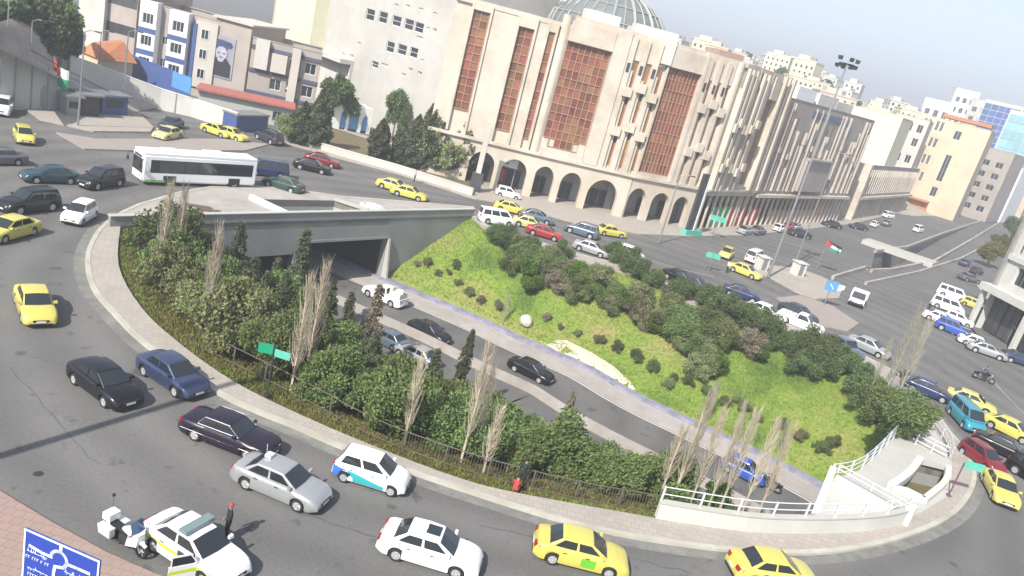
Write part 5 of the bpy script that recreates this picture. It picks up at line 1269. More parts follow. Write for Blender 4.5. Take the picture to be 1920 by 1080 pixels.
def car_meshes(kind):
    if kind in _cars: return _cars[kind]
    S = SPEC[kind]; L, W = S['L'], S['W']; out = {}
    b = MB(); rows_ = []
    bed = kind == 'pickup'
    for x in stations(S):
        sp = side_pts(S, x); zt = interp(S['top'], x); crown = .035 if abs(x) < L/2-.1 else .01
        ring = [(x, 0, sp[0][1])]+[(x, y, z) for y, z in sp]+[(x, sp[-1][0]*.5, zt+crown*.7), (x, 0, zt+crown)]
        ring += [(x, -y, z) for _, y, z in ring[-2:0:-1]]
        rows_.append(ring)
    b.grid(rows_, closed=True); b.f.append(tuple(range(len(rows_[0])))); b.m.append(0); o_ = (len(rows_)-1)*len(rows_[0]); b.f.append(tuple(range(o_, o_+len(rows_[0])))[::-1]); b.m.append(0)
    # underside strip dark: reuse trim for faces low down
    out['body'] = b.mesh('car_body', [M['p_white'], M['trim']], smooth=38, weld=True, normals=True)
    # cabin
    xr, xrt, xft, xf = S['cab']; zb, zr = S['belt']-.03, S['roof']; wb, wr = W/2-.11, W/2-.27
    bm = bmesh.new()
    def bv(x, y, z): return bm.verts.new((x, y, z))
    xm = (xrt+xft)/2
    B = [bv(xr, -wb+.04, zb), bv(xf, -wb+.06, zb), bv(xf, wb-.06, zb), bv(xr, wb-.04, zb)]
    T_ = [bv(xrt, -wr, zr-.03), bv(xm, -wr-.01, zr), bv(xft, -wr, zr-.035), bv(xft, wr, zr-.035), bv(xm, wr+.01, zr), bv(xrt, wr, zr-.03)]
    C_ = [bv(xrt, 0, zr+.0), bv(xm, 0, zr+.045), bv(xft, 0, zr)]
    Mb = [bv(xf+.05, 0, zb), bv(xr-.05, 0, zb)]
    for f in ((B[0], B[1], T_[2], T_[1], T_[0]), (B[2], B[3], T_[5], T_[4], T_[3]), (B[1], Mb[0], C_[2], T_[2]), (Mb[0], B[2], T_[3], C_[2]), (B[3], Mb[1], C_[0], T_[5]), (Mb[1], B[0], T_[0], C_[0]),
              (T_[0], T_[1], C_[1], C_[0]), (T_[1], T_[2], C_[2], C_[1]), (C_[0], C_[1], T_[4], T_[5]), (C_[1], C_[2], T_[3], T_[4])): bm.faces.new(f)
    bmesh.ops.recalc_face_normals(bm, faces=bm.faces)
    ed = [e for e in bm.edges if len(e.link_faces) == 2 and e.calc_face_angle(0) > R(18)]
    bmesh.ops.bevel(bm, geom=ed, offset=.065, segments=3, affect='EDGES', profile=.6)
    me = bpy.data.meshes.new('car_cabin'); bm.to_mesh(me); bm.free(); me.materials.append(M['p_white']); smooth_angle(me, 50); out['cabin'] = me
    # glass patches in the cabin planes
    def patch(c0, c1, c2, c3, u0, u1, v0, v1, off, th=.012, u0t=None, u1t=None):
        c0, c1, c2, c3 = map(Vector, (c0, c1, c2, c3)); nn = (c1-c0).cross(c3-c0).normalized()
        u0t = u0 if u0t is None else u0t; u1t = u1 if u1t is None else u1t
        P = lambda u, v: c0*(1-u)*(1-v)+c1*u*(1-v)+c2*u*v+c3*(1-u)*v
        q = [P(u0, v0), P(u1, v0), P(u1t, v1), P(u0t, v1)]
        m_ = MB(); m_.hexa([p+nn*off for p in q], [p+nn*(off+th) for p in q]); return m_
    # windscreen: two halves with slight bow, one mesh
    ws = MB()
    for s in (1, -1):
        c = [(xf+.05, 0, zb), (xf, s*(wb-.06), zb), (xft, s*wr, zr-.035), (xft, 0, zr)]
        if s < 0: c = [c[1], c[0], c[3], c[2]]
        m_ = patch(*c, 0 if s > 0 else .05, .95 if s > 0 else 1, .10, .93, .006); i = len(ws.v); ws.v += m_.v; ws.f += [tuple(k+i for k in f) for f in m_.f]; ws.m += m_.m
    out['windscreen'] = ws.mesh('windscreen', M['car_glass'])
    rw_ = MB()
    for s in (1, -1):
        c = [(xr, s*(wb-.04), zb), (xr-.05, 0, zb), (xrt, 0, zr), (xrt, s*wr, zr-.03)]
        if s < 0: c = [c[1], c[0], c[3], c[2]]
        v0 = .28 if kind in ('hatch', 'suv', 'van') else .14
        m_ = patch(*c, .08 if s > 0 else 0, 1 if s > 0 else .92, v0 if v0 < .2 else .12, .90, .006); i = len(rw_.v); rw_.v += m_.v; rw_.f += [tuple(k+i for k in f) for f in m_.f]; rw_.m += m_.m
    out['rear_window'] = rw_.mesh('rear_window', M['car_glass'])
    nw = S['win']; sp = {1: [(.10, .90)], 2: [(.09, .475), (.525, .90)], 3: [(.05, .30), (.335, .60), (.635, .93)]}[nw]
    for s in (1, -1):
        c = [(xr, s*(wb-.04), zb), (xf, s*(wb-.06), zb), (xft, s*wr, zr-.035), (xrt, s*wr, zr-.03)]
        for k, (u0, u1) in enumerate(sp):
            if s > 0: m_ = patch(c[1], c[0], c[3], c[2], 1-u1, 1-u0, .13, .86, .010)
            else: m_ = patch(*c, u0, u1, .13, .86, .010)
            out['side_window', s, k] = m_.mesh('side_window', M['car_glass'])
    # doors as raised skins following the flank
    dr = {1: [(-.5, .75)], 2: [(S['cab'][0]+.62, -.08), (-.04, .98)], 3: [(-1.0, -.08), (-.04, .98)]}[nw]
    for s in (1, -1):
        for k, (x0, x1) in enumerate(dr):
            m_ = MB(); rr = []
            n = 6
            for i in range(n+1):
                x = x0+(x1-x0)*i/n; x = max(x, S['wb'][0]+S['r']*.75) if i == 0 else x
                pts = side_pts(S, x, .008)[1:6]; zb0 = .26
                ps = side_pts(S, 0, .008)[1:7]
                rr.append([(x, s*y, z) for y, z in ps])
            m_.grid(rr); out['door', s, k] = m_.mesh('door', [M['p_white']], smooth=True)
            h = MB(); x = x0+.14; y = W/2-.025; h.box(x, x+.2, s*y-.02, s*y+.03 if s > 0 else s*y+.02, .80, .83) if s > 0 else h.box(x, x+.2, s*y-.03, s*y+.02, .80, .83); out['handle', s, k] = h.mesh('door_handle', M['trim'])
    # lamps, grille, bumpers, plates, mirrors
    zf = interp(S['top'], L/2-.12); xe = L/2
    for s in (1, -1):
        m_ = MB(); hw = halfw(S, xe-.22); m_.hexa([(xe-.30, s*(hw-.02), zf-.26), (xe-.035, s*(hw-.22), zf-.25), (xe+.012, s*(hw-.50), zf-.24), (xe-.25, s*(hw-.50), zf-.24)], [(xe-.42, s*(hw-.015), zf-.06), (xe-.09, s*(hw-.20), zf-.10), (xe-.03, s*(hw-.50), zf-.12), (xe-.30, s*(hw-.50), zf-.08)]); out['headlight', s] = m_.mesh('headlight', M['lamp_clear'], normals=True)
        zr_ = interp(S['top'], -L/2+.1); m_ = MB(); hw = halfw(S, -xe+.2); hh = .20 if kind not in ('suv', 'van', 'hatch') else .38
        m_.hexa([(-xe-.008, s*(hw-.42), zr_-hh-.05), (-xe-.004, s*(hw-.16), zr_-hh-.05), (-xe+.22, s*(hw+.006), zr_-hh-.05), (-xe+.22, s*(hw-.42), zr_-hh-.05)], [(-xe+.015, s*(hw-.42), zr_-.05), (-xe+.03, s*(hw-.16), zr_-.05), (-xe+.26, s*(hw-.005), zr_-.05), (-xe+.22, s*(hw-.42), zr_-.05)]); out['tail_light', s] = m_.mesh('tail_light', M['lamp_red'], normals=True)
        m_ = MB(); m_.hexa([(xf-.32, s*(W/2-.12), zb+.05), (xf-.22, s*(W/2-.12), zb+.05), (xf-.20, s*(W/2+.10), zb+.06), (xf-.34, s*(W/2+.10), zb+.06)], [(xf-.34, s*(W/2-.10), zb+.16), (xf-.22, s*(W/2-.10), zb+.16), (xf-.22, s*(W/2+.08), zb+.20), (xf-.34, s*(W/2+.08), zb+.20)]); out['mirror', s] = m_.mesh('mirror', [M['p_white']], normals=True)
    m_ = MB(); m_.box(xe-.10, xe+.016, -.40, .40, zf-.24, zf-.13); out['grille'] = m_.mesh('grille', M['trim'])
    for q_, nm_, q0, q1 in (('bumper_strip', 'front', xe-.10, xe+.02), ('bumper_strip', 'rear', -xe-.018, -xe+.1)): m_ = MB(); m_.box(q0, q1, -.58, .58, .27, .36); out[q_, nm_] = m_.mesh(q_, M['trim'])
    m_ = MB(); m_.box(xe+.018, xe+.03, -.24, .24, .40, .51); out['number_plate', 'front'] = m_.mesh('number_plate', M['plate'])
    m_ = MB(); m_.box(-xe-.03, -xe-.008, -.24, .24, .50, .61); out['number_plate', 'rear'] = m_.mesh('number_plate', M['plate'])
    # wheels
    r = S['r']; t = MB(); n = 20; prof = [(-.10, r*.66), (-.10, r*.93), (-.07, r), (.07, r), (.10, r*.93), (.10, r*.66)]
    t.grid([[(p[1]*math.cos(2*math.pi*k/n), p[0], p[1]*math.sin(2*math.pi*k/n)) for k in range(n)] for p in prof], closed=True); out['tyre'] = t.mesh('tyre', M['tyre'], smooth=40)
    t = MB()
    for s in (1, -1):
        t.grid([[(q*math.cos(2*math.pi*k/n), s*y, q*math.sin(2*math.pi*k/n)) for k in range(n)] for q, y in ((r*.68, .085), (r*.60, .092), (r*.56, .06), (r*.18, .075), (.001, .085))], closed=True)
        for k in range(5):
            a = 2*math.pi*k/5; c_, s_ = math.cos(a), math.sin(a); q = .035
            t.hexa([(c_*r*.15-s_*q, s*.075, s_*r*.15+c_*q), (c_*r*.6-s_*q, s*.07, s_*r*.6+c_*q), (c_*r*.6+s_*q, s*.07, s_*r*.6-c_*q), (c_*r*.15+s_*q, s*.075, s_*r*.15-c_*q)], [(c_*r*.15-s_*q, s*.098, s_*r*.15+c_*q), (c_*r*.6-s_*q, s*.093, s_*r*.6+c_*q), (c_*r*.6+s_*q, s*.093, s_*r*.6-c_*q), (c_*r*.15+s_*q, s*.098, s_*r*.15-c_*q)])
    out['rim'] = t.mesh('rim', M['rim'], smooth=30)
    m_ = MB(); 
    for c in S['wb']: m_.box(c-S['r']-.03, c+S['r']+.03, -W/2+.24, W/2-.24, .22, S['r']+.3)
    out['wheel_well'] = m_.mesh('wheel_well', M['trim'])
    if bed:
        m_ = MB(); m_.box(-2.42, -.68, -.72, .72, .60, .70); 
        for q in ((-2.48, -2.40, -.84, .84), (-2.40, -.66, -.84, -.76), (-2.40, -.66, .76, .84), (-.74, -.66, -.76, .76)): m_.box(*q, .90, 1.12)
        out['load_bed'] = m_.mesh('load_bed', [M['p_white']])
    _cars[kind] = out; return out
GRP_TAXI = 'yellow taxis around the roundabout'; GRP_CAR = 'cars in the traffic of the roundabout'; GRP_PARK = 'parked cars'
def car(kind, colr, pos, ang, label, cat='car', lod=2, group=GRP_CAR, z=0.0, rimm=None):
    Ms = car_meshes(kind); S = SPEC[kind]; P = M['p_'+colr]
    nm = {'van': 'van', 'pickup': 'pickup_truck'}.get(kind, 'car')
    if cat == 'taxi': nm = 'taxi'
    e = empty(nm, (pos.x, pos.y, z), R(ang), label, cat, group)
    bd = link('body', Ms['body'], e); setmat(bd, P); cb = link('cabin', Ms['cabin'], e); setmat(cb, P)
    link('wheel_well', Ms['wheel_well'], e)
    link('windscreen', Ms['windscreen'], e); link('rear_window', Ms['rear_window'], e)
    for k, me in Ms.items():
        if isinstance(k, tuple):
            if k[0] == 'side_window': link('side_window', me, e)
            elif k[0] in ('headlight', 'tail_light', 'bumper_strip') or (k[0] == 'number_plate' and lod >= 1): link(k[0], me, e)
            elif k[0] == 'mirror' and lod >= 1: o = link('mirror', me, e); setmat(o, P)
            elif k[0] == 'door' and lod >= 2:
                o = link('door', me, e); setmat(o, P); link('door_handle', Ms['handle', k[1], k[2]], o)
    if lod >= 1: link('grille', Ms['grille'], e)
    for x in S['wb']:
        for s in (1, -1):
            t = link('wheel', Ms['tyre'], e, (x, s*(S['W']/2-.125), S['r'])); t.name = 'wheel'
            rr = link('rim', Ms['rim'], t)
    if 'load_bed' in Ms: o = link('load_bed', Ms['load_bed'], e); setmat(o, P)
    return e
def head(x0, y0, x1, y1, z=0):                               # heading in degrees from two ground pixels
    a, b_ = G(x0, y0, z), G(x1, y1, z); return math.degrees(math.atan2(b_.y-a.y, b_.x-a.x))
def at(px, py, z=0, h=.7): return G(px, py, z+h)             # ground place of a car whose middle is seen at the pixel
# --- near traffic
white = car('sedan', 'white', at(810, 1022), head(745, 1037, 860, 1072), 'white sedan with a dark sunroof on the near road, right of the silver car', lod=2)
b = MB(); b.box(-.35, .25, -.33, .33, 1.462, 1.482); b.obj('sunroof', M['car_glass'], white)
tx = car('sedan', 'yellow', at(1092, 1028), head(1040, 1042, 1142, 1068), 'yellow taxi with a green square on its door, right of the white sunroof sedan', 'taxi', group=GRP_TAXI)
b = MB(); b.hexa([(-.05, -.898, .36), (.62, -.898, .36), (.62, -.87, .36), (-.05, -.87, .36)], [(-.05, -.902, .78), (.62, -.902, .78), (.62, -.87, .78), (-.05, -.87, .78)]); b.obj('door_emblem', mat('emblem_green', (.12, .42, .03), .5), tx)
tx2 = car('sedan', 'yellow', at(1452, 1064), head(1400, 1075, 1520, 1092), 'yellow taxi cut off by the bottom edge of the picture', 'taxi', group=GRP_TAXI)
sv = car('sedan', 'silver', at(530, 898), head(465, 903, 570, 948), 'silver sedan with a small roof sign behind the white and teal hatchback')
b = MB(); b.box(-1.05, -.75, -.05, .30, 1.47, 1.60); b.tube([(-1.15, .3, 1.3), (-1.2, .3, 1.9)], .012, 4); b.obj('roof_sign', M['white_paint'], sv)
ht = car('hatch', 'white', at(700, 880), head(640, 898, 728, 925), 'small white hatchback with a teal and blue swoosh along its side')
S = SPEC['hatch']; b = MB()
for s in (1, -1):
    r0 = []
    for i in range(25):
        x = -1.80+i*3.3/24; t = i/24; hi = .82-.42*t+.05*math.sin(t*6); lo = .24
        sp = side_pts(S, x, .014); col = []
        for k in range(5):
            z = lo+(hi-lo)*k/4; z = max(z, zbot(S, x)+.02); y = interp([(p[1], p[0]) for p in sp[1:]], z); col.append((x, s*y, z))
        r0.append(col)
    b.grid(r0, 0 if s > 0 else 0)
    for k in range(len(b.f)):
        pass
for k, f in enumerate(b.f):
    if sum(b.v[i][0] for i in f)/4 < -1.25: b.m[k] = 1
b.obj('side_stripe', [mat('stripe_teal', (.03, .36, .38), .3), mat('stripe_blue', (.06, .16, .50), .3)], ht)
lim = car('limo', 'aubergine', at(434, 808), head(373, 822, 492, 868), 'long dark purple saloon with chrome window frames above the silver car')
b = MB()
for s in (1, -1): b.tube([(-1.35, s*.80, 1.0), (-1.05, s*.675, 1.385), (.2, s*.675, 1.39), (.85, s*.775, 1.0), (-1.35, s*.80, 1.0)], .018, 4); b.tube([(-2.2, s*.905, .55), (2.1, s*.90, .55)], .016, 4)
b.obj('chrome_trim', M['chrome'], lim)
car('sedan', 'blue', at(325, 696), head(265, 697, 328, 740), 'metallic blue sedan running beside the island kerb')
car('sedan', 'black', at(197, 712), head(135, 708, 193, 752), 'black sedan driving left of the metallic blue one')
tx3 = car('sedan', 'yellow', at(66, 566), -48, 'yellow taxi heading down the left side, alone on the bend', 'taxi', group=GRP_TAXI)
wh = car('hatch', 'white', at(150, 397), -80, 'small white crossover car at the left kerb of the island')
car('suv', 'black', at(190, 335), -100, 'black four wheel drive in front of the bus')
car('sedan', 'darkteal', at(95, 326), -128, 'dark teal sedan left of the black four wheel drive')
car('suv', 'black', at(55, 378), -108, 'black car beside the left edge above the cut-off taxi')
car('sedan', 'yellow', at(18, 426), -95, 'yellow taxi half cut off by the left edge of the picture', 'taxi', group=GRP_TAXI)
car('hatch', 'yellow', at(45, 252), -48, 'small yellow taxi at the upper left edge near the pale retaining wall', 'taxi', lod=1, group=GRP_TAXI)
car('suv', 'white', at(4, 200), -60, 'white car at the left edge below the retaining wall', lod=1)
car('sedan', 'grey', at(-4, 292), -120, 'dark car just entering at the left edge', lod=1)
car('sedan', 'yellow_pale', at(315, 249), -92, 'pale yellow taxi seen from the front, below the boundary wall', 'taxi', lod=1, group=GRP_TAXI)
car('sedan', 'charcoal', at(322, 230), -85, 'charcoal car right behind the pale yellow taxi', lod=1)
car('sedan', 'yellow', at(408, 243), head(392, 240, 455, 262), 'bright yellow taxi at the lower end of the white boundary wall', 'taxi', lod=1, group=GRP_TAXI)
car('sedan', 'yellow', at(436, 250), head(392, 240, 455, 262), 'yellow taxi touching the taxi at the end of the white wall, right one', 'taxi', lod=1, group=GRP_TAXI)
car('suv', 'charcoal', at(505, 257), 150, 'dark car beside the blue advertising box', lod=1)
car('van', 'navy', at(502, 318), -150, 'dark navy van immediately behind the bus', 'van', lod=1)
car('sedan', 'green', at(532, 343), 172, 'very dark green sedan at the plaza kerb behind the bus', lod=1)
car('sedan', 'black', at(586, 310), head(560, 312, 615, 325), 'black sedan with bright wheels beside the maroon car', lod=1)
car('sedan', 'maroon', at(605, 299), head(560, 312, 615, 325), 'maroon sedan at the far side of the road below the cypress trees', lod=1)
car('sedan', 'yellow', at(740, 347), head(712, 350, 765, 366), 'yellow taxi on the far road, left of a touching pair', 'taxi', lod=1, group=GRP_TAXI)
car('sedan', 'yellow', at(768, 360), head(735, 362, 795, 378), 'yellow taxi on the far road, right of a touching pair', 'taxi', lod=1, group=GRP_TAXI)
# --- north side
def far(kind, colr, px, py, ang, label, cat='car', **k): return car(kind, colr, at(px, py), ang, label, cat, lod=0, group=GRP_TAXI if cat == 'taxi' else GRP_CAR, **k)
far('van', 'white', 931, 409, 25, 'white and blue minivan at the right end of the plaza', 'van')
far('sedan', 'yellow', 958, 388, head(935, 388, 985, 400), 'yellow taxi in front of the billboard', 'taxi')
far('hatch', 'white', 953, 361, 10, 'tiny white car parked beside the billboard')
far('sedan', 'steelblue', 1008, 405, head(985, 405, 1035, 418), 'grey blue car behind the taxis near the first arches')
far('sedan', 'yellow_pale', 994, 417, head(985, 405, 1035, 418), 'pale yellow taxi between the grey blue and the red car', 'taxi')
far('sedan', 'red', 1022, 434, head(1000, 432, 1045, 445), 'dark red car at the north kerb of the garden')
far('suv', 'steelblue', 1091, 431, 168, 'blue grey four wheel drive facing left on the far road')
far('sedan', 'yellow', 1145, 432, head(1118, 435, 1170, 443), 'yellow taxi passing in front of the wide arch', 'taxi')
far('sedan', 'silver', 1110, 464, head(1085, 460, 1140, 478), 'silver sedan behind the dark bushes on the north side')
far('hatch', 'white', 1182, 473, head(1085, 460, 1140, 478), 'cream white car hidden to its windows by the round bush')
far('hatch', 'yellow', 1363, 474, -112, 'yellow taxi seen from the front on the far right road', 'taxi')
far('sedan', 'yellow', 1398, 506, head(1375, 500, 1425, 520), 'yellow taxi beside the paved traffic island', 'taxi')
far('van', 'white', 1415, 482, 60, 'white van standing behind the taxi at the traffic island', 'van')
for px, py, c, lb in ((1398, 431, 'silver', 'silver car parked before the red shop fronts, left one'), (1422, 431, 'grey', 'grey car parked before the red shop fronts, right one'), (1462, 427, 'white', 'white car parked under the colonnade near the floodlight mast'), (1500, 437, 'charcoal', 'dark car stopped on the far road near the floodlight mast'), (1560, 420, 'charcoal', 'dark car parked at the end of the colonnade'), (1492, 424, 'silver', 'silver car half hidden behind the dark car on the far road'), (1610, 424, 'charcoal', 'dark car parked below the grey colonnaded building'), (1640, 420, 'white', 'small white car parked below the grey colonnaded building'), (1663, 418, 'grey', 'grey car beside the white van down the boulevard'), (1480, 424, 'red', 'dark red car parked under the colonnade')):
    far('hatch' if c == 'white' else 'sedan', c, px, py, head(1500, 440, 1600, 425) if c != 'charcoal' else 200, lb)
far('van', 'white', 1666, 404, 40, 'white van parked far down the boulevard', 'van'); far('van', 'white', 1722, 430, 50, 'white van driving on the boulevard beyond the ramp', 'van')
far('sedan', 'charcoal', 1762, 396, 40, 'dark car at the kerb before the tan building'); far('hatch', 'red', 1795, 402, 45, 'small red car before the tan building'); far('hatch', 'white', 1830, 391, 48, 'white car far up the boulevard before the cream block'); far('sedan', 'grey', 1838, 398, 48, 'grey car driving far up the boulevard')
far('sedan', 'black', 1277, 519, head(1255, 512, 1310, 535), 'black car behind the bushes, left of two dark ones'); far('sedan', 'charcoal', 1303, 529, head(1255, 512, 1310, 535), 'charcoal car behind the bushes, right of two dark ones')
far('sedan', 'navy', 1392, 548, head(1370, 545, 1415, 560), 'navy car beyond the bushes left of the white sedan')
far('sedan', 'white', 1437, 583, head(1410, 580, 1465, 603), 'white sedan queuing at the north east kerb of the garden')
far('sedan', 'charcoal', 1498, 584, head(1470, 575, 1520, 598), 'charcoal car beside the white pickup in the queue')
pk_ = far('pickup', 'white', 1503, 603, head(1475, 593, 1530, 615), 'white pickup truck in the queue with crates on its bed', 'pickup truck')
far('sedan', 'steelblue', 1585, 648, head(1565, 640, 1608, 668), 'blue grey car at the east end of the bushes')
far('sedan', 'silver', 1631, 648, head(1610, 640, 1650, 658), 'silver car next to the tall bare poplars')
# right side cluster
car('sedan', 'navy', at(1742, 728), head(1715, 728, 1770, 750), 'navy sedan beside the long white railing', lod=1)
car('sedan', 'yellow', at(1822, 750), head(1795, 748, 1850, 770), 'yellow taxi between the navy sedan and the teal van', 'taxi', lod=1, group=GRP_TAXI)
tv = car('van', 'teal', at(1812, 781), head(1795, 780, 1835, 815)-8, 'teal minivan turning beside the yellow taxi', 'van', lod=1)
car('sedan', 'yellow', at(1897, 802), head(1870, 795, 1920, 820), 'yellow taxi at the right edge above the black car', 'taxi', lod=1, group=GRP_TAXI)
car('limo', 'black', at(1888, 838), head(1860, 835, 1915, 860), 'black sedan at the right edge between two taxis', lod=1)
car('hatch', 'maroon', at(1844, 855), head(1825, 850, 1865, 880), 'small maroon car rounding the right end of the island', lod=1)
car('sedan', 'yellow', at(1878, 912), head(1855, 895, 1890, 940)-8, 'yellow taxi lowest at the right end of the island', 'taxi', lod=1, group=GRP_TAXI)
car('suv', 'black', at(1950, 892), -60, 'black car cut by the right edge next to the maroon car', lod=1)
# parked at the right building
for kind, c, px, py, ang, lb, ct in (('van', 'white', 1787, 552, -30, 'long white van parked crosswise by the white corner building', 'van'), ('van', 'white', 1778, 574, -30, 'second white van squeezed below the long white van', 'van'), ('hatch', 'white', 1800, 598, -34, 'white hatchback parked above the blue four wheel drive', 'car'), ('sedan', 'silver', 1852, 655, -20, 'silver car parked behind the lowest white sedan', 'car'), ('hatch', 'yellow', 1828, 570, -40, 'yellow car behind the long white van', 'car'), ('sedan', 'white', 1765, 596, -30, 'white sedan parked below the long white van', 'car'), ('suv', 'royal', 1790, 616, -35, 'blue four wheel drive parked among white cars', 'car'), ('sedan', 'charcoal', 1812, 624, -30, 'charcoal car parked right of the blue one', 'car'), ('sedan', 'white', 1834, 642, -22, 'white sedan parked lowest before the corner building', 'car'),
                                (('sedan'), 'navy', 1810, 492, 52, 'navy car parked beside the boulevard barrier', 'car'), ('hatch', 'charcoal', 1832, 507, 40, 'dark small car parked under the yellow green tree', 'car'), ('sedan', 'grey', 1818, 520, 20, 'grey car parked before the brown stall', 'car'), ('sedan', 'blue', 1915, 672, -10, 'blue car at the right edge below the orange awning', 'car')):
    car(kind, c, at(px, py), ang, lb, ct, lod=0, group=GRP_PARK)
# in the underpass
zl = ZR+.03
p1 = car('pickup', 'white', at(722, 552, zl), head(790, 598, 700, 556, zl), 'white pickup truck with a high load entering the underpass tunnel', 'pickup truck', lod=1, z=zl)
b = MB(); rr = random.Random(3)
for k in range(9):
    x, y = -2.3+(k % 4)*.42, -.55+(k//4)*.42; b.box(x, x+.4, y, y+.4, .72, 1.5+rr.random()*.5)
props(b.obj('cargo_pile', M['cargo']), 'pile of pale sacks and boxes on the bed of the pickup entering the tunnel', 'cargo')
cp = bpy.data.objects[[o.name for o in bpy.data.objects if o.name.startswith('cargo_pile')][-1]]; cp.matrix_world = Matrix.Translation(p1.location) @ Matrix.Rotation(p1.rotation_euler.z, 4, 'Z')
hd = head(1040, 740, 800, 622, zl)
car('sedan', 'black', at(806, 619, zl), hd+180, 'black sedan in the underpass behind the white pickup', lod=1, z=zl)
car('sedan', 'black', at(997, 691, zl), hd+180, 'black sedan halfway along the underpass road', lod=1, z=zl)
car('hatch', 'royal', at(1397, 879, zl), hd+180, 'bright royal blue car in the underpass near the deck', lod=1, z=zl)
for px, py, c, lb in ((728, 632, 'steelblue', 'grey blue car glimpsed through the trees on the near underpass lane, left'), (782, 662, 'silver', 'silver car glimpsed through the trees on the near underpass lane, right')):
    car('sedan', c, at(px, py, zl), hd, lb, lod=1, z=zl)
# crates on the queue pickup
b = MB()
for k in range(6): b.box(-2.3+(k % 3)*.55, -1.8+(k % 3)*.55, -.6+(k//3)*.62, -.05+(k//3)*.62, .72, 1.25)
o = props(b.obj('crate_stack', M['cargo']), 'pale crates stacked on the bed of the queuing white pickup', 'crates'); o.matrix_world = Matrix.Translation(pk_.location) @ Matrix.Rotation(pk_.rotation_euler.z, 4, 'Z')

# --- police car with open door, light bar
pa = head(300, 1020, 386, 1078)
pc = car('sedan', 'white', at(368, 1020), pa, 'white police car with light bar, lime stripe and open near door', 'police car', group=None)
for o in list(pc.children):
    if o.name.startswith('door') : pass
b = MB(); b.box(-.28, .10, -.70, .70, 1.51, 1.66); b.box(-.16, .0, -.5, .5, 1.475, 1.51); b.obj('light_bar', mat('bar_glass', (.16, .22, .22), .15, spec=.8), pc)
b = MB()
for s in (-1, 1):
    r0 = []
    for i in range(31):
        x = -2.15+i*4.2/30; sp = side_pts(SPEC['sedan'], x, .014); col = []
        for z in (.60, .68, .76):
            z = max(z, zbot(SPEC['sedan'], x)+.01); col.append((x, s*interp([(p[1], p[0]) for p in sp[1:]], z), z))
        r0.append(col)
    b.grid(r0)
b.obj('side_stripe', M['hivis'], pc)
od = MB(); od.box(-.98, 0, -.03, .03, .28, .93, 0); od.box(-.98, 0, -.034, -.031, .58, .74, 1); od.box(-.92, -.88, -.02, .02, .93, 1.35, 0); od.box(-.88, -.25, -.02, .02, 1.32, 1.38, 0); od.hexa([(-.25, -.02, 1.32), (0, -.02, .93), (0, .02, .93), (-.25, .02, 1.32)], [(-.25, -.02, 1.38), (.05, -.02, .95), (.05, .02, .95), (-.25, .02, 1.38)], 0)
od.box(-.88, -.1, -.008, .008, .94, 1.30, 2)
q = od.obj('open_door', [M['p_white'], M['hivis'], M['car_glass']], pc); q.location = (.98, -.88, 0); q.rotation_euler = (0, 0, R(62)); q['label'] = 'open front door with lime stripe'
b = MB(); b.box(-.02, .94, -.894, -.85, .32, .90); b.obj('door_opening', M['shop_dark'], pc)

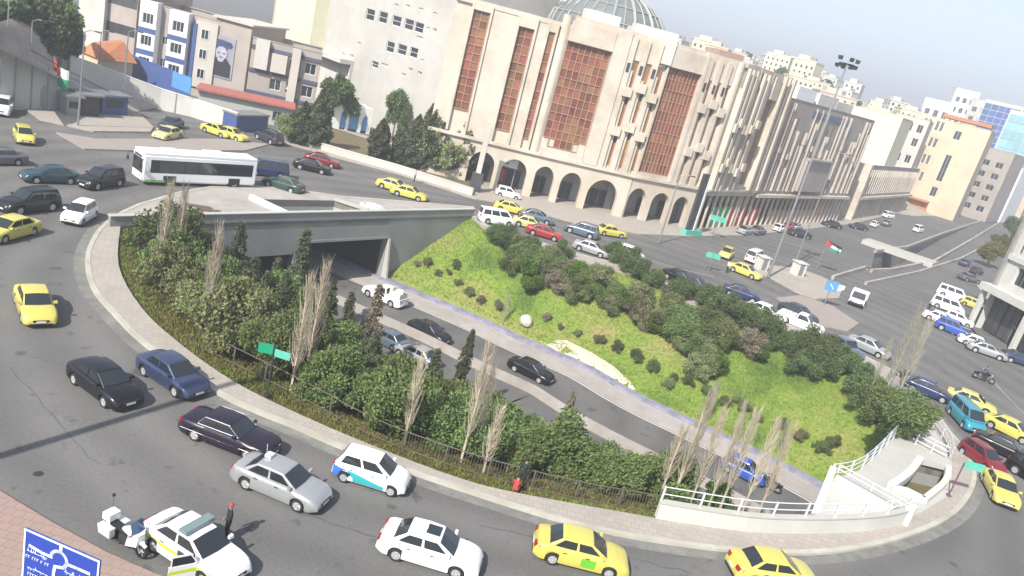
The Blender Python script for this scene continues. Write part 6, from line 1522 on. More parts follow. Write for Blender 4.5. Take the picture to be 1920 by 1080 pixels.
# --- bus
def bus(pos, ang, label):
    e = empty('bus', (pos.x, pos.y, 0), R(ang), label, 'bus'); L, W, H = 11.6, 2.5, 3.0
    bm = bmesh.new(); bmesh.ops.create_cube(bm, size=1)
    for v in bm.verts: v.co = Vector((v.co.x*L, v.co.y*W, v.co.z*(H-.32)+(H+.32)/2))
    bmesh.ops.bevel(bm, geom=list(bm.edges), offset=.16, segments=3, affect='EDGES'); me = bpy.data.meshes.new('bus_body'); bm.to_mesh(me); bm.free(); me.materials.append(M['p_white']); smooth_angle(me, 40)
    bd = link('body', me, e)
    b = MB(); b.box(-L/2+.05, L/2-.1, -W/2+.1, W/2-.1, H-.03, H+.12); b.box(-2.5, -.6, -.7, .7, H+.12, H+.36); b.box(2.2, 3.6, -.7, .7, H+.12, H+.32); b.obj('roof_unit', M['white_paint'], e)
    for s in (1, -1):
        for k in range(7):
            x0 = -L/2+.55+k*1.42
            if k == 6: x1 = x0+1.0
            else: x1 = x0+1.36
            b = MB(); b.box(x0, x1, s*(W/2+.012)-.008, s*(W/2+.012)+.008, 1.35, 2.45); b.obj('side_window', M['car_glass'], e)
        b = MB(); b.box(-L/2+.5, L/2-.7, s*(W/2+.005)-.006, s*(W/2+.005)+.006, 1.28, 2.52); b.obj('window_band', M['trim'], e)
        b = MB(); b.box(L/2+.004, L/2+.03, s*.65-.25, s*.65+.25, .75, .95); b.obj('headlight', M['lamp_clear'], e)
        b = MB(); b.tube([(L/2-.05, s*W/2, 2.5), (L/2+.35, s*(W/2+.22), 2.55), (L/2+.38, s*(W/2+.22), 2.1)], .03, 5); b.box(L/2+.3, L/2+.42, s*(W/2+.22)-.12, s*(W/2+.22)+.12, 1.75, 2.15); b.obj('mirror', M['trim'], e)
        b = MB(); b.box(L/2-2.2, L/2-.3, s*(W/2+.008)-.006, s*(W/2+.008)+.006, .36, .60); b.obj('skirt_stripe', mat('bus_green', (.20, .42, .12), .4) if s > 0 else bpy.data.materials['bus_green'], e)
    b = MB(); b.hexa([(L/2-.01, -1.1, 1.15), (L/2+.015, -1.1, 1.15), (L/2+.015, 1.1, 1.15), (L/2-.01, 1.1, 1.15)], [(L/2-.03, -1.05, 2.5), (L/2+.012, -1.05, 2.5), (L/2+.012, 1.05, 2.5), (L/2-.03, 1.05, 2.5)]); b.obj('windscreen', M['car_glass'], e)
    b = MB(); b.box(L/2, L/2+.02, -.8, .8, 2.55, 2.78); b.obj('route_board', M['shop_dark'], e)
    b = MB(); b.box(-L/2-.02, -L/2, -1, 1, 1.5, 2.5); b.obj('rear_window', M['car_glass'], e)
    t = MB(); n = 20; r = .5; t.grid([[(q*math.cos(2*math.pi*k/n), y, q*math.sin(2*math.pi*k/n)) for k in range(n)] for y, q in ((-.15, .3), (-.15, r*.95), (-.1, r), (.1, r), (.15, r*.95), (.15, .3))], closed=True); tm = t.mesh('wheel', M['tyre'], smooth=40)
    t = MB(); [t.grid([[(q*math.cos(2*math.pi*k/n), s*y, q*math.sin(2*math.pi*k/n)) for k in range(n)] for q, y in ((.3, .13), (.26, .08), (.001, .1))], closed=True) for s in (1, -1)]; rm = t.mesh('rim', M['rim'], smooth=30)
    for x in (-3.4, 3.2):
        for s in (1, -1): w_ = link('wheel', tm, e, (x, s*(W/2-.12), .5)); link('rim', rm, w_)
        b = MB(); b.box(x-.62, x+.62, -W/2-.005, W/2+.005, .33, 1.02); b.obj('wheel_well', M['trim'], e)
    return e
bb = G(275, 348); be = G(466, 354); ba = math.atan2(bb.y-be.y, bb.x-be.x)
hv = Vector((math.cos(ba), math.sin(ba), 0)); sdv = Vector((-hv.y, hv.x, 0))
bus(bb-hv*5.3-sdv*1.25+Vector((0, 0, 0)) if (sdv.y < 0) else bb-hv*5.3+sdv*1.25, math.degrees(ba), 'white city bus with dark window band rounding the plaza')
# --- white flatbed truck on the right road
def truck(pos, ang, label):
    e = empty('truck', (pos.x, pos.y, 0), R(ang), label, 'truck')
    b = MB(); b.hexa([(.9, -.95, .5), (2.6, -.95, .5), (2.6, .95, .5), (.9, .95, .5)], [(.95, -.88, 2.1), (2.25, -.85, 2.1), (2.25, .85, 2.1), (.95, .88, 2.1)]); b.obj('cab', M['p_white'], e, normals=True)
    b = MB(); b.hexa([(2.52, -.82, 1.2), (2.56, -.82, 1.2), (2.56, .82, 1.2), (2.52, .82, 1.2)], [(2.30, -.76, 1.98), (2.34, -.76, 1.98), (2.34, .76, 1.98), (2.30, .76, 1.98)]); b.obj('windscreen', M['car_glass'], e)
    for s in (1, -1): b = MB(); b.hexa([(1.3, s*.935-.01, 1.2), (2.2, s*.93-.01, 1.2), (2.2, s*.93+.01, 1.2), (1.3, s*.935+.01, 1.2)], [(1.35, s*.90-.01, 1.9), (2.05, s*.895-.01, 1.9), (2.05, s*.895+.01, 1.9), (1.35, s*.90+.01, 1.9)]); b.obj('side_window', M['car_glass'], e); b = MB(); b.box(2.55, 2.66, s*.65-.18, s*.65+.18, .7, .88); b.obj('headlight', M['lamp_clear'], e)
    b = MB(); b.box(-2.6, .8, -1, 1, .85, 1.0); b.box(-2.6, .8, -1.03, -.95, 1.0, 1.5); b.box(-2.6, .8, .95, 1.03, 1.0, 1.5); b.box(-2.65, -2.58, -1, 1, 1.0, 1.5); b.box(.75, .84, -1, 1, 1.0, 1.9); b.obj('load_bed', M['p_white'], e)
    b = MB(); b.box(-2.5, 2.5, -.4, .4, .45, .85); b.box(2.5, 2.7, -.9, .9, .4, .62); b.obj('chassis', M['trim'], e)
    S_ = car_meshes('suv')
    for x in (-1.6, 1.75):
        for s in (1, -1): w_ = link('wheel', S_['tyre'], e, (x, s*.85, .37)); link('rim', S_['rim'], w_)
    return e
truck(at(1611, 556, 0, 1.0), head(1620, 540, 1602, 575), 'white flatbed truck coming down the right road')
# --- police motorcycle and others
def motorcycle(pos, ang, label, body='p_white', police=False, group=None):
    e = empty('motorcycle', (pos.x, pos.y, 0), R(ang), label, 'motorcycle', group); n = 18
    t = MB(); r = .32; t.grid([[(q*math.cos(2*math.pi*k/n), y, q*math.sin(2*math.pi*k/n)) for k in range(n)] for y, q in ((-.05, .2), (-.065, .27), (0, r), (.065, .27), (.05, .2))], closed=True); tm = t.mesh('wheel', M['tyre'], smooth=True)
    t = MB(); [t.tube([(0, 0, 0), (.22*math.cos(a), 0, .22*math.sin(a))], .015, 4) for a in [2*math.pi*k/6 for k in range(6)]]; t.tube([(0, -.08, 0), (0, .08, 0)], .06, 8); rm = t.mesh('rim', M['rim'])
    for x in (-.78, .80): w_ = link('wheel', tm, e, (x, 0, r)); link('rim', rm, w_)
    b = MB(); 
    for s in (1, -1): b.tube([(.80, s*.1, .32), (.58, s*.1, .85), (.50, s*.1, 1.0)], .03, 6)
    b.obj('fork', M['chrome'], e)
    b = MB(); b.tube([(.50, -.42, 1.02), (.56, -.18, 1.05), (.56, .18, 1.05), (.50, .42, 1.02)], .02, 6); b.obj('handlebar', M['trim'], e)
    b = MB(); b.tube([(-.2, 0, .82), (.1, 0, .92), (.35, 0, .88), (.48, 0, .8)], [.10, .18, .19, .08], 10); b.obj('tank', M[body], e, smooth=True)
    b = MB(); b.hexa([(-.75, -.14, .74), (.02, -.13, .74), (.02, .13, .74), (-.75, .14, .74)], [(-.78, -.17, .86), (-.02, -.12, .84), (-.02, .12, .84), (-.78, .17, .86)]); b.obj('seat', M['trim'], e)
    b = MB(); b.box(-.25, .35, -.17, .17, .28, .70); b.tube([(-.1, -.2, .3), (-.9, -.2, .28)], .05, 6); b.tube([(-.1, .2, .3), (-.9, .2, .28)], .05, 6); b.obj('engine', M['steel_dark'], e)
    b = MB(); b.hexa([(-.98, -.12, .62), (-.55, -.14, .6), (-.55, .14, .6), (-.98, .12, .62)], [(-1.05, -.1, .78), (-.5, -.14, .76), (-.5, .14, .76), (-1.05, .1, .78)]); b.obj('rear_fender', M[body], e); b = MB(); b.box(.78, .85, -.09, .09, .66, .72); b.tube([(.55, 0, .62), (.75, 0, .68), (1.02, 0, .60)], .07, 6); b.obj('front_fender', M[body], e)
    if police:
        b = MB(); b.hexa([(.30, -.34, .50), (.72, -.20, .55), (.72, .20, .55), (.30, .34, .50)], [(.42, -.34, 1.08), (.74, -.16, 1.02), (.74, .16, 1.02), (.42, .34, 1.08)]); b.obj('fairing', M[body], e)
        b = MB(); b.hexa([(.55, -.30, 1.08), (.60, 0, 1.08), (.62, 0, 1.06), (.57, -.3, 1.06)], [(.38, -.26, 1.50), (.42, 0, 1.54), (.44, 0, 1.52), (.40, -.26, 1.48)]); b.hexa([(.60, 0, 1.08), (.55, .30, 1.08), (.57, .3, 1.06), (.62, 0, 1.06)], [(.42, 0, 1.54), (.38, .26, 1.50), (.40, .26, 1.48), (.44, 0, 1.52)]); b.obj('windshield', M['glass_blue'], e)
        for s in (1, -1): b = MB(); b.hexa([(-1.05, s*.30-.12, .42), (-.45, s*.30-.12, .42), (-.45, s*.30+.12, .42), (-1.05, s*.30+.12, .42)], [(-1.08, s*.34-.13, .82), (-.42, s*.34-.13, .82), (-.42, s*.34+.13, .82), (-1.08, s*.34+.13, .82)]); b.obj('pannier', M[body], e)
        b = MB(); b.box(-1.12, -.72, -.24, .24, .92, 1.22); b.obj('top_box', M[body], e); b = MB(); b.tube([(-1.05, .15, 1.2), (-1.08, .16, 1.75)], .012, 4); b.box(-1.12, -1.04, .11, .20, 1.75, 1.86); b.obj('antenna', M['trim'], e)
    b = MB(); b.tube([(.62, 0, .9), (.70, 0, .9)], .09, 10); b.obj('headlight', M['lamp_clear'], e)
    return e
motorcycle(at(238, 1008, 0, .5), head(212, 1010, 290, 1062), 'white police motorcycle with panniers parked behind the police car', police=True)
mb_ = motorcycle(at(1846, 705, 0, .6), -30, 'small dark motorcycle ridden on the right road', body='p_black', group='dark motorcycles')
mb2 = motorcycle(at(1443, 905, zl, .6), hd, 'dark motorcycle ridden in the underpass behind the blue car', body='p_black', group='dark motorcycles'); mb2.location.z = zl
mb3 = motorcycle(at(1700, 705, 0, .6), 120, 'dark motorcycle parked beside the bare poplars at the deck', body='p_black', group='dark motorcycles')
# --- people
def person(pos, ang, label, top, legs, joints=None, z=0.0, cap=None, hair='hair', seated=False, ride=False):
    """one skinned body; joints in metres, facing +x"""
    J = dict(pel=(0, 0, .94), che=(.0, 0, 1.32), nek=(.01, 0, 1.50), hea=(.02, 0, 1.62), htp=(.02, 0, 1.73), ls=(0, .19, 1.43), le=(-.02, .26, 1.14), lh=(.08, .27, .90), rs=(0, -.19, 1.43), re=(-.02, -.26, 1.14), rh=(.10, -.25, .92),
             lhp=(0, .10, .90), lk=(.03, .11, .50), la=(0, .11, .08), lt=(.16, .12, .04), rhp=(0, -.10, .90), rk=(.05, -.11, .50), ra=(-.02, -.11, .08), rt=(.14, -.12, .04))
    if ride: J.update(pel=(-.30, 0, .92), lhp=(-.28, .12, .90), rhp=(-.28, -.12, .90), che=(-.15, 0, 1.28), nek=(-.10, 0, 1.45), hea=(-.07, 0, 1.56), htp=(-.06, 0, 1.68), ls=(-.14, .19, 1.38), rs=(-.14, -.19, 1.38), le=(.12, .34, 1.18), re=(.12, -.34, 1.18), lh=(.45, .38, 1.07), rh=(.45, -.38, 1.07), lk=(.15, .26, .78), rk=(.15, -.26, .78), la=(-.02, .24, .40), ra=(-.02, -.24, .40), lt=(.14, .25, .36), rt=(.14, -.25, .36))
    if seated: J.update(pel=(0, 0, .16), lhp=(0, .09, .15), rhp=(0, -.09, .15), che=(.05, 0, .50), nek=(.08, 0, .68), hea=(.12, 0, .79), htp=(.14, 0, .90), ls=(.05, .17, .62), rs=(.05, -.17, .62), le=(.16, .24, .38), re=(.16, -.24, .38), lh=(.36, .14, .36), rh=(.36, -.14, .36), lk=(.36, .13, .42), rk=(.36, -.13, .42), la=(.42, .12, .07), ra=(.42, -.12, .07), lt=(.56, .12, .04), rt=(.56, -.12, .04))
    if joints: J.update(joints)
    E = [('pel', 'che'), ('che', 'nek'), ('nek', 'hea'), ('hea', 'htp'), ('che', 'ls'), ('ls', 'le'), ('le', 'lh'), ('che', 'rs'), ('rs', 're'), ('re', 'rh'), ('pel', 'lhp'), ('lhp', 'lk'), ('lk', 'la'), ('la', 'lt'), ('pel', 'rhp'), ('rhp', 'rk'), ('rk', 'ra'), ('ra', 'rt')]
    Rr = dict(pel=.135, che=.15, nek=.06, hea=.095, htp=.07, ls=.065, le=.047, lh=.038, rs=.065, re=.047, rh=.038, lhp=.10, lk=.062, la=.045, lt=.04, rhp=.10, rk=.062, ra=.045, rt=.04)
    ks = list(J); me = bpy.data.meshes.new('person'); me.from_pydata([J[k] for k in ks], [(ks.index(a), ks.index(c)) for a, c in E], [])
    o = bpy.data.objects.new('person', me); COL.objects.link(o)
    sk = o.modifiers.new('skin', 'SKIN'); sk.use_smooth_shade = True
    for i, k in enumerate(ks): v = me.skin_vertices[0].data[i]; v.radius = (Rr[k], Rr[k]*.85); v.use_root = (k == 'pel')
    sb_ = o.modifiers.new('sub', 'SUBSURF'); sb_.levels = 1; sb_.render_levels = 1
    dg = bpy.context.evaluated_depsgraph_get(); em = bpy.data.meshes.new_from_object(o.evaluated_get(dg)); o.modifiers.clear(); o.data = em
    em.materials.clear(); [em.materials.append(M[x]) for x in ('skin', top, legs)]
    hz = J['nek'][2]+.02; pz = J['pel'][2]+.04
    for p in em.polygons:
        c = p.center; hand = min((c-Vector(J['lh'])).length, (c-Vector(J['rh'])).length) < .07
        if seated: p.material_index = 0 if (c.z > hz or hand) else (1 if c.x < .2 and c.z > .3 else 2)
        else: p.material_index = 0 if (c.z > hz or hand) else (1 if c.z > pz or ((c.x > .05) and c.z > .88 and ride) else 2)
    o.location = (pos.x, pos.y, z); o.rotation_euler = (0, 0, R(ang)); props(o, label, 'person')
    b = MB(); hc = Vector(J['htp'])-Vector((.015, 0, .035)); n = 10
    b.grid([[tuple(hc+Vector((.112*math.cos(a)*math.cos(t), .102*math.sin(a)*math.cos(t), .10*math.sin(t)))) for a in [2*math.pi*k/n for k in range(n)]] for t in (-.35, 0, .45, .9, 1.45)], closed=True); b.obj('cap' if cap else 'hair', M[cap or hair], o, smooth=True)
    return o
person(G(424, 1012), -150, 'person in a dark uniform with a red cap standing by the police car', 'cloth_dark', 'cloth_dark', cap='cloth_red', joints=dict(lh=(.28, .16, 1.18), le=(.04, .28, 1.16)))
person(G(964, 926), 80, 'person in red crouching on the pavement by the garden fence', 'cloth_red', 'cloth_red', seated=True, z=.13)
person(G(776, 343), -160, 'person in a pink top walking on the far pavement above the taxis', 'cloth_pink', 'cloth_dark', z=.13)
person(G(1737, 588), -100, 'person in dark clothes crossing the wide right road', 'cloth_dark', 'cloth_dark')
person(G(1361, 512), 20, 'person in a white shirt walking by the taxi at the traffic island', 'cloth_white', 'cloth_dark')
person(G(974, 914), 60, 'person in dark clothes standing behind the crouching one at the fence', 'cloth_dark', 'cloth_dark', z=.0)
r1_ = person(Vector((mb_.location.x, mb_.location.y, 0)), -30, 'rider in blue on the small dark motorcycle of the right road', 'cloth_blue', 'cloth_dark', ride=True, cap='trim')
r2_ = person(Vector((mb2.location.x, mb2.location.y, 0)), hd, 'rider in dark clothes on the underpass motorcycle', 'cloth_dark', 'cloth_dark', ride=True, cap='trim', z=zl)
# ------------------------------------------------------------------ vegetation
def leaf_quads(b, pts, size, rg, mi=0, up=.35):
    for p in pts:
        n = Vector((rg.gauss(0, 1), rg.gauss(0, 1), rg.gauss(0, 1)+up)).normalized(); a = n.cross(Vector((rg.random(), rg.random(), rg.random()+.1))).normalized(); c = n.cross(a)
        s = size*rg.uniform(.45, 1.45); a *= s; c *= s*.62
        b.face([p-a, p-c*.9, p+a, p+c], mi)
def crown_mesh(name, seed, rx, rz, z0, nb, nl, size, mt, squash=1.0, core=True):
    """irregular crown: many overlapping leaf clumps round a hidden branching core"""
    rg = random.Random(seed); b = MB(); bl = []
    for k in range(nb):
        while True:
            v = Vector((rg.uniform(-1, 1), rg.uniform(-1, 1), rg.uniform(-.85, 1)))
            if .25 < v.length < 1: break
        f = rg.uniform(.55, 1.0); v = v.normalized()*f*(.75+.35*rg.random())
        bl.append((Vector((v.x*rx, v.y*rx, z0+rz+v.z*rz*squash)), rx*rg.uniform(.26, .48)))
    bl.append((Vector((0, 0, z0+rz)), rx*.6))
    per = nl//len(bl)
    for c, r in bl:
        pts = []
        for _ in range(int(per*(r/(rx*.37))**1.6)):
            d = Vector((rg.gauss(0, 1), rg.gauss(0, 1), rg.gauss(0, 1))).normalized(); pts.append(c+Vector((d.x, d.y, d.z*.85))*r*(rg.random()**.35)*rg.uniform(.85, 1.18))
        leaf_quads(b, pts, size, rg)
    return b.mesh(name, mt)
def trunk_mesh(h, r, seed, mt, limbs=5):
    rg = random.Random(seed); b = MB(); b.tube([(0, 0, -.4), (.03, .02, h*.4), (rg.uniform(-.15, .15), rg.uniform(-.15, .15), h)], [r*1.25, r, r*.45], 7)
    for k in range(limbs):
        a = rg.uniform(0, 6.28); z = h*rg.uniform(.45, .95); l = h*rg.uniform(.2, .38); b.tube([(0, 0, z), (l*.5*math.cos(a), l*.5*math.sin(a), z+l*.35), (l*math.cos(a), l*math.sin(a), z+l*.8)], [r*.5, r*.35, r*.12], 5)
    return b.mesh('trunk', mt)
def conifer_mesh(seed, h, r, mt, nl=8500, size=.115, z0=.5):
    rg = random.Random(seed); b = MB(); pts = []
    nw = int(h*2.6)
    for w_ in range(nw):
        f = w_/nw; z = z0+f*(h-z0); rr = r*(1-f)**.85*rg.uniform(.8, 1.15)+.12
        for k in range(rg.randint(6, 9)):
            a = rg.uniform(0, 6.28); l = rr*rg.uniform(.65, 1.15)
            for _ in range(int(nl/nw/7.5)):
                t = rg.random()**.6; pts.append(Vector((l*t*math.cos(a)+rg.gauss(0, .09), l*t*math.sin(a)+rg.gauss(0, .09), z-.28*l*t*t+rg.gauss(0, .09))))
    leaf_quads(b, pts, size, rg); return b.mesh('crown', mt)
def cypress_mesh(seed, h, r, mt, nl=6500, size=.17):
    rg = random.Random(seed); b = MB(); pts = []; ph = rg.uniform(0, 6)
    for _ in range(nl):
        f = rg.random(); z = .3+f*(h-.3); a = rg.uniform(0, 6.28)
        pr = (math.sin(math.pi*min(1, f*.9+.12))**.6)*(1-f*.45)
        rr = r*pr*(1+.18*math.sin(a*3+ph+z*1.1)+.14*math.sin(a*5-z*2.3))*rg.random()**.28
        pts.append(Vector((rr*math.cos(a), rr*math.sin(a), z)))
    leaf_quads(b, pts, size, rg, up=0); return b.mesh('crown', mt)
def poplar_mesh(seed, h, r, mt):
    """bare poplar: a pole with many steep twigs"""
    rg = random.Random(seed); b = MB()
    b.tube([(0, 0, -.4), (rg.uniform(-.06, .06), rg.uniform(-.06, .06), h*.5), (rg.uniform(-.12, .12), rg.uniform(-.12, .12), h)], [.10, .07, .015], 6)
    for k in range(95):
        z = h*(.14+.81*(k/95)); a = rg.uniform(0, 6.28); f = 1-z/h; l = h*.30*(f**.6)*rg.uniform(.6, 1.1)+.5
        o_ = r*min(1, .35+f)*rg.uniform(.5, 1.1)
        p0 = Vector((0, 0, z)); p1 = p0+Vector((o_*.55*math.cos(a), o_*.55*math.sin(a), l*.42)); p2 = p0+Vector((o_*.8*math.cos(a), o_*.8*math.sin(a), l))
        b.tube([p0, p1, p2], [.022, .015, .006], 3, cap=False)
        for _ in range(4):
            t = rg.uniform(.2, .95); q = p0.lerp(p1, t*2) if t < .5 else p1.lerp(p2, t*2-1); a2 = a+rg.uniform(-1.3, 1.3); ll = rg.uniform(.35, .9)
            b.tube([q, q+Vector((.22*ll*math.cos(a2), .22*ll*math.sin(a2), ll))], [.010, .004], 3, cap=False)
    return b.mesh('branches', mt)
LM = [((-30.5, 60), 'the left bridge wall end'), ((-22, 66), 'the dark tunnel mouth'), ((-24, 49), 'the left pavement bend'), ((-18.5, 44), 'the tall left poplar'), ((-12, 41), 'the green street sign'), ((-14, 55), 'the near lane car'), ((-5, 40), 'the poplar above the hatchback'), ((0, 39.5), 'the tallest poplar'), ((5, 39), 'the person in red'), ((10, 40), 'the garden fence end'), ((-4, 50), 'the dry reddish conifer'), ((5, 47), 'the near lane bend'),
      ((-4, 88), 'the north bridge wall end'), ((-6, 80), 'the tunnel buttress'), ((1, 74), 'the pale boulder'), ((8, 72), 'the gravel patch'), ((6, 84), 'the queued silver car'), ((14, 83), 'the queued black cars'), ((14, 72), 'the grass slope centre'), ((20, 78), 'the queued navy car'), ((22, 66), 'the blue car below'), ((27, 72), 'the queued white pickup'), ((31, 64), 'the large deck shrubs'), ((28, 60), 'the white deck wall')]
REL = []
def relabel():
    bk = {}
    for e, what, where in REL:
        x, y = e.location.x, e.location.y; l = min(LM, key=lambda q: (q[0][0]-x)**2+(q[0][1]-y)**2); d = math.hypot(l[0][0]-x, l[0][1]-y); bk.setdefault((what, where, l[1]), []).append((d, e))
    for (what, where, lm), lst in bk.items():
        lst.sort(key=lambda q: q[0])
        for k, (d, e) in enumerate(lst):
            e['label'] = '%s %s, %s %s' % (what, where, 'nearest to' if k == 0 else ['', 'second nearest', 'third nearest', 'fourth nearest', 'fifth nearest', 'sixth nearest', 'seventh nearest', 'eighth nearest', 'ninth nearest', 'tenth nearest', 'eleventh nearest', 'twelfth nearest'][min(k, 11)]+' to', lm)
PR = {
 'bush': [(crown_mesh('crown', 10+k, 1.7, 1.35, .15, 20, 14000, .075, M['leaf_bush']), trunk_mesh(1.6, .09, k, M['bark'])) for k in range(3)],
 'dark': [(crown_mesh('crown', 20+k, 1.7, 1.25, .1, 17, 12000, .076, M['leaf_dark']), trunk_mesh(1.5, .09, k+5, M['bark'])) for k in range(3)],
 'olive': [(crown_mesh('crown', 30+k, 1.5, 1.2, .2, 19, 9500, .072, M['leaf_olive']), trunk_mesh(1.5, .07, k+9, M['bark'])) for k in range(2)],
 'brown': [(crown_mesh('crown', 40+k, 1.4, 1.1, .2, 17, 6500, .068, M['leaf_brown']), trunk_mesh(1.4, .07, k+12, M['bark'], 9)) for k in range(2)],
 'bright': [(crown_mesh('crown', 50+k, 1.3, 1.0, .1, 14, 8000, .072, M['leaf_bright']), trunk_mesh(1.2, .06, k+15, M['bark'])) for k in range(2)],
 'tree': [(crown_mesh('crown', 60+k, 3.0, 2.6, 1.8, 24, 9000, .21, M['leaf_dark']), trunk_mesh(4.0, .22, k+18, M['bark'], 8)) for k in range(2)],
 'pine': [(conifer_mesh(70+k, 7.5, 1.9, M['leaf_pine']), trunk_mesh(6.6, .13, k+21, M['bark'], 0)) for k in range(3)],
 'pinebrown': [(conifer_mesh(80, 6.5, 1.5, M['leaf_brown'], 3200), trunk_mesh(5.8, .11, 30, M['bark'], 0))],
 'cypress': [(cypress_mesh(90+k, 10, 2.0, M['leaf_pine'], 9000, .2), trunk_mesh(6, .2, k+33, M['bark'], 0)) for k in range(2)],
 'poplar': [(poplar_mesh(100+k, 8, .85, M['twig']), None) for k in range(3)],
 'poplargrey': [(poplar_mesh(110+k, 8, 1.0, M['twig_grey']), None) for k in range(2)],
}
CATS = dict(bush='bush', dark='bush', olive='shrub', brown='shrub', bright='shrub', tree='tree', pine='conifer', pinebrown='conifer', cypress='cypress', poplar='poplar', poplargrey='poplar')
NAMES = dict(bush='green_bush', dark='dark_bush', olive='olive_shrub', brown='bare_brown_shrub', bright='bright_shrub', tree='leafy_tree', pine='conifer', pinebrown='dry_conifer', cypress='cypress_tree', poplar='bare_poplar', poplargrey='bare_poplar')
def plant(kind, p, s, label, group=None, sz=None, rz=None, lean=None):
    cm, tm = rnd.choice(PR[kind]); e = empty(NAMES[kind], tuple(p), rnd.uniform(0, 6.28) if rz is None else rz, label, CATS[kind], group); e.scale = (s, s, sz or s)
    link('branches' if tm is None else 'crown', cm, e)
    if tm: link('trunk', tm, e)
    return e
# bare poplars: base pixel -> top pixel
POP = [(385, 625, 428, 'bare poplar beside the pavement at the left bend, pale and tall'), (415, 632, 560, 'short bare poplar right next to the tall one at the left bend'), (300, 520, 345, 'dusty bare poplar before the left end of the bridge wall'), (330, 505, 350, 'second bare poplar before the left end of the bridge wall'), (478, 662, 560, 'slim bare poplar left of the green sign'), (545, 735, 520, 'broad bare poplar right of the green sign'), (572, 715, 500, 'tall bare poplar behind the broad one at the green sign'), (755, 838, 670, 'bare poplar standing alone above the white hatchback'), (866, 858, 645, 'tallest bare poplar above the white sunroof sedan'), (884, 850, 690, 'bare poplar crowding the tallest one on its right'), (905, 890, 765, 'short bare poplar in front of the fence'), (1262, 935, 735, 'leftmost bare poplar of the clump before the white parapet'), (1296, 940, 770, 'second bare poplar of the clump before the white parapet'), (1330, 945, 790, 'third bare poplar of the clump before the white parapet'), (1352, 948, 770, 'fourth bare poplar of the clump before the white parapet'), (1395, 952, 790, 'fifth bare poplar of the clump, near the blue car'), (1425, 955, 800, 'rightmost bare poplar of the clump before the white parapet'), (1240, 925, 800, 'low bare poplar behind the end of the garden fence')]
for px, py, pt_, lb in POP:
    p = G(px, py, -.3); h = max(3, height_at(p, pt_)+.3); plant('poplar', p, h/8*.95 if h > 5 else .8, lb, sz=h/8)
for px, py, pt_, lb in ((1655, 745, 585, 'tall grey bare poplar at the east corner of the garden, left one'), (1680, 748, 600, 'tall grey bare poplar at the east corner of the garden, right one'), (1630, 735, 640, 'smaller bare poplar at the east corner of the garden')):
    p = G(px, py, .1); h = height_at(p, pt_); plant('poplargrey', p, h/8*.8, lb, sz=h/8)
for px, py, pt_, lb in ((940, 612, 555, 'thin bare sapling on the upper garden slope beside the rock'), (1318, 800, 715, 'thin bare sapling low on the bright slope'), (1372, 825, 755, 'second thin bare sapling low on the bright slope'), (1450, 860, 790, 'third thin bare sapling low on the bright slope')):
    p = GT(px, py); h = height_at(p, pt_)-p.z; plant('poplargrey', p, h/8, lb, sz=h/8)
# near slope: conifers and bushes
used = []
def slope_point(px, py): return GT(px, py)
CON = [(545, 610, 425), (585, 640, 500), (640, 655, 545), (690, 640, 505), (612, 600, 520), (508, 590, 500), (660, 700, 600), (470, 560, 480)]
def GTs(px, py):
    p = GT(px, py)
    while p.z < ZR+.5 and py < 1000: py += 6; px -= 1; p = GT(px, py)
    return p
for i, (px, py, pt_) in enumerate(CON):
    p = GTs(px, py); h = max(4.5, height_at(p, pt_)-p.z); h = min(h, 9.5); REL.append((plant('pine' if i % 4 != 3 else 'pinebrown', p, h/7.5*.8, 'tall conifer', 'conifers before the tunnel mouth', sz=h/7.5), 'tall olive conifer' if i % 4 != 3 else 'tall brownish conifer', 'among the dense trees'))
for (px, py, pt_, k, lb) in ((1045, 800, 715, 'pinebrown', 'reddish dry conifer tip standing before the underpass road'), (860, 700, 625, 'pine', 'dark pointed conifer beside the near underpass lane')):
    p = GTs(px, py); plant(k, p, .55, lb, sz=max(.5, (height_at(p, pt_)-p.z)/7))
NB = [(b_, 3.2) for b_ in ()]
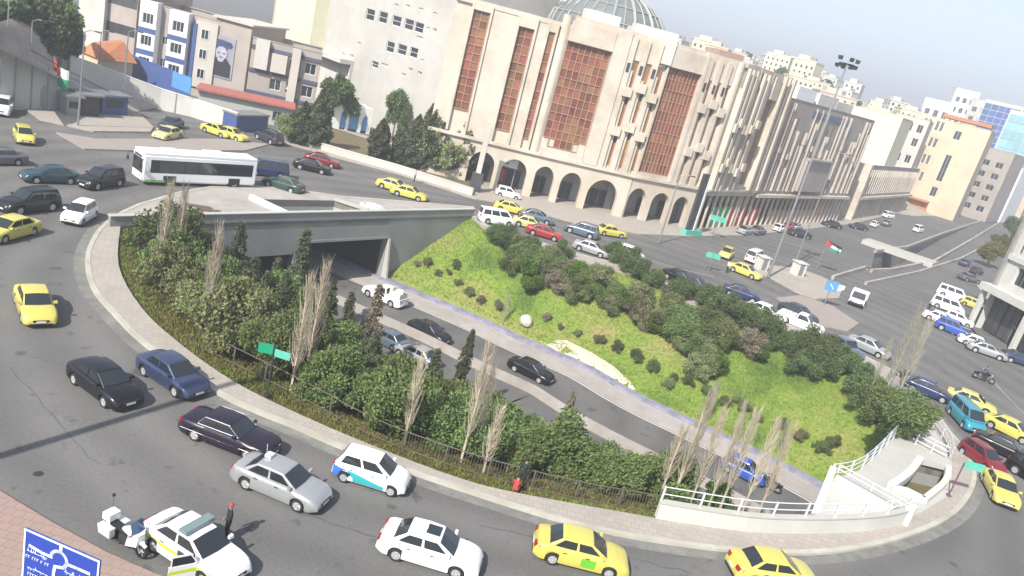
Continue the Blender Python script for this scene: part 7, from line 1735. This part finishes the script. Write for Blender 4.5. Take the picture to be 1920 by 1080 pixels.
def fill_near():
    rg = random.Random(21); n = 0; tries = 0; pts = []
    while tries < 6000 and n < 150:
        tries += 1; x = rg.uniform(-31, 12.5); y = rg.uniform(36, 70)
        if not inside(x, y, INNER): continue
        d, sg = dist_poly(x, y, FARL); dn = d-ROADW; 
        if sg < 0 or dn < 1.2: continue
        dk = dist_poly(x, y, NEAR)[0]; db = (x-DK0.x)*.813-(y-DK0.y)*.582
        if dk < 3.0 or db < 1.5: continue
        if x > 9 and dk < 4.2: continue
        z = T(x, y); left = x < -13
        kind = rg.choices(['bush', 'dark', 'olive', 'brown', 'pine', 'bright'], [6, 1.2, 2.6, 1.6, 1.0, .8] if left else [8, .6, 1.6, .6, .1, .6] if x > -6 else [3.2, .6, 3.0, 2.4, 1.0, 1.0])[0]
        s = rg.uniform(.95, 1.45)*(1.15 if left else 1.0)
        if kind == 'pine': s *= .5
        if min([math.hypot(x-q[0], y-q[1])-q[2] for q in pts] or [9]) < 1.25*s: continue
        # keep the far carriageway in view from the picture's viewpoint: lower plants near the lane
        if dn < 5 and x > -20: s *= .62
        elif y > 56 and x > -22: s *= .75
        pts.append((x, y, .6*s)); n += 1
        lb, gr = {'bush': ('rounded green bush in the dense planting on the near garden slope', 'green bushes on the near slope'), 'dark': ('very dark green bush in the dense planting on the near garden slope', 'dark bushes on the near slope'), 'olive': ('olive coloured shrub in the planting on the near garden slope', 'olive shrubs on the near slope'),
                  'brown': ('brown half bare shrub in the planting on the near garden slope', 'brown shrubs on the near slope'), 'pine': ('small conifer growing between the bushes of the near garden slope', 'small conifers on the near slope'), 'bright': ('light green shrub between darker bushes of the near garden slope', 'light shrubs on the near slope')}[kind]
        e_ = plant(kind, (x, y, z-.1), s, lb, gr, sz=s*rg.uniform(.9, 1.25)); REL.append((e_, {'bush': 'rounded green bush', 'dark': 'very dark bush', 'olive': 'olive shrub', 'brown': 'half bare brown shrub', 'pine': 'small conifer', 'bright': 'light green shrub'}[kind], 'on the near slope'))
fill_near()
plant('bright', (15.2, 41.8, T(15.2, 41.8)), .9, 'bright green shrub behind the white parapet wall', None, sz=1.25)
# far slope: dark round bushes along the north kerb
for px, py, s in ((935, 462, 1.0), (962, 472, 1.15), (990, 480, .9), (1050, 482, .8), (1152, 490, 1.0), (1172, 505, 1.1), (1190, 518, 1.0), (1222, 540, .9), (1268, 558, .95), (1312, 572, 1.0), (1340, 580, 1.0), (1382, 600, 1.1), (1362, 598, .8), (1405, 625, 1.15), (1432, 632, 1.2), (1462, 660, 1.0), (1492, 668, 1.2), (1520, 690, 1.3), (1548, 700, 1.35), (1500, 708, 1.1), (1578, 705, 1.1), (1530, 668, 1.2), (1612, 742, 1.2)):
    p = GT(px, py); REL.append((plant('dark', p, s*.9, 'dark round bush', 'dark round bushes along the north kerb'), 'dark round bush', 'in the north row'))
for px, py, s, lb in ((1632, 800, 1.35, 'large dark shrub at the garden corner of the white deck, lower one'), (1660, 790, 1.5, 'large dark shrub touching the white deck railing'), (1672, 815, 1.3, 'large dark shrub overhanging the corner of the deck'), (1625, 770, 1.1, 'dark shrub below the grey poplars')):
    plant('bush' if s < 1.4 else 'dark', GT(px, py), s*.95, lb)
rg = random.Random(5)
MID = []
ML = [(962, 500), (1015, 530), (1085, 558), (1155, 588), (1225, 618), (1290, 655), (1348, 690)]
for k in range(52):
    t = rg.uniform(0, 5.999); i = int(t); f = t-i; q = (ML[i][0]+(ML[i+1][0]-ML[i][0])*f, ML[i][1]+(ML[i+1][1]-ML[i][1])*f); o_ = rg.gauss(0, 15); MID.append((q[0]+o_*.5, q[1]-o_))
MID += [(1395, 665), (1420, 680), (1120, 535), (1360, 650)]
for px, py in MID:
    px += rg.uniform(-8, 8); py += rg.uniform(-6, 6); k = rg.choices(['olive', 'brown', 'bush', 'bright'], [4.5, 1.8, 2, 3.0])[0]; e_ = plant(k, GT(px, py), rg.uniform(.75, 1.15), {'olive': 'olive shrub in the loose belt across the bright grass slope', 'brown': 'brown leafless shrub in the loose belt across the bright grass slope', 'bush': 'green shrub in the loose belt across the bright grass slope', 'bright': 'yellow green shrub in the loose belt across the bright grass slope'}[k], {'olive': 'olive shrubs of the slope belt', 'brown': 'brown shrubs of the slope belt', 'bush': 'green shrubs of the slope belt', 'bright': 'yellow green shrubs of the slope belt'}[k]); REL.append((e_, {'olive': 'olive shrub', 'brown': 'brown leafless shrub', 'bush': 'green shrub', 'bright': 'yellow green shrub'}[k], 'in the slope belt'))
LOWS = [(795, 505), (815, 515), (840, 520), (862, 540), (880, 560), (905, 568), (930, 585), (1020, 605), (1050, 622), (1085, 635), (1120, 648), (1160, 660), (1190, 680), (1225, 700), (1260, 715), (1290, 722), (1325, 745), (1360, 765), (1395, 775), (1250, 730), (1380, 760), (1415, 790), (1500, 830), (1540, 850), (1560, 835), (1460, 805), (850, 505), (780, 500)]
for px, py in LOWS:
    px += rg.uniform(-6, 6); py += rg.uniform(-4, 4); k = rg.choice(['olive', 'brown', 'bush', 'olive']); REL.append((plant(k, GT(px, py), rg.uniform(.25, .45), 'low shrub', 'low shrubs planted in rows on the slope'), {'olive': 'low olive shrub', 'brown': 'low brown shrub', 'bush': 'low green shrub'}[k], 'on the open grass'))
# ground cover and grass tufts
def tufts(name, fn, n, size, mt, label, seed):
    rg = random.Random(seed); b = MB(); k = 0; t = 0
    while k < n and t < n*6:
        t += 1; p = fn(rg)
        if p is None: continue
        k += 1
        for _ in range(3):
            a = rg.uniform(0, 6.28); s = size*rg.uniform(.5, 1.3); dx, dy = math.cos(a)*s*.5, math.sin(a)*s*.5; ox, oy = rg.uniform(-.15, .15), rg.uniform(-.15, .15)
            b.face([(p[0]+ox-dx*.5, p[1]+oy-dy*.5, p[2]-.03), (p[0]+ox+dx*.5, p[1]+oy+dy*.5, p[2]-.03), (p[0]+ox+dx*.2+rg.uniform(-.1, .1), p[1]+oy+dy*.2+rg.uniform(-.1, .1), p[2]+s)])
    o = b.obj(name, mt); o['kind'] = 'stuff'; props(o, label, 'grass')
def fslope(rg):
    x, y = rg.uniform(-14, 36), rg.uniform(48, 90)
    if not inside(x, y, INNER): return None
    d, sg = dist_poly(x, y, FARL)
    if sg > 0 or d < .4: return None
    return (x, y, T(x, y))
def fverge(rg):
    i = rg.randrange(len(NEAR)-1); a, c = Vector(NEAR[i]), Vector(NEAR[i+1]); q = a.lerp(c, rg.random()); dv = (c-a).normalized(); q = q+Vector((-dv.y, dv.x))*rg.uniform(.05, 4.2)
    if not inside(q.x, q.y, INNER): return None
    return (q.x, q.y, T(q.x, q.y))
tufts('slope_grass', fslope, 26000, .13, M['slope'], 'bright green grass covering the far garden slope', 1)
tufts('verge_grass', fverge, 7000, .18, M['slope'], 'green grass along the verge inside the curved pavement', 2)
tufts('dry_verge_grass', fverge, 9000, .2, M['grass_dry'], 'dry brown grass mixed into the verge inside the pavement', 3)
# rocks, gravel patch
rb = MB(); rg = random.Random(4)
bm = bmesh.new(); bmesh.ops.create_icosphere(bm, subdivisions=2, radius=.75)
for v in bm.verts: v.co *= 1+.22*mnoise.noise(v.co*1.7); v.co.z *= .95; v.co.z = max(v.co.z, -.5)
me = bpy.data.meshes.new('boulder'); bm.to_mesh(me); bm.free(); me.materials.append(M['rock'])
p = GT(984, 612); o = link('boulder', me); o.location = p+Vector((0, 0, .45)); props(o, 'single pale boulder lying on the lower garden slope', 'boulder')
gp = [GT(*q) for q in ((1010, 640), (1060, 640), (1110, 662), (1150, 690), (1180, 718), (1196, 742), (1160, 728), (1110, 700), (1060, 668))]
b = MB(); rows_ = []
cn = sum((v for v in gp), Vector())/len(gp)
for f in (0, .35, .7, 1.0):
    rows_.append([(lambda x, y: (x, y, T(x, y)+.10*(1-f)+.03))(cn.x+(v.x-cn.x)*f, cn.y+(v.y-cn.y)*f) for v in gp])
b.grid(rows_, closed=True); struct(b.obj('gravel_patch', mat('gravel', (.50, .46, .36), .95, var=.2, scale=5, bump=.6)))
relabel()
# trees of the far side
def tree_px(kind, px, py, pt_, label, z=0, w_=1.0, group=None, hb=None):
    p = G(px, py, z); h = height_at(p, pt_)-z; H0 = {'tree': 7.0, 'cypress': 10, 'dark': 2.8, 'bright': 2.2, 'olive': 2.6, 'pine': 7.5, 'bush': 3}[kind]; return plant(kind, p, h/H0*w_, label, group, sz=h/H0)
tree_px('cypress', 562, 268, 190, 'broad dark cypress at the left of the group, behind the low wall', .3, 1.5)
tree_px('cypress', 592, 274, 165, 'tall dark cypress next to the blue and white pavilion, left side', .3, 1.3)
tree_px('olive', 540, 262, 215, 'olive green bush at the foot of the left cypress', .3, .9)
tree_px('cypress', 706, 300, 222, 'lower dark cypress right of the pavilion', .3, 1.5)
tree_px('cypress', 792, 318, 190, 'tall dark cypress in the middle of the right group', .3, 1.15)
tree_px('cypress', 768, 312, 215, 'dark cypress left of the tall one in the right group', .3, 1.3)
tree_px('cypress', 858, 332, 190, 'tall dark cypress against the cream building', .3, .95)
tree_px('cypress', 745, 306, 228, 'small dark cypress at the left of the right group', .3, 1.3)
tree_px('cypress', 812, 322, 205, 'dark cypress just right of the tallest one in the middle', .3, 1.2)
tree_px('cypress', 838, 328, 222, 'short dark cypress filling the gap before the cream building', .3, 1.2)
tree_px('olive', 825, 325, 235, 'loose grey green tree between the two tall cypresses', .3, .8)
tree_px('tree', 628, 238, 140, 'round topped green tree above the pavilion', .3, .85)
tree_px('tree', 735, 260, 165, 'small tree before the white stone block', .3, .5); tree_px('bright', 700, 200, 165, 'yellow green bush before the white stone block', 0, .9)
M['leaf_yellow'] = leafmat('leaf_yellow', (.12, .13, .03), (.22, .21, .06))
for i, (px, py, pt_, w_) in enumerate(((-10, 118, -60, 1.2), (20, 122, -40, 1.2), (52, 128, -30, 1.1), (84, 132, -12, 1.1), (112, 138, 15, .9), (-30, 100, -120, 1.3), (40, 110, -60, 1.3), (75, 120, -40, 1.2), (128, 136, 55, .7))):
    p = G(px, py, 3.5); h = max(6, min(14, height_at(p, pt_)-3.5)); plant('tree', p, h/7*w_*.8, 'dark evergreen at the upper left corner, %s' % ['third from the left, front', 'fourth from the left, front', 'fifth from the left', 'tall one beside the white building', 'rightmost low one', 'leftmost, cut by the edge', 'back one behind the street lamp', 'back one before the white slab', 'smallest beside the white slab'][i], 'dark trees at the upper left corner', sz=h/7)
for px, py, pt_, lb in ((1850, 500, 452, 'yellow green tree beside the parked cars at the right'), (1868, 480, 440, 'second yellow green tree behind the first at the right'), (1893, 452, 405, 'darker slim tree beside the white corner building')):
    e_ = tree_px('tree', px, py, pt_, lb, 0, 1.0)
    for c in e_.children:
        if c.name.startswith('crown'): c.data = c.data.copy(); c.data.materials[0] = M['leaf_yellow'] if 'yellow' in lb else M['leaf_bush']
for k, (a, d) in enumerate(((9, 300), (10.5, 330), (12.5, 320), (14, 350), (17, 380), (19, 360), (22, 390), (11.5, 420), (16, 450), (20.5, 470), (25, 420), (27, 440), (24, 500))):
    x, y = d*math.sin(R(a)), d*math.cos(R(a)); plant('tree', (x, y, hill_h(x, y)), .95, '%s dark tree from the left among the far hill houses' % ['first', 'second', 'third', 'fourth', 'eighth', 'ninth', 'tenth', 'fifth', 'sixth', 'seventh', 'twelfth', 'thirteenth', 'eleventh'][k], 'dark trees on the far hillside')
# ------------------------------------------------------------------ signs
def road_sign():
    P, Q = G(47, 990, 5.2), G(188, 1052, 5.2); F = Face(P, Q); W_ = F.len; H_ = 2.6; zt = 5.2
    e = empty('direction_sign', (P.x, P.y, .13), label='blue roundabout direction sign with white map lines at the lower left corner', cat='road sign')
    b = MB(); F.box(b, 0, W_, zt-H_, zt, -.05, 0); wattach(b.obj('panel', M['blue_sign']), e)
    b = MB(); t = .055
    for s0, s1, z0, z1 in ((0, W_, zt-t, zt), (0, W_, zt-H_, zt-H_+t), (0, t, zt-H_+t, zt-t), (W_-t, W_, zt-H_+t, zt-t)): F.box(b, s0, s1, z0, z1, .002, .02)
    wattach(b.obj('border', M['sign_white']), e)
    b = MB(); S_ = W_
    def stroke(pts, w_):
        L = [(x*S_, zt-y*S_) for x, y in pts]
        for (x0, z0), (x1, z1) in zip(L, L[1:]):
            dx, dz = x1-x0, z1-z0; l = math.hypot(dx, dz) or 1e-6; nx, nz = -dz/l*w_/2, dx/l*w_/2; ex, ez = dx/l*w_*.3, dz/l*w_*.3
            b.face([F.pt(x0-nx-ex, z0-nz-ez, .012), F.pt(x1-nx+ex, z1-nz+ez, .012), F.pt(x1+nx+ex, z1+nz+ez, .012), F.pt(x0+nx-ex, z0+nz-ez, .012)])
    cx, cy, r_ = .475, .215, .105
    stroke([(cx+r_*math.cos(a), cy+r_*math.sin(a)) for a in [math.pi*.95+k*math.pi*1.35/16 for k in range(17)]], .10)   # ring open at the lower left
    stroke([(.08, .20), (.25, .225), (.36, .225)], .10); stroke([(.49, .12), (.49, .02)], .10)
    stroke([(.57, .23), (.72, .225), (.88, .225)], .10); stroke([(.57, .25), (.54, .30), (.43, .33), (.42, .42), (.42, .95)], .10)
    wattach(b.obj('route_lines', M['sign_white']), e)
    # the two small legends (Arabic over Latin), strokes as soft as in the picture
    b = MB(); rg2 = random.Random(9)
    def legend(x, y, w_, latin=False):
        c = x; b.v.clear(); b.f.clear(); b.m.clear()
        while c < x+w_:
            l = rg2.uniform(.018, .04)
            if latin: stroke([(c, y), (c, y-.035)], .022); stroke([(c, y-.03), (c+.018, y-.033)], .02); c += .033
            else: stroke([(c, y), (c+l, y+rg2.uniform(-.008, .008))], .026); c += l*.8; 
            if not latin and rg2.random() < .45: stroke([(c-.01, y-.005), (c-.008, y-.038)], .022)
            if not latin and rg2.random() < .4: stroke([(c-.02, y+.022), (c-.008, y+.022)], .018)
            if rg2.random() < .18: c += .02
        q = b.obj('lettering', M['sign_white']); q['kind'] = 'stuff'; wattach(q, e)
    legend(.05, .275, .26); legend(.04, .37, .30, True); legend(.56, .34, .30); legend(.58, .44, .28, True); legend(.07, .50, .26); legend(.08, .60, .22, True)
    for s in (.25, .75):
        b = MB(); p = F.pt(W_*s, 0, -.12); b.tube([(p.x, p.y, .13), (p.x, p.y, zt-.1)], .06, 8); wattach(b.obj('post', M['steel']), e)
road_sign()
# green sign on the near pavement (dark pole, two leaves)
p = G(500, 741, .13); e = empty('green_street_sign', tuple(p), label='green double street sign on a dark pole at the inner edge of the pavement', cat='street sign')
h = height_at(p, 648)-.13; b = MB(); b.tube([(0, 0, 0), (0, 0, h)], .055, 8); b.box(-.13, .13, -.13, .13, 0, .12); b.obj('pole', M['steel_dark'], e)
b = MB(); b.box(-.85, -.06, -.02, .02, h-.55, h+.02); q = b.obj('sign_plate', M['green_sign'], e); q.rotation_euler = (0, 0, R(8))
b = MB(); b.box(.06, .95, -.02, .02, h-.62, h-.18); q = b.obj('sign_plate', M['teal_sign'], e); q.rotation_euler = (0, 0, R(-6))
b = MB(); [b.box(-.78+k*.1, -.72+k*.1, -.026, -.021, h-.30, h-.24) for k in range(6)]; [b.box(.16+k*.11, .22+k*.11, -.026, -.021, h-.42, h-.37) for k in range(6)]; b.obj('lettering', M['sign_white'], e)['kind'] = 'stuff'
p = G(1778, 930, .13); e = empty('teal_street_sign', tuple(p), label='teal street sign on a purple pole at the right end of the island', cat='street sign')
h = height_at(p, 868)-.13; b = MB(); b.tube([(0, 0, 0), (0, 0, h)], .05, 8); b.tube([(-.3, 0, h*.38), (.35, 0, h*.38)], .03, 6); b.box(-.13, .13, -.13, .13, 0, .12); b.obj('pole', M['pole_purple'], e); b = MB(); b.box(.05, 1.35, -.02, .02, h-.35, h+.2); q = b.obj('sign_plate', M['teal_sign'], e)
# blue direction sign near the far island, small signs
p = G(1545, 572, .14); e = empty('blue_panel_sign', tuple(p), label='blue direction panel on a post on the north traffic island', cat='road sign'); b = MB(); b.tube([(0, 0, 0), (0, 0, 3.2)], .06, 6); b.obj('pole', M['steel'], e)
b = MB(); n = 20; b.box(-.75, .75, -.12, -.07, 1.9, 3.2); b.obj('sign_panel', M['blue_bright'], e); b = MB(); b.hexa([(.8, -.1, 2.1), (1.7, .2, 2.4), (1.7, .24, 2.4), (.8, -.06, 2.1)], [(.8, -.1, 3.0), (1.7, .2, 2.9), (1.7, .24, 2.9), (.8, -.06, 3.0)]); b.obj('sign_wing', M['sign_white'], e); b = MB(); b.face([(.25, -.125, 2.2), (.3, -.125, 2.3), (-.2, -.125, 2.85), (-.28, -.125, 2.75)]); b.obj('arrow', M['sign_white'], e)
p = G(1335, 445); e = empty('teal_street_sign', tuple(p), label='teal street sign beside the green shop fronts on the far road', cat='street sign'); b = MB(); b.tube([(0, 0, 0), (0, 0, 3.4)], .06, 6); b.obj('pole', M['steel'], e); b = MB(); b.box(-1.2, 1.2, -.03, .03, 2.6, 3.4); b.obj('sign_plate', M['teal_sign'], e)
p = G(1328, 508); e = empty('teal_street_sign', tuple(p), label='teal street sign standing behind the bushes on the far road', cat='street sign'); b = MB(); b.tube([(0, 0, 0), (0, 0, 2.4)], .06, 6); b.obj('pole', M['steel'], e); b = MB(); b.box(-.9, .9, -.03, .03, 1.7, 2.4); b.obj('sign_plate', M['teal_sign'], e)
# white kiosk booth and cabinet on the far island, orange awning and stall at the right
for px, py, wd, hh, lb in ((1425, 505, 1.3, 1.8, 'white cabinet with grey side at the traffic island'), (1493, 515, 1.4, 1.8, 'white booth on the paved traffic island')):
    p = G(px, py, .14); e = empty('white_booth', tuple(p), R(20), lb, 'booth'); b = MB(); b.box(-wd/2, wd/2, -wd/2, wd/2, 0, hh); b.obj('body', M['stone_white'], e); b = MB(); b.box(-wd/2-.15, wd/2+.15, -wd/2-.15, wd/2+.15, hh, hh+.12); b.obj('roof', M['white_wall'], e); b = MB(); b.box(-.35, .35, -wd/2-.02, -wd/2-.002, .1, 1.9); b.obj('door', M['steel'], e)
p = G(1905, 650, .14); e = empty('orange_awning', tuple(p), label='small orange awning stall under the white corner building', cat='stall'); b = MB(); b.hexa([(-1.2, -1, 1.9), (1.2, -1, 1.9), (1.2, .6, 2.5), (-1.2, .6, 2.5)], [(-1.2, -1, 1.98), (1.2, -1, 1.98), (1.2, .6, 2.58), (-1.2, .6, 2.58)]); b.obj('awning', M['orange_tile'], e); b = MB(); [b.tube([(x, y, 0), (x, y, 1.95 if y < 0 else 2.5)], .04, 6) for x in (-1.1, 1.1) for y in (-.9, .5)]; b.obj('post', M['steel'], e)
# debris and fallen boards on the plaza
for px, py, ln, an, lb in ((372, 388, 2.2, -38, 'dark broken board lying on the plaza, left piece'), (392, 396, 2.0, -30, 'dark broken board lying on the plaza, right piece'), (345, 395, 2.6, -35, 'pale plank lying on the plaza near the wall')):
    p = G(px, py, .16); b = MB(); b.box(-ln/2, ln/2, -.18, .18, 0, .16); o = props(b.obj('board', M['bark'] if 'dark' in lb else M['stone_tan']), lb, 'board'); o.location = p; o.rotation_euler = (0, 0, R(an+60))
p = G(697, 392, .14); b = MB(); n = 14
b.grid([[(r0*math.cos(2*math.pi*k/n)*(1+.1*math.sin(k*2.3)), r0*math.sin(2*math.pi*k/n)*.8, z0) for k in range(n)] for r0, z0 in ((1.5, 0), (1.4, .35), (1.0, .5), (.9, .2), (.001, .15))], closed=True)
o = props(b.obj('stone_basin', M['stone_white']), 'white round stone basin at the right corner of the plaza opening', 'basin'); o.location = p
# manhole covers and patches on the road
for px, py in ((72, 888),):
    p = G(px, py, .006); b = MB(); b.face([(.2*math.cos(2*math.pi*k/16), .2*math.sin(2*math.pi*k/16), 0) for k in range(16)]); o = props(b.obj('manhole_cover', M['steel_dark']), 'round iron manhole cover in the near road, %s' % ('at the left edge' if px < 100 else 'below the black sedan'), 'manhole cover'); o.location = p
# air
USE_HAZE = True
if USE_HAZE:

    me = bpy.data.meshes.new('haze'); mb0 = MB(); mb0.box(-1000, 3300, -400, 4300, -9.5, 130); me.from_pydata(mb0.v, [], mb0.f)
    mt = bpy.data.materials.new('haze'); mt.use_nodes = True; nn = mt.node_tree; nn.nodes.clear(); ou = nn.nodes.new('ShaderNodeOutputMaterial'); pv_ = nn.nodes.new('ShaderNodeVolumePrincipled')
    pv_.inputs['Color'].default_value = (.88, .92, 1.0, 1); pv_.inputs['Density'].default_value = .00105; pv_.inputs['Anisotropy'].default_value = .1; nn.links.new(pv_.outputs[0], ou.inputs['Volume'])
    me.materials.append(mt); ho = bpy.data.objects.new('haze', me); COL.objects.link(ho); ho['kind'] = 'stuff'; props(ho, 'thin pale air haze over the whole town', 'haze')
